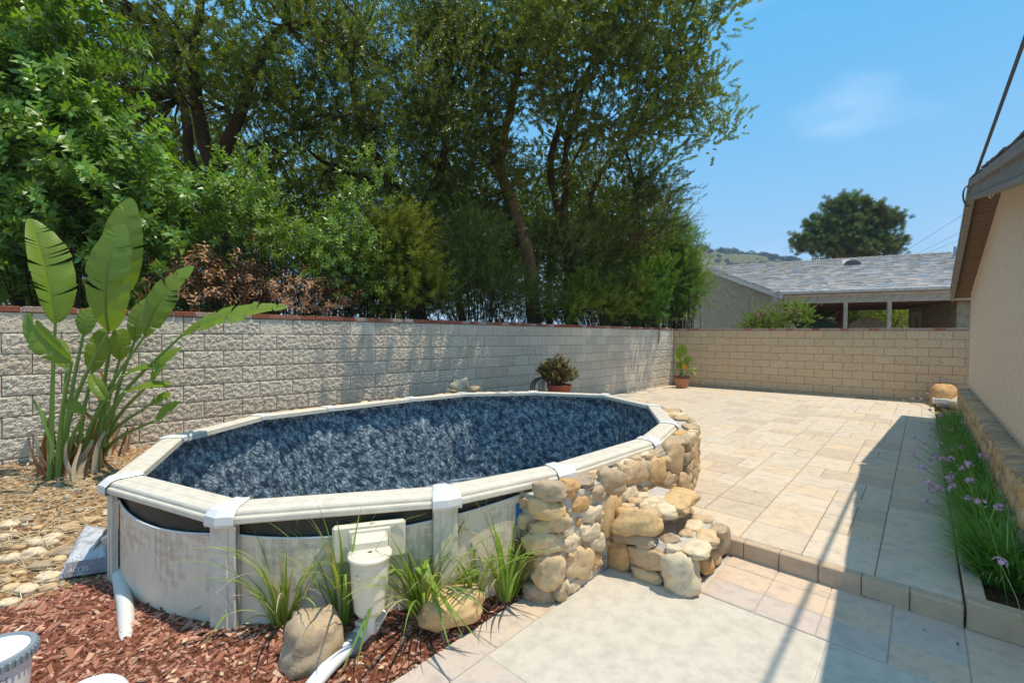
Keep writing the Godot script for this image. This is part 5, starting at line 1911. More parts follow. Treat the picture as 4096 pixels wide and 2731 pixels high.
# ---------- far things: garden beyond the porch, pine, hill ----------
func make_far() -> void:
	rng.seed = 909
	var soft = leafy(Color(1, 1, 1), Color(0.92, 0.98, 0.16), 0.55, 0.4)
	var small = sprig(31, 20, 0.24, 0.050, 0.026, 0.9)
	var list = [
		["flowering_bush", "leafy bush with pink blossom spikes in front of the neighbouring house", [[1770, 735, 13.6, 0.40, 0.30, 0.35], [1830, 725, 13.6, 0.30, 0.30, 0.3], [1740, 745, 13.6, 0.25, 0.2, 0.3]], Color(0.26, 0.36, 0.09), 70, 0.8],
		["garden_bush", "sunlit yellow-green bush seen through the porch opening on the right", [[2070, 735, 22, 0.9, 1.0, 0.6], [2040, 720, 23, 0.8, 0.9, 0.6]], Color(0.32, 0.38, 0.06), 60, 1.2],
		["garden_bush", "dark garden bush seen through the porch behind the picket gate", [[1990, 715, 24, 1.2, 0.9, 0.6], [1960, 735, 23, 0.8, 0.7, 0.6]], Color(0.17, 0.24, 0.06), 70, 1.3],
		["garden_hedge", "dense green hedge far behind the neighbouring porch", [[1850, 700, 27, 2.6, 1.3, 0.8], [1960, 690, 27, 2.6, 1.4, 0.8], [2080, 700, 26, 2.4, 1.5, 0.8]], Color(0.17, 0.23, 0.06), 140, 1.7],
	]
	for e in list:
		var lobes = []
		var mid = Vector3.ZERO
		for q in e[2]:
			var c = dd(q[0], q[1], q[2])
			lobes.append([c, Vector3(q[3], q[4], q[5])])
			mid += c / e[2].size()
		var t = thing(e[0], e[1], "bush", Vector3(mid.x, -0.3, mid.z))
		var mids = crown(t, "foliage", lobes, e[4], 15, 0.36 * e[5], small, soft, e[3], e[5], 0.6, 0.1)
		var f = Form.new()
		for k in range(0, mids.size(), 4):
			limb(f, Vector3(mid.x, -0.3, mid.z), mids[k], 0.015, 0.005, 0.1, 5)
		part(t, "stems", f.mesh(), M.bark)
		if e[0] == "flowering_bush":
			for k in 14:
				var c = dd(rng.randf_range(1735, 1850), rng.randf_range(700, 735), 13.3)
				var fl = Form.new()
				for j in 26:
					fl.box(c + Vector3(rng.randfn() * 0.02, rng.randf() * 0.11, rng.randfn() * 0.02), Basis.from_euler(Vector3(rng.randf() * 3, rng.randf() * 3, 0)), Vector3.ONE * 0.008)
				part(t, "flower_spike", fl.mesh(), mat(Color(0.52, 0.22, 0.28), 0.7))
	# fan palm glimpsed through the porch
	var pc = dd(1885, 738, 20.0)
	var palm = thing("fan_palm", "low fan palm with stiff radiating fronds seen through the porch", "palm", Vector3(pc.x, -0.3, pc.z))
	var pm = leafy(Color(1, 1, 1), Color(0.4, 0.45, 0.12), 0.5)
	var tr = Form.new()
	tr.tube(PackedVector3Array([Vector3(pc.x, -0.3, pc.z), pc]), PackedFloat32Array([0.16, 0.13]), 10)
	part(palm, "trunk", tr.mesh(), M.bark)
	for k in 22:
		var f = Form.new()
		f.colored = true
		f.tint = Color(0.16, 0.21, 0.065) * rng.randf_range(0.8, 1.3)
		var a = TAU * k / 22.0 + rng.randf() * 0.3
		var dir = Vector3(cos(a), rng.randf_range(-0.1, 1.1), sin(a)).normalized()
		var hub = pc + dir * 0.45
		f.tube(PackedVector3Array([pc, hub]), PackedFloat32Array([0.014, 0.01]), 4, false)
		var sd = dir.cross(Vector3.UP).normalized()
		for j in 13:
			var w = (j - 6) / 6.0 * 1.25
			leaf(f, hub, (dir * cos(w) + sd * sin(w)).normalized(), Vector3.UP, 0.55 * (1.0 - 0.25 * absf(w)), 0.05, 0.2, 0.1)
		part(palm, "frond", f.mesh(), pm)
	# green corrugated lean-to roof with brown edge below the palm
	var ra = dd(1800, 702, 17.5)
	var rb = dd(1925, 742, 15.5)
	var lt = Form.new()
	var dn = Vector3(0.2, 0, 0.6)
	lt.quad(ra, ra + Vector3(0.2, -1.2, 0.8), rb + Vector3(0.2, -1.2, 0.8), rb)
	var hut = thing("garden_shed", "dark green shed roof with rusty edge below the palm fronds", "shed", Vector3(rb.x, -0.3, rb.z))
	part(hut, "roof_side", lt.mesh(), mat(Color(0.03, 0.075, 0.035), 0.7))
	lt = Form.new()
	lt.bar(ra, rb, Vector3.UP, 0.07, 0.10, 0.01)
	part(hut, "roof_edge", lt.mesh(), M.bark_pale)
	lt = Form.new()
	for q in [ra, rb, rb + Vector3(0.2, -1.2, 0.8)]:
		lt = Form.new()
		lt.bar(Vector3(q.x, -0.3, q.z), q, Vector3.RIGHT, 0.06, 0.06)
		part(hut, "post", lt.mesh(), M.bark)
	# red-brown trunk seen between palm and porch post
	var tk = Form.new()
	var tp = dd(2125 * 0 + 1925, 700, 21.0)
	limb(tk, Vector3(tp.x, -0.3, tp.z), tp + Vector3.UP * 2.2, 0.2, 0.16, 0.02)
	solo("bare_trunk", tk.mesh(), surf(Color(0.20, 0.075, 0.045), 0.9, M.blotch, 0.5), "reddish bare tree trunk standing beyond the neighbouring porch", "trunk")
	# pine
	var pn = sprig(41, 60, 0.20, 0.13, 0.010, 0.7)
	var dpt = 34.0
	var pine = thing("pine_tree", "large round-topped pine rising above the grey shingle roof", "tree", Vector3(dd(1950, 600, dpt).x, -0.3, -dpt))
	var pf = Form.new()
	var base = dd(1955, 660, dpt)
	base.y = -0.3
	var top = dd(1935, 500, dpt)
	var pth = limb(pf, base, top, 0.32, 0.09, 0.02, 10)
	var t2 = limb(pf, base + Vector3.UP * 3.0, dd(1998, 510, dpt), 0.2, 0.06, 0.05, 8)
	var lob = [[1925, 480, 0.95, 0.6], [1885, 520, 1.0, 0.7], [1945, 530, 1.2, 0.9], [1995, 500, 1.0, 0.85], [2035, 515, 0.85, 0.8], [2010, 555, 1.2, 0.8], [1900, 565, 1.1, 0.7], [1850, 562, 0.7, 0.5], [2045, 565, 0.7, 0.7], [1960, 585, 1.3, 0.5], [1960, 475, 0.6, 0.4], [1840, 555, 0.5, 0.3]]
	var lobes2 = []
	for q in lob:
		lobes2.append([dd(q[0], q[1], dpt), Vector3(q[2], q[3], q[2])])
	var pm2 = crown(pine, "crown", lobes2, 300, 12, 0.5, pn, leafy(Color(1, 1, 1), Color(0.3, 0.4, 0.1), 0.55), Color(0.22, 0.285, 0.10), 1.7, 0.9, 0.2)
	for k in range(0, pm2.size(), 5):
		var src: Vector3 = pth[clampi(int(rng.randf() * 11), 4, 10)] if pm2[k].x < dd(1970, 500, dpt).x else t2[clampi(int(rng.randf() * 9), 3, 8)]
		limb(pf, src, pm2[k], 0.05, 0.015, 0.1, 5)
	part(pine, "trunk", pf.mesh(), surf(Color(0.17, 0.10, 0.065), 0.95, M.blotch, 0.6))
	# hill with scattered oaks
	var hf = Form.new()
	var hp = []
	var hn = noise(0.012, 51, 4)
	for r in 26:
		for c in 70:
			var x = 60.0 + c * 6.0
			var z = -300.0 - r * 9.0
			var px = (x / 434.0)      # ridge profile measured along the sight lines
			var q = r / 25.0
			var ridge = 83.0 - 16.0 * smoothstep(0.38, 0.75, px) - 14.0 * smoothstep(0.30, 0.0, px)
			var y = -2.0 + ridge * sin(minf(1.0, q * 1.9) * PI / 2) + 5.0 * hn.get_noise_2d(x, z)
			hp.append(Vector3(x, y, z))
	hf.patch(hp, 70)
	var scrub = ramp_tex(noise(0.03, 52, 5), [[0.2, Color(0.55, 0.62, 0.40)], [0.5, Color(0.80, 0.82, 0.58)], [0.65, Color(1.0, 0.90, 0.70)], [1.0, Color(0.95, 0.9, 0.7)]])
	struct("hill", hf.mesh(), surf(Color(0.20, 0.19, 0.105), 0.95, scrub, 60.0))
	var clump = Form.new()
	clump.colored = true
	var r2 = RandomNumberGenerator.new()
	r2.seed = 3
	for k in 240:
		var d = Vector3(r2.randfn(), r2.randfn(), r2.randfn()).normalized()
		var p = d * Vector3(1, 0.75, 1) * r2.randf_range(0.6, 1.0)
		var s = r2.randf_range(0.12, 0.26)
		var tt = r2.randf_range(0.7, 1.25)
		clump.tint = Color(tt, tt, tt)
		leaf(clump, p, Vector3(r2.randfn(), r2.randfn(), r2.randfn()).normalized(), d, s * 1.6, s, 0.1, 0.1)
	var cm = clump.mesh()
	var poses = []
	var tints = PackedColorArray()
	for k in 1500:
		var i = rng.randi() % hp.size()
		var p: Vector3 = hp[i]
		var ridge_top = (i / 70) > 11 and (i / 70) < 17
		if not ridge_top and rng.randf() < 0.45:
			continue
		var s = rng.randf_range(1.8, 3.6) * (1.2 if ridge_top else 0.9)
		p += Vector3(rng.randf_range(-4, 4), s * 0.45, rng.randf_range(-4, 4))
		poses.append(Transform3D(Basis(Vector3.UP, rng.randf() * TAU).scaled(Vector3(s * 1.15, s, s * 1.15)), p))
		var v = vary(0.3, 0.08)
		tints.append(Color(0.07 * v.r, 0.095 * v.g, 0.035 * v.b) if rng.randf() < 0.75 else Color(0.15 * v.r, 0.16 * v.g, 0.06 * v.b))
	var wood = scatter(self, "hillside_woods", cm, leafy(Color(1, 1, 1), Color(0.2, 0.25, 0.06), 0.8, 0.2), poses, tints)
	tag(wood, "distant oak woods scattered over the hazy hillside", "woods")
	# overhead wires
	for w in [[3595, 1022, 3900, 830, 40.0], [3660, 1020, 3900, 900, 42.0], [3690, 1020, 3900, 935, 42.0]]:
		var f = Form.new()
		var a = at_depth(w[0], w[1], w[4])
		var b = at_depth(w[2], w[3], w[4] - 6)
		var e = b + (b - a) * 1.5
		var s0 = a - (b - a) * 1.5
		f.tube(PackedVector3Array([s0, a, b, e]), PackedFloat32Array([0.012]), 5)
		solo("overhead_wire", f.mesh(), mat(Color(0.12, 0.12, 0.13), 0.6), "thin overhead utility wire crossing the sky behind the pine", "wire", "overhead utility wires")

# big paddle leaf with a keeled midrib, ribs and wind tears
func paddle(f: Form, base: Vector3, tip: Vector3, facing: Vector3, wid: float, fold: float, tears: int, sd: int, bend := 0.06, left := 1.0, right := 1.0) -> void:
	var r = RandomNumberGenerator.new()
	r.seed = sd
	var axis = tip - base
	var len = axis.length()
	var dir = axis / len
	var side = dir.cross(facing).normalized()
	var nn = side.cross(dir).normalized()
	var n = 30
	for s in [-1.0, 1.0]:
		var cut = {}
		for k in tears:
			cut[r.randi_range(4, n - 3)] = r.randf_range(0.35, 0.95)
		var group = 0
		var twist = 0.0
		var half = wid * 0.5 * (left if s < 0 else right)
		for k in n:
			if cut.has(k):
				twist = r.randf_range(-0.22, 0.12)
			var row = []
			for e in 2:
				var q = (k + e) / float(n)
				var w = half * pow(sin(PI * clampf(pow(q, 0.80) * 0.97 + 0.03, 0, 1)), 0.62)
				var mid = base + axis * q + nn * (-bend * len * 4.0 * (q - 0.5) * (q - 0.5) + bend * len)
				var gap = 0.0
				if e == 0 and cut.has(k):
					gap = cut[k]
				if e == 1 and cut.has(k + 1):
					gap = -cut[k + 1]
				for j in 4:
					var a = j / 3.0
					var sweep = a * a * w * 0.30
					var rise = fold * a + (twist - fold * 0.5 * a) * a + 0.02 * sin(q * 40.0) * a
					var p = mid + side * s * w * a * (1.0 - 0.18 * fold * fold) + nn * w * rise + dir * (sweep + gap * a * len / n * 0.45)
					row.append([p, Vector2(a, q * len * 9.0)])
			var i0 = f.v.size()
			for c in row:
				f.vert(c[0], Vector3.ZERO, c[1])
			for j in 3:
				var a = i0 + j
				var b = i0 + 4 + j
				if s > 0:
					f.tri(a, b + 1, a + 1)
					f.tri(a, b, b + 1)
				else:
					f.tri(a, a + 1, b + 1)
					f.tri(a, b + 1, b)
	# midrib
	var path = PackedVector3Array()
	for k in 9:
		var q = k / 8.0
		path.append(base + axis * q + nn * (-bend * len * 4.0 * (q - 0.5) * (q - 0.5) + bend * len - 0.004))
	f.tint = Color(1.35, 1.35, 1.3)
	f.tube(path, PackedFloat32Array([wid * 0.035, wid * 0.03, wid * 0.027, wid * 0.024, wid * 0.02, wid * 0.016, wid * 0.012, wid * 0.008, 0.001]), 6, false)
	f.tint = Color.WHITE

func vein_tex() -> ImageTexture:
	var im = Image.create(64, 256, false, Image.FORMAT_RGB8)
	var q = noise(0.05, 91, 3)
	for y in 256:
		for x in 64:
			var v = 0.84 + 0.16 * sin(y / 256.0 * TAU * 8.0) * (0.6 + 0.4 * q.get_noise_2d(x, y)) + 0.05 * q.get_noise_2d(x * 0.7, y * 2.0)
			var e = smoothstep(0.975, 1.0, x / 63.0)
			var c = Color(v, v, v * 0.95).lerp(Color(1.0, 0.85, 0.5), e * 0.6)
			im.set_pixel(x, y, c)
	return ImageTexture.create_from_image(im)

func make_plants() -> void:
	rng.seed = 1001
	var vt = vein_tex()
	var shades = {"light": Color(0.34, 0.50, 0.07), "mid": Color(0.34, 0.50, 0.07), "deep": Color(0.34, 0.50, 0.07)}
	for k in shades:
		var m = leafy(shades[k], Color(0.92, 1.0, 0.10), 0.38, 0.5)
		m.albedo_texture = vt
		M["paddle_" + k] = m
	M.stalk = mat(Color(0.15, 0.27, 0.055), 0.45)
	M.sheath = surf(Color(0.34, 0.17, 0.085), 0.8, M.blotch, 0.2)
	M.straw = mat(Color(0.50, 0.40, 0.28), 0.9)
	# ---- giant bird of paradise; leaf: base x, y, tip x, y (first enlargement), depth base, depth tip, width m, facing, fold, tears, shade, foot index
	var K = 1.306
	var foot = [Vector3.ZERO, Vector3.ZERO, Vector3.ZERO]
	foot[0] = on_level(235, 1935, 0.10)
	foot[1] = on_level(400, 1855, 0.13)
	foot[2] = on_level(320, 1900, 0.12)
	var t = thing("bird_of_paradise", "tall clump of giant paddle-leaved bird of paradise beside the pool", "plant", Vector3(foot[2].x, 0.1, foot[2].z))
	var front = Vector3(0.15, 0.25, 1.0)
	var leaves = [
		[565, 815, 640, 250, 3.95, 3.9, 0.44, Vector3(0.05, 0.35, 1.0), 0.10, 3, "light", 0, 0.85, 1.0],
		[640, 620, 682, 118, 4.35, 4.3, 0.33, Vector3(0.25, 0.2, 1.0), 0.12, 0, "deep", 1, 1.0, 1.1],
		[287, 775, 150, 225, 4.0, 4.1, 0.32, Vector3(0.9, 0.1, 0.55), 0.7, 7, "mid", 0, 0.75, 1.25],
		[372, 975, 140, 718, 3.75, 3.8, 0.26, Vector3(-0.55, 0.5, 0.65), 0.75, 0, "mid", 0, 1.0, 0.8],
		[432, 838, 498, 690, 4.1, 4.15, 0.24, Vector3(-0.1, 0.4, 1.0), 0.15, 0, "mid", 0, 1.0, 1.0],
		[752, 845, 1010, 475, 4.2, 4.3, 0.34, Vector3(-0.2, 0.45, 0.9), 0.10, 4, "light", 2, 1.0, 1.0],
		[950, 835, 1505, 690, 4.05, 4.15, 0.30, Vector3(0.0, 0.75, 0.65), 0.35, 4, "deep", 2, 0.75, 1.0],
		[785, 1085, 945, 902, 4.1, 4.2, 0.19, Vector3(-0.4, 0.5, 0.8), 0.30, 1, "mid", 1, 1.0, 1.0],
		[650, 1135, 895, 1097, 4.0, 4.1, 0.16, Vector3(0.0, 1.0, 0.35), 0.2, 2, "deep", 1, 1.0, 1.0],
		[782, 1200, 890, 1146, 4.1, 4.15, 0.13, Vector3(0.0, 0.7, 0.7), 0.3, 1, "mid", 1, 1.0, 1.0],
		[810, 1283, 938, 1186, 4.05, 4.1, 0.13, Vector3(-0.2, 0.6, 0.8), 0.15, 1, "light", 1, 1.0, 1.0],
		[482, 1025, 535, 800, 4.3, 4.35, 0.18, Vector3(0.6, 0.2, 0.7), 0.5, 0, "deep", 2, 1.0, 1.0],
		[622, 965, 645, 800, 4.4, 4.4, 0.19, Vector3(0.3, 0.2, 1.0), 0.25, 0, "deep", 1, 1.0, 1.0],
		[640, 1050, 802, 1002, 4.1, 4.15, 0.15, Vector3(0.0, 0.9, 0.4), 0.25, 1, "mid", 2, 1.0, 1.0],
		[345, 1010, 300, 860, 4.3, 4.4, 0.15, Vector3(0.5, 0.2, 0.8), 0.5, 1, "mid", 0, 1.0, 1.0],
		[560, 1180, 470, 1040, 4.2, 4.25, 0.12, Vector3(0.4, 0.3, 0.9), 0.6, 1, "mid", 2, 1.0, 1.0],
		[440, 1240, 330, 1180, 3.95, 3.9, 0.10, Vector3(0.0, 0.6, 0.8), 0.3, 1, "mid", 0, 1.0, 1.0],
		[700, 870, 770, 640, 4.6, 4.65, 0.20, Vector3(0.0, 0.3, 1.0), 0.2, 1, "deep", 1, 1.0, 1.0],
	]
	var kn = 0
	for e in leaves:
		var a = at_depth(e[0] / K, 700 + e[1] / K, e[4])
		var b = at_depth(e[2] / K, 700 + e[3] / K, e[5])
		var f = Form.new()
		f.colored = true
		paddle(f, a, b, e[7], e[6], e[8], e[9] + (2 if e[6] > 0.25 else 1), 50 + kn, 0.085, e[12], e[13])
		part(t, "leaf", f.mesh(), M["paddle_" + e[10]])
		var ft: Vector3 = foot[e[11]] + Vector3(rng.randf_range(-0.07, 0.07), 0, rng.randf_range(-0.06, 0.06))
		var mid = ft.lerp(a, 0.55)
		mid.x = lerpf(ft.x, a.x, 0.38)
		mid.z = lerpf(ft.z, a.z, 0.4)
		var sf = Form.new()
		var n = 12
		var path = bezier([ft, mid, a + (a - mid) * 0.02], n)
		var rr = PackedFloat32Array()
		for k in n + 1:
			rr.append(lerpf(0.024, 0.010, k / float(n)))
		sf.tube(path, rr, 8)
		part(t, "leaf_stalk", sf.mesh(), M.stalk)
		kn += 1
	# extra stalks and dead sheaths round the feet
	for k in 90:
		var ft: Vector3 = foot[k % 3] + Vector3(rng.randfn() * 0.09, 0.0, rng.randfn() * 0.07)
		var dir = Vector3(rng.randfn() * 0.28, rng.randf_range(0.8, 1.2), rng.randfn() * 0.22 + 0.05).normalized()
		var len = rng.randf_range(0.14, 0.5)
		var f = Form.new()
		var sd = dir.cross(Vector3(rng.randfn(), 0.2, rng.randfn())).normalized()
		var w = rng.randf_range(0.014, 0.030)
		var pts = []
		for r in 7:
			var q = r / 6.0
			var c = ft + dir * len * q + Vector3(0, -0.5 * len * q * q * rng.randf_range(0.2, 0.9) * (1.0 - dir.y), 0) + sd * 0.02 * sin(q * 5.0 + k)
			for j in 3:
				pts.append(c + sd * w * (j - 1) * (1.0 - 0.6 * q * q) + dir.cross(sd) * w * 0.5 * (1 - absf(j - 1)))
		f.patch(pts, 3)
		var m: Material = M.sheath if rng.randf() < 0.6 else M.straw
		part(t, "dry_sheath", f.mesh(), m)
	for k in 9:
		var ft: Vector3 = foot[k % 3] + Vector3(rng.randfn() * 0.08, 0, rng.randfn() * 0.06)
		var f = Form.new()
		f.tube(PackedVector3Array([ft, ft + Vector3(rng.randf_range(-0.1, 0.15), rng.randf_range(0.3, 0.6), 0.03), ft + Vector3(rng.randf_range(-0.15, 0.35), rng.randf_range(0.6, 1.0), 0.05)]), PackedFloat32Array([0.022, 0.016, 0.008]), 7)
		part(t, "dry_stalk", f.mesh(), surf_once("orange_stalk", Color(0.42, 0.19, 0.04)) if k % 2 else M.stalk)
	# ---- potted bird of paradise in the far corner ----
	var pp = on_level(2728, 1551, 0.0)
	var pot = thing("flower_pot", "round terracotta pot with dark rim in the corner of the walls", "pot", pp)
	var f = Form.new()
	f.lathe(pp, PackedVector2Array([Vector2(0.0, 0.002), Vector2(0.155, 0.002), Vector2(0.16, 0.03), Vector2(0.172, 0.10), Vector2(0.178, 0.102), Vector2(0.180, 0.115), Vector2(0.176, 0.118), Vector2(0.205, 0.28)]), 32)
	part(pot, "body", f.mesh(), M.terracotta)
	f = Form.new()
	f.lathe(pp, PackedVector2Array([Vector2(0.205, 0.28), Vector2(0.215, 0.285), Vector2(0.218, 0.315), Vector2(0.212, 0.318), Vector2(0.222, 0.322), Vector2(0.226, 0.355), Vector2(0.215, 0.358), Vector2(0.195, 0.35), Vector2(0.19, 0.31), Vector2(0.0, 0.31)]), 32)
	part(pot, "rim", f.mesh(), mat(Color(0.14, 0.055, 0.035), 0.6))
	var bp = thing("young_bird_of_paradise", "small bird of paradise plant with orange bloom growing in the corner pot", "plant", pp + Vector3.UP * 0.31)
	var K2 = 3.36
	var small = [[2085, 575, 2105, 395, 0.40, Vector3(0.3, 0.2, 1), 0.2, "light"], [2090, 610, 1995, 548, 0.26, Vector3(0.5, 0.5, 0.8), 0.5, "deep"], [2085, 720, 2040, 640, 0.26, Vector3(0.2, 0.3, 1), 0.3, "light"], [2148, 640, 2240, 560, 0.22, Vector3(-0.3, 0.5, 0.8), 0.3, "deep"], [2120, 700, 2190, 650, 0.26, Vector3(0, 0.6, 0.8), 0.2, "mid"], [2110, 690, 2100, 620, 0.2, Vector3(0, 0.3, 1), 0.2, "light"], [2210, 735, 2300, 722, 0.13, Vector3(0, 0.8, 0.6), 0.2, "mid"], [2225, 770, 2312, 805, 0.14, Vector3(0, 0.8, 0.6), 0.2, "mid"]]
	for e in small:
		var d = -pp.z
		var a = at_depth(2100 + e[0] / K2, 1260 + e[1] / K2, d)
		var b = at_depth(2100 + e[2] / K2, 1260 + e[3] / K2, d - 0.05)
		var lf = Form.new()
		lf.colored = true
		paddle(lf, a, b, e[5], e[4], e[6], 0, 70 + kn, 0.05)
		part(bp, "leaf", lf.mesh(), M["paddle_" + e[7]])
		var sf = Form.new()
		var ft = pp + Vector3(rng.randf_range(-0.05, 0.05), 0.30, rng.randf_range(-0.04, 0.04))
		sf.tube(bezier([ft, ft.lerp(a, 0.5) + Vector3(0, 0.03, 0), a], 6), PackedFloat32Array([0.016, 0.015, 0.013, 0.012, 0.011, 0.01, 0.009]), 6)
		part(bp, "leaf_stalk", sf.mesh(), M.stalk)
		kn += 1
	var fl = Form.new()
	var fc = at_depth(2100 + 2115 / K2, 1260 + 735 / K2, -pp.z - 0.12)
	for k in 6:
		leaf(fl, fc, Vector3(0.6 - 0.1 * k, 0.35 + 0.15 * k, 0.2).normalized(), Vector3(0, 0.3, 1), 0.22, 0.05, 0.3, 0.1)
	part(bp, "flower", fl.mesh(), mat(Color(0.75, 0.33, 0.02), 0.5))
	# ---- jade plant behind the pool ----
	var jp = W(0.93, 0.24, 8.75)
	var jpot = thing("flower_pot", "wide red plastic pot standing behind the pool rim", "pot", jp)
	f = Form.new()
	f.lathe(jp, PackedVector2Array([Vector2(0.0, 0.005), Vector2(0.19, 0.005), Vector2(0.225, 0.25), Vector2(0.25, 0.255), Vector2(0.252, 0.31), Vector2(0.24, 0.312), Vector2(0.235, 0.28), Vector2(0.0, 0.28)]), 28)
	part(jpot, "body", f.mesh(), M.red_pot)
	var jade = thing("jade_plant", "bushy jade plant with reddish-tipped leaves in the wide red pot", "plant", jp + Vector3.UP * 0.28)
	var jl = sprig(51, 12, 0.10, 0.050, 0.032, 0.9)
	var jw = Form.new()
	var poses = []
	var tints = PackedColorArray()
	for k in 46:
		var a = jp + Vector3(rng.randf_range(-0.12, 0.05), 0.28, rng.randf_range(-0.06, 0.06))
		var b = jp + Vector3(rng.randf_range(-0.36, 0.30), rng.randf_range(0.38, 0.86), rng.randf_range(-0.25, 0.22))
		b.y = minf(b.y, jp.y + 0.86 - 1.1 * absf(b.x - jp.x + 0.05))
		b.y = maxf(b.y, jp.y + 0.36)
		var pth = limb(jw, a, b, 0.018 if k % 4 == 0 else 0.009, 0.006, 0.12, 6)
		for j in 7:
			poses.append(Transform3D(turn_to((b - a).normalized() + Vector3(rng.randfn(), rng.randf_range(0, 1), rng.randfn()) * 0.6, rng.randf() * TAU).scaled(Vector3.ONE * rng.randf_range(0.8, 1.2)), pth[clampi(3 + j / 2, 0, 6)] + Vector3(rng.randfn(), rng.randfn(), rng.randfn()) * 0.03))
			var v = vary(0.25)
			tints.append(Color(0.21 * v.r, 0.20 * v.g, 0.05 * v.b) if rng.randf() < 0.7 else Color(0.30 * v.r, 0.12 * v.g, 0.04 * v.b))
	part(jade, "stems", jw.mesh(), M.bark_pale)
	scatter(jade, "foliage", jl, leafy(Color(1, 1, 1), Color(0.4, 0.35, 0.08), 0.4), poses, tints)
	# ---- strap-leaved clumps at the pool front ----
	M.blade = leafy(Color(1, 1, 1), Color(0.55, 0.62, 0.10), 0.42)
	var clumps = [
		[on_level(1140, 2500, -0.05), 85, 0.68, 0.75, "strap-leaved clump with pale dry blades left of the skimmer beside the split boulder"],
		[on_level(1375, 2490, -0.05), 46, 0.72, 0.5, "sparse strap-leaved clump directly under the pool skimmer"],
		[G(-2.06, -2.235, -0.06), 100, 0.66, 1.0, "spreading strap-leaved clump right of the skimmer behind the round boulder"],
		[G(-1.575, -2.052, -0.09), 52, 0.72, 0.7, "strap-leaved clump beside the end of the stone wall"],
		[G(-1.80, -2.10, -0.075), 26, 0.6, 0.6, "thin strap-leaved clump below the pool upright"],
	]
	for c in clumps:
		var cl = thing("strap_leaf_plant", c[4], "plant", c[0], "strap-leaved clumps along the pool front")
		for k in c[1]:
			var a = rng.randf() * TAU
			var out = Vector3(cos(a), 0, sin(a))
			var lean: float = c[3] * rng.randf_range(0.15, 1.35)
			var len: float = c[2] * rng.randf_range(0.45, 1.1)
			var ft: Vector3 = c[0] + out * rng.randf() * 0.06
			var dry = rng.randf() < 0.14
			var bf = Form.new()
			bf.colored = true
			var v = vary(0.2)
			bf.tint = Color(0.25 * v.r, 0.38 * v.g, 0.055 * v.b)
			if rng.randf() < 0.3:
				bf.tint = Color(0.44 * v.r, 0.50 * v.g, 0.10 * v.b)
			if dry:
				bf.tint = Color(0.50, 0.42, 0.30)
			blade(bf, ft, out, len, rng.randf_range(0.006, 0.0115), lean, rng.randf_range(0.15, 0.9) * (1.5 if dry else 1.0))
			part(cl, "leaf", bf.mesh(), M.blade)
	# long stray blades hanging over mulch and paving
	var cl2: Node3D = get_node("strap_leaf_plant_002")
	for s in [[1690, 2420, 1860, 2560], [1660, 2430, 1930, 2580], [1520, 2480, 1420, 2690], [1560, 2450, 1350, 2720], [1700, 2400, 1800, 2600]]:
		var a = on_level(s[0], s[1], 0.05)
		var b = on_level(s[2], s[3], LOW + 0.05)
		var bf = Form.new()
		bf.colored = true
		bf.tint = Color(0.22, 0.36, 0.06)
		var c: Vector3 = clumps[2][0]
		arc_blade(bf, [c, c.lerp(a, 0.5) + Vector3.UP * 0.22, a + Vector3.UP * 0.22, b], 0.013)
		part(cl2, "leaf", bf.mesh(), M.blade)
	var cl0: Node3D = get_node("strap_leaf_plant")
	for s in [[900, 2440, 670, 2500], [960, 2460, 815, 2575]]:
		var a = on_level(s[0], s[1], 0.02)
		var b = on_level(s[2], s[3], -0.03)
		var c: Vector3 = clumps[0][0]
		var bf = Form.new()
		bf.colored = true
		bf.tint = Color(0.32, 0.44, 0.08)
		arc_blade(bf, [c, c.lerp(a, 0.6) + Vector3.UP * 0.20, a + Vector3.UP * 0.10, b], 0.014)
		part(cl0, "leaf", bf.mesh(), M.blade)

func surf_once(key: String, c: Color) -> StandardMaterial3D:
	if not M.has(key):
		M[key] = surf(c, 0.7, M.blotch, 0.2)
	return M[key]

# strap leaf that rises and arches over
func blade(f: Form, ft: Vector3, out: Vector3, len: float, w: float, lean: float, arch: float) -> void:
	var pts = []
	var sd = out.cross(Vector3.UP).normalized()
	var n = 8
	var p = ft
	var ang = lean * 0.5
	for k in n + 1:
		var q = float(k) / n
		var d = Vector3.UP * cos(ang) + out * sin(ang)
		var nn = d.cross(sd)
		var ww = w * (1.0 - pow(q, 2.4)) * (0.75 + 0.5 * q * (1 - q)) + 0.0006
		for j in 3:
			pts.append(p + sd * ww * (j - 1) + nn * ww * 0.35 * absf(j - 1))
		p += d * len / n
		ang += arch * 2.2 / n * (0.3 + 1.4 * q)
	f.patch(pts, 3)

func arc_blade(f: Form, ctrl: Array, w: float) -> void:
	var path = bezier(ctrl, 14)
	var pts = []
	for k in path.size():
		var q = k / 14.0
		var d = (path[mini(k + 1, 14)] - path[maxi(k - 1, 0)]).normalized()
		var sd = d.cross(Vector3.UP).normalized()
		var ww = w * (1.0 - pow(q, 3.0)) + 0.0006
		for j in 3:
			pts.append(path[k] + sd * ww * (j - 1) + sd.cross(d) * ww * 0.3 * absf(j - 1))
	f.patch(pts, 3)

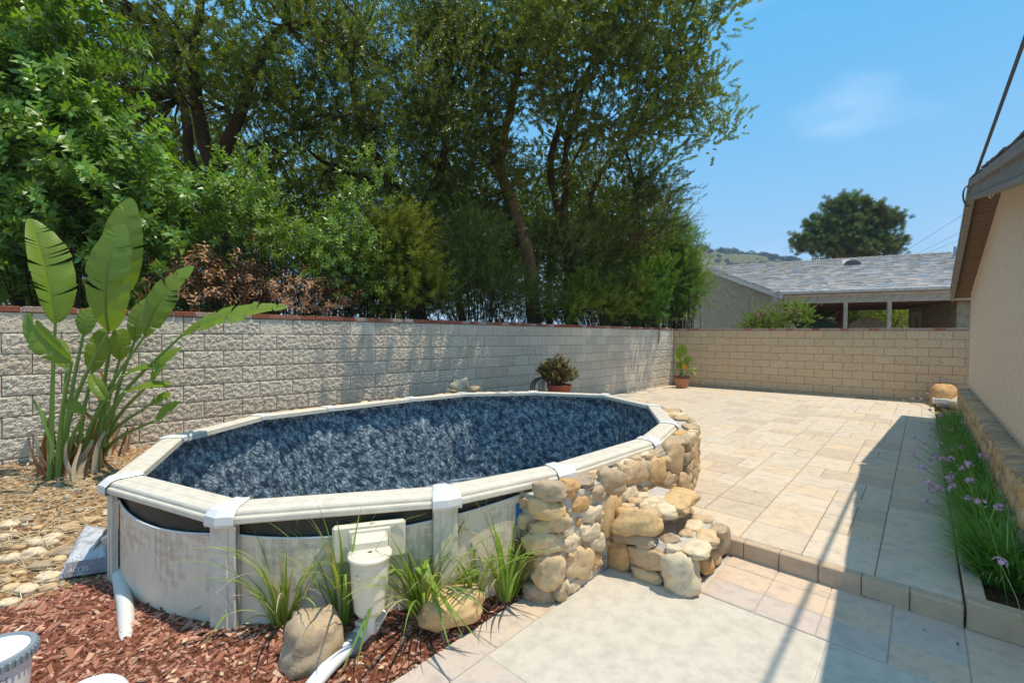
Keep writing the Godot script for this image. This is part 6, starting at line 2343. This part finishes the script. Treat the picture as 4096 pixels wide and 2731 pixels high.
# ---------- planting strip along the house ----------
func make_border() -> void:
	rng.seed = 1102
	var gb = grid_basis()
	var soil = struct("planting_bed", boxmesh(G(5.46, 0.262, -0.045), gb, Vector3(5.36, 0.045, 0.165)), M.loam)
	var kerb = thing("planter_kerb", "low concrete block kerb round the planting strip", "kerb", G(4, 0.05, LOW))
	for k in 4:      # front return, seen face on
		part(kerb, "kerb_block", boxmesh(Vector3.ZERO, Basis.IDENTITY, Vector3(0.045, 0.083, 0.174), 0.007), M.riser, Transform3D(gb, G(0.046, 0.009 + 0.174 + k * 0.351, -0.04)))
	for k in 22:
		part(kerb, "kerb_block", boxmesh(Vector3.ZERO, Basis.IDENTITY, Vector3(0.148, 0.05, 0.042), 0.006), M["strip%d" % (rng.randi() % 3)], Transform3D(gb, G(0.245 + k * 0.301, 0.049, -0.008)))
	var row = thing("society_garlic", "dense row of grassy garlic plants with lilac flowers along the house", "plants", G(3.5, 0.22, 0.0))
	var blades = Form.new()
	blades.colored = true
	for k in 9500:
		var u = 0.42 + pow(rng.randf(), 1.25) * 6.6
		var v = rng.randf_range(0.10, 0.31)
		var a = rng.randf() * TAU
		var out = (Vector3(cos(a), 0, sin(a)) + Vector3(-ACROSS.x, 0, ACROSS.y) * 0.55).normalized()
		var g0 = vary(0.3)
		blades.tint = Color(0.17 * g0.r, 0.36 * g0.g, 0.055 * g0.b)
		var x = rng.randf()
		if x < 0.12:
			blades.tint = Color(0.27 * g0.r, 0.44 * g0.g, 0.08 * g0.b)
		elif x < 0.15:
			blades.tint = Color(0.40, 0.30, 0.14)
		strap(blades, G(u, v, -0.02), out, rng.randf_range(0.24, 0.46), rng.randf_range(0.0035, 0.0065), rng.randf_range(0.05, 0.75), rng.randf_range(0.3, 1.1))
	var o = part(row, "foliage", blades.mesh(), leafy(Color(1, 1, 1), Color(0.35, 0.5, 0.08), 0.42))
	o.set_meta("kind", "stuff")
	# flower heads: star florets on thin scapes; measured in the enlargement of the bed
	var heads = [[1700, 217], [1715, 355], [1780, 262], [1885, 240], [1870, 170], [1925, 120], [1975, 330], [1985, 95], [2185, 385], [1755, 45], [1730, 75], [1600, 35], [2190, 760], [1990, 205], [1845, 195], [1810, 65], [1670, 118], [1865, 60], [1740, 270], [2070, 40], [2065, 355]]
	var lilac = mat(Color(0.64, 0.42, 0.61), 0.6)
	lilac.vertex_color_use_as_albedo = true
	var hs = []
	for h in heads:
		var p = Vector2(2700 + h[0] / 1.684, 1800 + h[1] / 1.684)
		hs.append(p)
	for h in [[1170, 352], [910, 440], [1290, 390], [1100, 420], [1000, 415], [1205, 540], [1325, 610], [1580, 665], [1205, 745], [1015, 850], [1140, 905], [1310, 930], [1420, 990], [1070, 950], [1260, 1070], [1340, 1100], [1450, 1105], [995, 1050], [1115, 1195], [1540, 1210], [1660, 1350], [1165, 1370], [1460, 1440], [1300, 1440], [1560, 960], [1640, 1150], [1800, 1060], [1440, 770], [1330, 730], [1210, 690], [1250, 335], [1190, 830]]:
		hs.append(Vector2(3300 + h[0] / 2.85, 1450 + h[1] / 2.85))
	for k in hs.size():
		var p: Vector2 = hs[k]
		var lean = rng.randf_range(-0.05, 0.12)
		if p.x < 3740:
			lean = 0.25
		var v0 = 0.17
		var c = on_plane(p.x, p.y, G(0, v0 - lean, 0), Vector3(ACROSS.x, 0, -ACROSS.y))
		if c.y < 0.1 or c.y > 0.62 or to_grid(c).x > 8.0:
			c = on_level(p.x, p.y, rng.randf_range(0.30, 0.42))
		var f = Form.new()
		f.colored = true
		var pale = rng.randf()
		for j in 9:
			var d = Vector3(rng.randfn(), rng.randfn() * 0.7 + 0.35, rng.randfn()).normalized()
			var fc = c + d * 0.022
			f.tint = Color(1, 1, 1).lerp(Color(1.35, 1.6, 1.25), pale) * rng.randf_range(0.8, 1.15)
			var sx = d.cross(Vector3(0.3, 1, 0.2)).normalized()
			for q in 6:
				var a = TAU * q / 6.0
				var od = (sx * cos(a) + d.cross(sx) * sin(a))
				leaf(f, fc, (od + d * 0.45).normalized(), d, 0.017, 0.006, 0.1, 0.1)
		var head = part(row, "flower_head", f.mesh(), lilac)
		var st = Form.new()
		var g0 = to_grid(c)
		var ft = G(g0.x + rng.randf_range(-0.08, 0.08), clampf(g0.y + 0.12, 0.12, 0.28), -0.01)
		st.tube(bezier([ft, ft.lerp(c, 0.55) + Vector3.UP * 0.06, c], 6), PackedFloat32Array([0.0022]), 4, false)
		part(head, "scape", st.mesh(), M.stalk)

# slim two-sided strip for massed grass
func strap(f: Form, ft: Vector3, out: Vector3, len: float, w: float, lean: float, arch: float) -> void:
	var sd = out.cross(Vector3.UP).normalized()
	var p = ft
	var ang = lean
	var n = 5
	var first = f.v.size()
	for k in n + 1:
		var q = float(k) / n
		var d = Vector3.UP * cos(ang) + out * sin(ang)
		var nn = sd.cross(d)
		var ww = w * (1.0 - q * q * 0.9)
		f.vert(p - sd * ww, nn)
		f.vert(p + sd * ww, nn)
		p += d * len / n
		ang += arch * 2.0 / n * (0.4 + q)
	for k in n:
		var a = first + k * 2
		f.tri(a, a + 1, a + 3)
		f.tri(a, a + 3, a + 2)

# ---------- loose things in the yard ----------
func boulder(called: String, label: String, c: Vector3, r: Vector3, turn: Basis, tone: String, sd: float, rough := 0.34, sq := 3.0, group := "") -> MeshInstance3D:
	var o = solo(called, lump(r, sd, rough, sq, 26, 18), M[tone], label, "rock", group)
	o.transform = Transform3D(turn, c)
	return o

func make_objects() -> void:
	rng.seed = 1203
	# boulders in the mulch
	var b1 = on_level(1245, 2590, 0.0)
	boulder("boulder", "upright blocky brown boulder in the mulch left of the drain pipe", Vector3(b1.x, 0.015, b1.z), Vector3(0.118, 0.138, 0.105), Basis.from_euler(Vector3(0.1, 0.5, -0.16)), "stone2", 3.1, 0.30, 3.6)
	var b2 = on_level(1805, 2440, -0.02)
	boulder("boulder", "rounded tan boulder lying on the mulch beside the border pavers", Vector3(b2.x, 0.0, b2.z), Vector3(0.180, 0.092, 0.11), Basis.from_euler(Vector3(0.0, 0.35, -0.06)), "stone1", 8.4, 0.22, 2.7)
	var b3 = on_level(2052, 2283, 0.01)
	boulder("log_stone", "long squared stone leaning against the end of the stone wall", Vector3(b3.x, 0.005, b3.z), Vector3(0.042, 0.125, 0.038), Basis.from_euler(Vector3(0.25, 0.3, -0.62)), "stone0", 5.5, 0.14, 4.5)
	# big ochre boulder and white tray at the end of the planting strip
	var b4 = W(9.75, 0.16, 10.15)
	boulder("boulder", "large ochre boulder leaning against the tan wall by the house", b4, Vector3(0.32, 0.30, 0.24), Basis.from_euler(Vector3(0.0, 0.6, 0.25)), "stone4", 2.2, 0.2, 2.6)
	boulder("boulder", "pale rounded rock in front of the ochre boulder by the house", W(9.55, 0.10, 9.45), Vector3(0.27, 0.20, 0.20), Basis.from_euler(Vector3(0, 0.2, 0.1)), "stone3", 6.7, 0.18, 2.4)
	var tray = thing("white_tray", "white plastic tray with raised rim standing by the tan wall", "tray", on_level(3770, 1615, 0.05))
	var tc = on_level(3822, 1612, 0.10)
	var tb = grid_basis()
	var f = Form.new()
	f.box(tc, tb, Vector3(0.24, 0.02, 0.36), 0.01)
	part(tray, "base", f.mesh(), M.pvc)
	for s in [-1.0, 1.0]:
		f = Form.new()
		f.box(tc + tb.x * 0.225 * s + Vector3.UP * 0.05, tb, Vector3(0.016, 0.045, 0.36), 0.01)
		part(tray, "rim", f.mesh(), M.pvc)
		f = Form.new()
		f.box(tc + tb.z * 0.346 * s + Vector3.UP * 0.05, tb, Vector3(0.208, 0.0445, 0.014), 0.01)
		part(tray, "rim", f.mesh(), M.pvc)
	f = Form.new()
	f.box(Vector3(tc.x, 0.04, tc.z), tb, Vector3(0.12, 0.04, 0.3), 0.01)
	part(tray, "foot", f.mesh(), M.pvc)
	# stones and log on the back edge of the pool
	var z = 7.55
	var pz = at_depth(1400 + 1305 / 2.94, 1240 + 900 / 2.94, z)
	boulder("rock", "pointed pale rock perched behind the pool rim", pz + Vector3(0, -0.02, 0), Vector3(0.14, 0.13, 0.10), Basis.from_euler(Vector3(0.2, 0.4, 0.5)), "stone3", 12.2, 0.42, 3.0)
	boulder("rock", "smooth oval rock lying behind the pool rim by the pointed one", at_depth(1400 + 1450 / 2.94, 1240 + 925 / 2.94, z), Vector3(0.13, 0.058, 0.09), Basis.IDENTITY, "stone6", 13.1, 0.14, 2.3)
	boulder("rock", "low weathered slab of rock beside the pointed one behind the pool", at_depth(1400 + 1180 / 2.94, 1240 + 950 / 2.94, z), Vector3(0.15, 0.05, 0.09), Basis.from_euler(Vector3(0, 0.2, 0.35)), "stone2", 14.5, 0.3, 2.6)
	boulder("rock", "flat tan rock under the pointed one behind the pool", at_depth(1400 + 1300 / 2.94, 1240 + 962 / 2.94, z - 0.05), Vector3(0.16, 0.04, 0.09), Basis.from_euler(Vector3(0, 0.1, -0.1)), "stone0", 15.5, 0.2, 2.4)
	# hose reel post with a coiled grey hose
	var hp = at_depth(2166, 1530, 8.9)
	var post = thing("hose_post", "grey box post with coiled hose hung on it beside the jade plant", "hose holder", Vector3(hp.x, 0.2, hp.z))
	part(post, "box", boxmesh(Vector3(hp.x, 0.40, hp.z), Basis(Vector3.UP, 0.5), Vector3(0.055, 0.21, 0.05), 0.012), mat(Color(0.36, 0.35, 0.34), 0.6))
	for k in 3:
		var ring = PackedVector3Array()
		for j in 29:
			var a = TAU * j / 28.0
			ring.append(Vector3(hp.x - 0.03 + 0.03 * k + (0.19 - 0.012 * k) * cos(a), 0.42 + (0.24 - 0.01 * k) * sin(a), hp.z - 0.08 - 0.03 * k))
		f = Form.new()
		f.tube(ring, PackedFloat32Array([0.016]), 7, false)
		part(post, "hose_coil", f.mesh(), mat(Color(0.16, 0.15, 0.14), 0.6))
	# little white hook on the coping
	var hk = at_depth(2378, 1297, 12.15)
	f = Form.new()
	f.tube(PackedVector3Array([hk, hk + Vector3(0, 0.07, 0), hk + Vector3(0.03, 0.10, 0), hk + Vector3(0.03, 0.14, 0), hk + Vector3(0, 0.16, 0), hk + Vector3(-0.03, 0.14, 0)]), PackedFloat32Array([0.006]), 6)
	solo("plant_hook", f.mesh(), M.cap_white, "small white wire hook standing on the brick coping", "hook")
	# sack beside the pool
	make_sack()
	# grey ribbed hose from the pool foot into the mulch
	var h0 = on_level(462, 2200, 0.12)
	var hs = thing("ribbed_hose", "pale grey ribbed hose lying from the pool upright into the mulch", "hose", on_level(490, 2400, -0.05))
	ribbed(hs, "hose", [on_level(470, 2190, 0.10), on_level(466, 2225, 0.06), on_level(482, 2330, 0.0), on_level(500, 2440, -0.02), on_level(502, 2580, -0.055)], 0.036, mat(Color(0.66, 0.64, 0.59), 0.5))
	f = Form.new()
	f.tube(PackedVector3Array([on_level(468, 2180, 0.11), on_level(465, 2222, 0.065)]), PackedFloat32Array([0.044, 0.044]), 14)
	part(hs, "cuff", f.mesh(), mat(Color(0.07, 0.07, 0.07), 0.6))
	f = Form.new()
	var c2 = on_level(440, 2165, 0.14)
	f.box(c2, Basis.from_euler(Vector3(0.2, 0.4, 0.5)), Vector3(0.028, 0.05, 0.016), 0.006)
	solo("wood_scrap", f.mesh(), M.plastic, "small pale wooden offcut lying on the sack by the pool", "wood")
	# white hose hoop entering at the bottom
	var lp = thing("white_hose", "white ribbed hose loop lying on the mulch near the bucket", "hose", on_level(430, 2760, -0.06))
	ribbed(lp, "hose", [on_level(270, 2800, -0.02), on_level(330, 2752, 0.0), on_level(420, 2728, 0.0), on_level(478, 2755, -0.02), on_level(482, 2870, -0.05)], 0.030, M.pvc)
	make_bucket()

func make_sack() -> void:
	var c = [on_level(235, 2318, -0.03), on_level(452, 2285, -0.03), on_level(445, 2150, 0.02), on_level(330, 2140, 0.02)]
	var pts = []
	var n = 17
	var f = Form.new()
	var q = noise(9.0, 95, 3)
	for layer in 2:
		pts = []
		for r in n:
			for k in n:
				var a = k / float(n - 1)
				var b = r / float(n - 1)
				var p: Vector3 = c[0].lerp(c[1], a).lerp(c[3].lerp(c[2], a), b)
				var e = minf(minf(a, 1 - a), minf(b, 1 - b))
				var h = 0.115 * pow(clampf(e * 5.0, 0, 1), 0.45)
				if layer == 0:
					p.y += 0.005 + h + 0.012 * q.get_noise_2d(p.x, p.z) * clampf(e * 8, 0, 1)
				else:
					p.y += 0.004
				pts.append(p)
		f.patch(pts, n, PackedVector2Array(), layer == 1)
	var m = mat(Color(0.62, 0.63, 0.65), 0.42)
	m.albedo_texture = ramp_tex(noise(0.02, 96, 4), [[0.3, Color(0.75, 0.76, 0.80)], [0.5, Color(0.95, 0.95, 0.96)], [1.0, Color(1, 1, 1)]], 256)
	m.uv1_triplanar = true
	m.uv1_world_triplanar = true
	m.uv1_scale = Vector3.ONE * 2.0
	m.heightmap_enabled = true
	m.heightmap_texture = M.fine
	m.heightmap_scale = 0.8
	var t = thing("plastic_sack", "crumpled white and grey plastic sack lying beside the pool", "sack", (c[0] + c[2]) / 2)
	part(t, "bag", f.mesh(), m)
	# tear across the top with grit spilling out
	var tear = PackedVector3Array()
	for k in 9:
		var a = lerpf(0.86, 0.62, k / 8.0) + 0.02 * sin(k * 2.3)
		var b = lerpf(0.80, 0.16, k / 8.0)
		var p: Vector3 = c[0].lerp(c[1], a).lerp(c[3].lerp(c[2], a), b)
		tear.append(p + Vector3.UP * 0.119)
	var tf = Form.new()
	tf.tube(tear, PackedFloat32Array([0.004, 0.008, 0.010, 0.007, 0.010, 0.008, 0.010, 0.006, 0.003]), 5, false, 0.3)
	part(t, "spilled_sand", tf.mesh(), M.sand)
	# printed band on the front edge
	var out: Vector3 = (c[1] - c[0]).cross(Vector3.UP).normalized()
	if out.z < 0:
		out = -out
	var band = Form.new()
	var x0: Vector3 = c[0].lerp(c[1], 0.10) + out * 0.012
	var x1: Vector3 = c[0].lerp(c[1], 0.92) + out * 0.012
	var lean = -out * 0.030
	var rows = []
	for k in 9:
		var p = x0.lerp(x1, k / 8.0) + out * 0.004 * sin(k * 1.7)
		rows.append(p + Vector3.UP * 0.012)
		rows.append(p + Vector3.UP * 0.055 + lean * 0.3)
		rows.append(p + Vector3.UP * 0.092 + lean)
	band.patch(rows, 3, PackedVector2Array(), true)
	var bandp = part(t, "printed_band", band.mesh(), surf_once("sack_band", Color(0.33, 0.30, 0.31)))
	var dir: Vector3 = (x1 - x0).normalized()
	var up = (Vector3.UP * 0.08 + lean).normalized()
	for w in [["ACCEL", 0.036, 0.050, 0.10], ["POLYMERIC", 0.020, 0.022, 0.10]]:
		var tm = TextMesh.new()
		var sf = SystemFont.new()
		sf.font_names = PackedStringArray(["Droid Sans"])
		tm.font = sf
		tm.text = w[0]
		tm.font_size = 32
		tm.pixel_size = w[1] / 32.0
		tm.depth = 0.001
		tm.horizontal_alignment = HORIZONTAL_ALIGNMENT_LEFT
		part(bandp, "lettering", tm, M.cap_white, Transform3D(Basis(dir, up, dir.cross(up)), x0 + dir * w[3] * 0.2 + Vector3.UP * w[2] + out * 0.012 + lean * 0.5))

func make_bucket() -> void:
	var c = on_level(-45, 2610, 0.165)
	c.y = -0.08
	var t = thing("plastic_bucket", "white plastic bucket with grey ribbed lid ring and printed label", "bucket", c)
	var f = Form.new()
	f.lathe(c, PackedVector2Array([Vector2(0, 0.0), Vector2(0.105, 0.0), Vector2(0.112, 0.01), Vector2(0.128, 0.215), Vector2(0.131, 0.22)]), 36)
	part(t, "body", f.mesh(), M.pvc)
	f = Form.new()
	var n = 40
	f.lathe(c, PackedVector2Array([Vector2(0.130, 0.200), Vector2(0.139, 0.203), Vector2(0.142, 0.236), Vector2(0.138, 0.246), Vector2(0.122, 0.248), Vector2(0.118, 0.240)]), n)
	for k in n:
		var a = TAU * k / n
		var o = Vector3(cos(a), 0, sin(a))
		f.box(c + o * 0.1425 + Vector3.UP * 0.221, Basis(o, Vector3.UP, o.cross(Vector3.UP)), Vector3(0.004, 0.015, 0.0055), 0.002)
	part(t, "lid_ring", f.mesh(), M.grey_plastic)
	f = Form.new()
	f.lathe(c, PackedVector2Array([Vector2(0.120, 0.240), Vector2(0.110, 0.243), Vector2(0.0, 0.245)]), 36)
	part(t, "lid", f.mesh(), M.pvc)
	# label: rows of small print blocks
	var im = Image.create(256, 128, false, Image.FORMAT_RGB8)
	im.fill(Color(0.93, 0.93, 0.94))
	var r = RandomNumberGenerator.new()
	r.seed = 4
	for row in 14:
		var x = 10
		while x < 240:
			var w = r.randi_range(5, 22)
			im.fill_rect(Rect2i(x, 10 + row * 8, w, 3 if row > 2 else 6), Color(0.35, 0.38, 0.42))
			x += w + r.randi_range(3, 6)
			if r.randf() < 0.07:
				break
	var lm = mat(Color(1, 1, 1), 0.5)
	lm.albedo_texture = ImageTexture.create_from_image(im)
	f = Form.new()
	var pts = []
	var uvs = PackedVector2Array()
	for k in 15:
		var a = -0.9 + 1.7 * k / 14.0
		for j in 2:
			var rad = 0.1205 + 0.0072 * j + 0.0008
			pts.append(c + Vector3(sin(a + 0.5) * rad, 0.09 + 0.09 * j, cos(a + 0.5) * rad))
			uvs.append(Vector2(k / 14.0, 1.0 - j))
	f.patch(pts, 2, uvs, true)
	part(t, "label", f.mesh(), lm)

func in_pool(p: Vector3, grow := 0.0) -> bool:
	var q = to_grid(p) - Vector2(-0.29, -3.81)
	return Geometry2D.is_point_in_polygon(Vector2(-0.29, -3.81) + q * (1.0 - grow / 2.3), PackedVector2Array(RIMV))

# ---------- mulch, pebbles, leaf litter, scattered stones ----------
func make_litter() -> void:
	rng.seed = 1304
	# bark mulch: long flakes
	var chips = []
	for k in 3:
		var f = Form.new()
		var r = RandomNumberGenerator.new()
		r.seed = 200 + k
		var w = 0.09 + 0.05 * k
		var pts = [Vector3(-0.5, 0, -w), Vector3(0.5 + 0.1 * r.randfn(), 0.0, -w * 0.6), Vector3(0.48, 0, w * 0.7), Vector3(-0.46 + 0.1 * r.randfn(), 0, w)]
		var lift = Vector3(0, 0.12, 0)
		f.quad(pts[3] + lift, pts[2] + lift * 0.8, pts[1] + lift * 1.1, pts[0] + lift)
		for j in 4:
			var a: Vector3 = pts[j]
			var b: Vector3 = pts[(j + 1) % 4]
			f.quad(b, a, a + lift, b + lift)
		chips.append(f.mesh())
	var tones = [Color(0.36, 0.155, 0.10), Color(0.44, 0.205, 0.135), Color(0.28, 0.11, 0.07), Color(0.52, 0.29, 0.20), Color(0.20, 0.075, 0.05), Color(0.60, 0.40, 0.28)]
	for kind in 3:
		var poses = []
		var tints = PackedColorArray()
		for k in 21000:
			var u = rng.randf_range(-4.4, -1.36)
			var v = -2.025 - rng.randf() * 2.1
			var p = G(u, v, 0)
			# mulch ends where the pebbly dirt begins
			var lim = -3.95 + 0.25 * sin(u * 3.0) + 0.35 * (u + 3.2)
			if v < lim - 0.15 * rng.randf() and u < -3.0 or in_pool(p, 0.04):
				continue
			if v < -2.9 and u > -2.7:
				continue
			var len = rng.randf_range(0.022, 0.062) * (1.7 if rng.randf() < 0.06 else 1.0)
			p.y = soil_at(p) + rng.randf_range(0.002, 0.020)
			var b = Basis.from_euler(Vector3(rng.randfn() * 0.28, rng.randf() * TAU, rng.randfn() * 0.28)).scaled_local(Vector3(len, len * 0.8, len * rng.randf_range(0.7, 1.3)))
			poses.append(Transform3D(b, p))
			var v2 = vary(0.2)
			var c: Color = tones[rng.randi() % (5 if rng.randf() < 0.85 else 6)]
			tints.append(Color(c.r * v2.r, c.g * v2.g, c.b * v2.b))
		var o = scatter(self, "bark_mulch", chips[kind], M.chip, poses, tints)
		tag(o, ["red-brown bark mulch flakes spread in front of the pool", "red-brown bark mulch slivers lying among the flakes", "broad red-brown bark mulch pieces among the flakes"][kind], "mulch")
	# under the mulch the ground is dark
	var f = Form.new()
	var pts = []
	for r in 22:
		for k in 31:
			var p = G(-4.2 + k * 0.094, -2.022 - r * 0.092, 0)
			var q = to_grid(p)
			p.y = soil_at(p) + 0.022 - (0.06 if in_pool(p, -0.12) else 0.0) - (0.10 if q.y < -3.75 + 0.35 * (q.x + 3.2) else 0.0)
			pts.append(p)
	f.patch(pts, 31)
	var um = struct("mulch_bed", f.mesh(), M.under_mulch)
	# pebbles and grit on the bare dirt
	var peb = lump(Vector3(1, 0.6, 0.85), 71.0, 0.22, 2.4, 8, 5)
	var poses = []
	var tints = PackedColorArray()
	for k in 2200:
		var u = rng.randf_range(-6.2, -2.9)
		var v = rng.randf_range(-6.5, -3.3)
		var p = G(u, v, 0)
		if in_pool(p, 0.03) or (v > -3.9 + 0.35 * (u + 3.2) and u > -4.4):
			continue
		var s = rng.randf_range(0.005, 0.017) * (1.8 if rng.randf() < 0.07 else 1.0)
		p.y = soil_at(p) + s * 0.2
		poses.append(Transform3D(Basis.from_euler(Vector3(rng.randfn() * 0.2, rng.randf() * TAU, 0)).scaled_local(Vector3.ONE * s), p))
		var w = vary(0.25, 0.06)
		tints.append(Color(0.46 * w.r, 0.39 * w.g, 0.30 * w.b))
	tag(scatter(self, "pebbles", peb, M.chip, poses, tints), "small pale pebbles and grit covering the bare dirt", "pebbles")
	# leaf litter and straw
	var lf = Form.new()
	leaf(lf, Vector3.ZERO, Vector3.RIGHT, Vector3.UP, 1.0, 0.42, 0.25, -0.2)
	var lm = lf.mesh()
	poses = []
	tints = PackedColorArray()
	for k in 9500:
		var u = rng.randf_range(-6.4, -2.6)
		var v = rng.randf_range(-6.62, -3.5)
		var p = G(u, v, 0)
		if in_pool(p, 0.03) or (v > -4.0 + 0.35 * (u + 3.2) and u > -4.4):
			continue
		var s = rng.randf_range(0.012, 0.042)
		p.y = soil_at(p) + rng.randf_range(0.003, 0.014)
		poses.append(Transform3D(Basis.from_euler(Vector3(rng.randfn() * 0.3, rng.randf() * TAU, rng.randfn() * 0.3)).scaled_local(Vector3(s, s, s * rng.randf_range(0.3, 1.2))), p))
		var w = vary(0.28, 0.05)
		var c: Color = [Color(0.64, 0.50, 0.32), Color(0.52, 0.37, 0.22), Color(0.72, 0.60, 0.43), Color(0.36, 0.24, 0.14)][rng.randi() % 4]
		tints.append(Color(c.r * w.r, c.g * w.g, c.b * w.b))
	# a few on the mulch and blown onto the paving
	for k in 130:
		var p = G(rng.randf_range(-3.6, -1.5), rng.randf_range(-3.0, -2.05), 0)
		if in_pool(p, 0.05):
			continue
		p.y = soil_at(p) + 0.036
		var s = rng.randf_range(0.02, 0.035)
		poses.append(Transform3D(Basis.from_euler(Vector3(rng.randfn() * 0.3, rng.randf() * TAU, 0)).scaled_local(Vector3(s, s, s * 1.3)), p))
		tints.append(Color(0.62, 0.44, 0.26))
	for q in [[2985, 2228, 1], [2960, 2223, 1], [3120, 2105, 0], [2950, 1999, 1], [2940, 2000, 0], [3410, 1983, 0], [3470, 2152, 0], [3450, 2384, 2], [3485, 2392, 2], [3510, 2402, 2], [3430, 2378, 2], [3705, 2526, 0], [3830, 2580, 0], [2905, 2222, 2], [3060, 2246, 0], [2752, 2045, 1], [2800, 2045, 1]]:
		var low: bool = q[1] > 2210
		var p = on_level(q[0], q[1], (LOW if low else 0.0) + 0.008)
		var s = rng.randf_range(0.02, 0.034)
		poses.append(Transform3D(Basis.from_euler(Vector3(0.1, rng.randf() * TAU, 0.1)).scaled_local(Vector3(s, s * 0.6, s)), p))
		tints.append([Color(0.10, 0.085, 0.06), Color(0.16, 0.24, 0.04), Color(0.36, 0.17, 0.06)][q[2]])
	for k in 260:
		var u = 1.2 + 9.0 * rng.randf()
		var p = G(u, rng.randf_range(-5.8, -0.1), 0.006)
		if in_pool(p, -0.35) or u > 10.2:
			continue
		var s = rng.randf_range(0.012, 0.026)
		poses.append(Transform3D(Basis.from_euler(Vector3(0.1, rng.randf() * TAU, 0.1)).scaled_local(Vector3(s, s * 0.5, s * 0.9)), p))
		tints.append([Color(0.11, 0.085, 0.05), Color(0.24, 0.15, 0.07)][k % 2])
	var litter_m = mat(Color(1, 1, 1), 0.85, 0.3)
	litter_m.vertex_color_use_as_albedo = true
	tag(scatter(self, "leaf_litter", lm, litter_m, poses, tints), "dry fallen leaves and straw lying over dirt and paving", "leaf litter")
	# pale straw stalks
	poses = []
	tints = PackedColorArray()
	var st = Form.new()
	st.tube(PackedVector3Array([Vector3.ZERO, Vector3(0.5, 0.06, 0.05), Vector3(1, 0, 0.02)]), PackedFloat32Array([0.012]), 4, false)
	for k in 900:
		var p = G(rng.randf_range(-5.6, -3.0), rng.randf_range(-6.5, -4.2), 0)
		if in_pool(p, 0.03):
			continue
		p.y = soil_at(p) + rng.randf_range(0.004, 0.03)
		var s = rng.randf_range(0.08, 0.26)
		poses.append(Transform3D(Basis.from_euler(Vector3(0, rng.randf() * TAU, rng.randf_range(-0.1, 0.35))).scaled_local(Vector3(s, s, s)), p))
		var w = vary(0.2)
		tints.append(Color(0.62 * w.r, 0.50 * w.g, 0.31 * w.b))
	tag(scatter(self, "straw", st.mesh(), M.chip, poses, tints), "pale dry grass stalks strewn under the paddle-leaved plant", "straw")
	# individual river stones on the dirt
	var spots = [[75, 1105, 62, 40, 2, "smooth grey river stone at the foot of the paddle-leaved plant"], [85, 1137, 36, 22, 1, "brown flat stone in front of the smooth grey one"]]
	for s in spots:
		var p = on_level(s[0] * D, s[1] * D, 0.07)
		var k = -p.z / FOCAL * D * 0.5
		boulder("river_stone", s[5], Vector3(p.x, 0.06 + s[3] * k * 0.3, p.z), Vector3(s[2] * k, s[3] * k, s[2] * k * 0.8), Basis(Vector3.UP, 0.4), "stone%d" % s[4], s[0] * 0.1, 0.16, 2.4)
	var field = [[20, 1185, 44, 16, 3], [60, 1170, 30, 12, 5], [110, 1250, 38, 20, 3], [75, 1245, 34, 18, 3], [120, 1236, 40, 16, 3], [150, 1215, 50, 22, 0], [150, 1270, 60, 16, 5], [75, 1280, 44, 26, 3], [40, 1255, 30, 12, 0], [20, 1290, 40, 22, 3], [90, 1305, 42, 18, 5], [18, 1255, 34, 20, 2], [112, 1330, 50, 18, 3], [60, 1360, 46, 22, 3], [25, 1355, 36, 18, 6], [110, 1352, 36, 14, 0], [18, 1390, 44, 20, 3], [60, 1395, 40, 16, 5], [12, 1340, 24, 14, 0], [135, 1290, 30, 14, 6], [30, 1220, 26, 10, 5], [210, 1190, 36, 14, 0], [8, 1225, 30, 14, 3], [100, 1215, 22, 9, 0], [180, 1150, 24, 9, 2], [250, 1165, 34, 10, 3], [130, 1120, 18, 8, 0], [45, 1320, 26, 12, 6], [160, 1310, 26, 10, 0], [85, 1200, 24, 9, 1]]
	for s in field:
		var p = on_level(s[0] * D, s[1] * D, 0.0)
		p = on_level(s[0] * D, s[1] * D, soil_at(p))
		var k = -p.z / FOCAL * D * 0.5
		var hgt: float = s[3] * k * 1.1
		p.y = soil_at(p) + hgt * 0.35
		boulder("river_stone", "pale rounded river stone half sunk in the pebbly dirt", p, Vector3(s[2] * k, hgt, s[2] * k * 0.75), Basis(Vector3.UP, rng.randf_range(-0.6, 0.6)), "stone%d" % s[4], s[0] * 0.13 + s[1] * 0.07, 0.2, 2.6, "river stones scattered on the dirt")
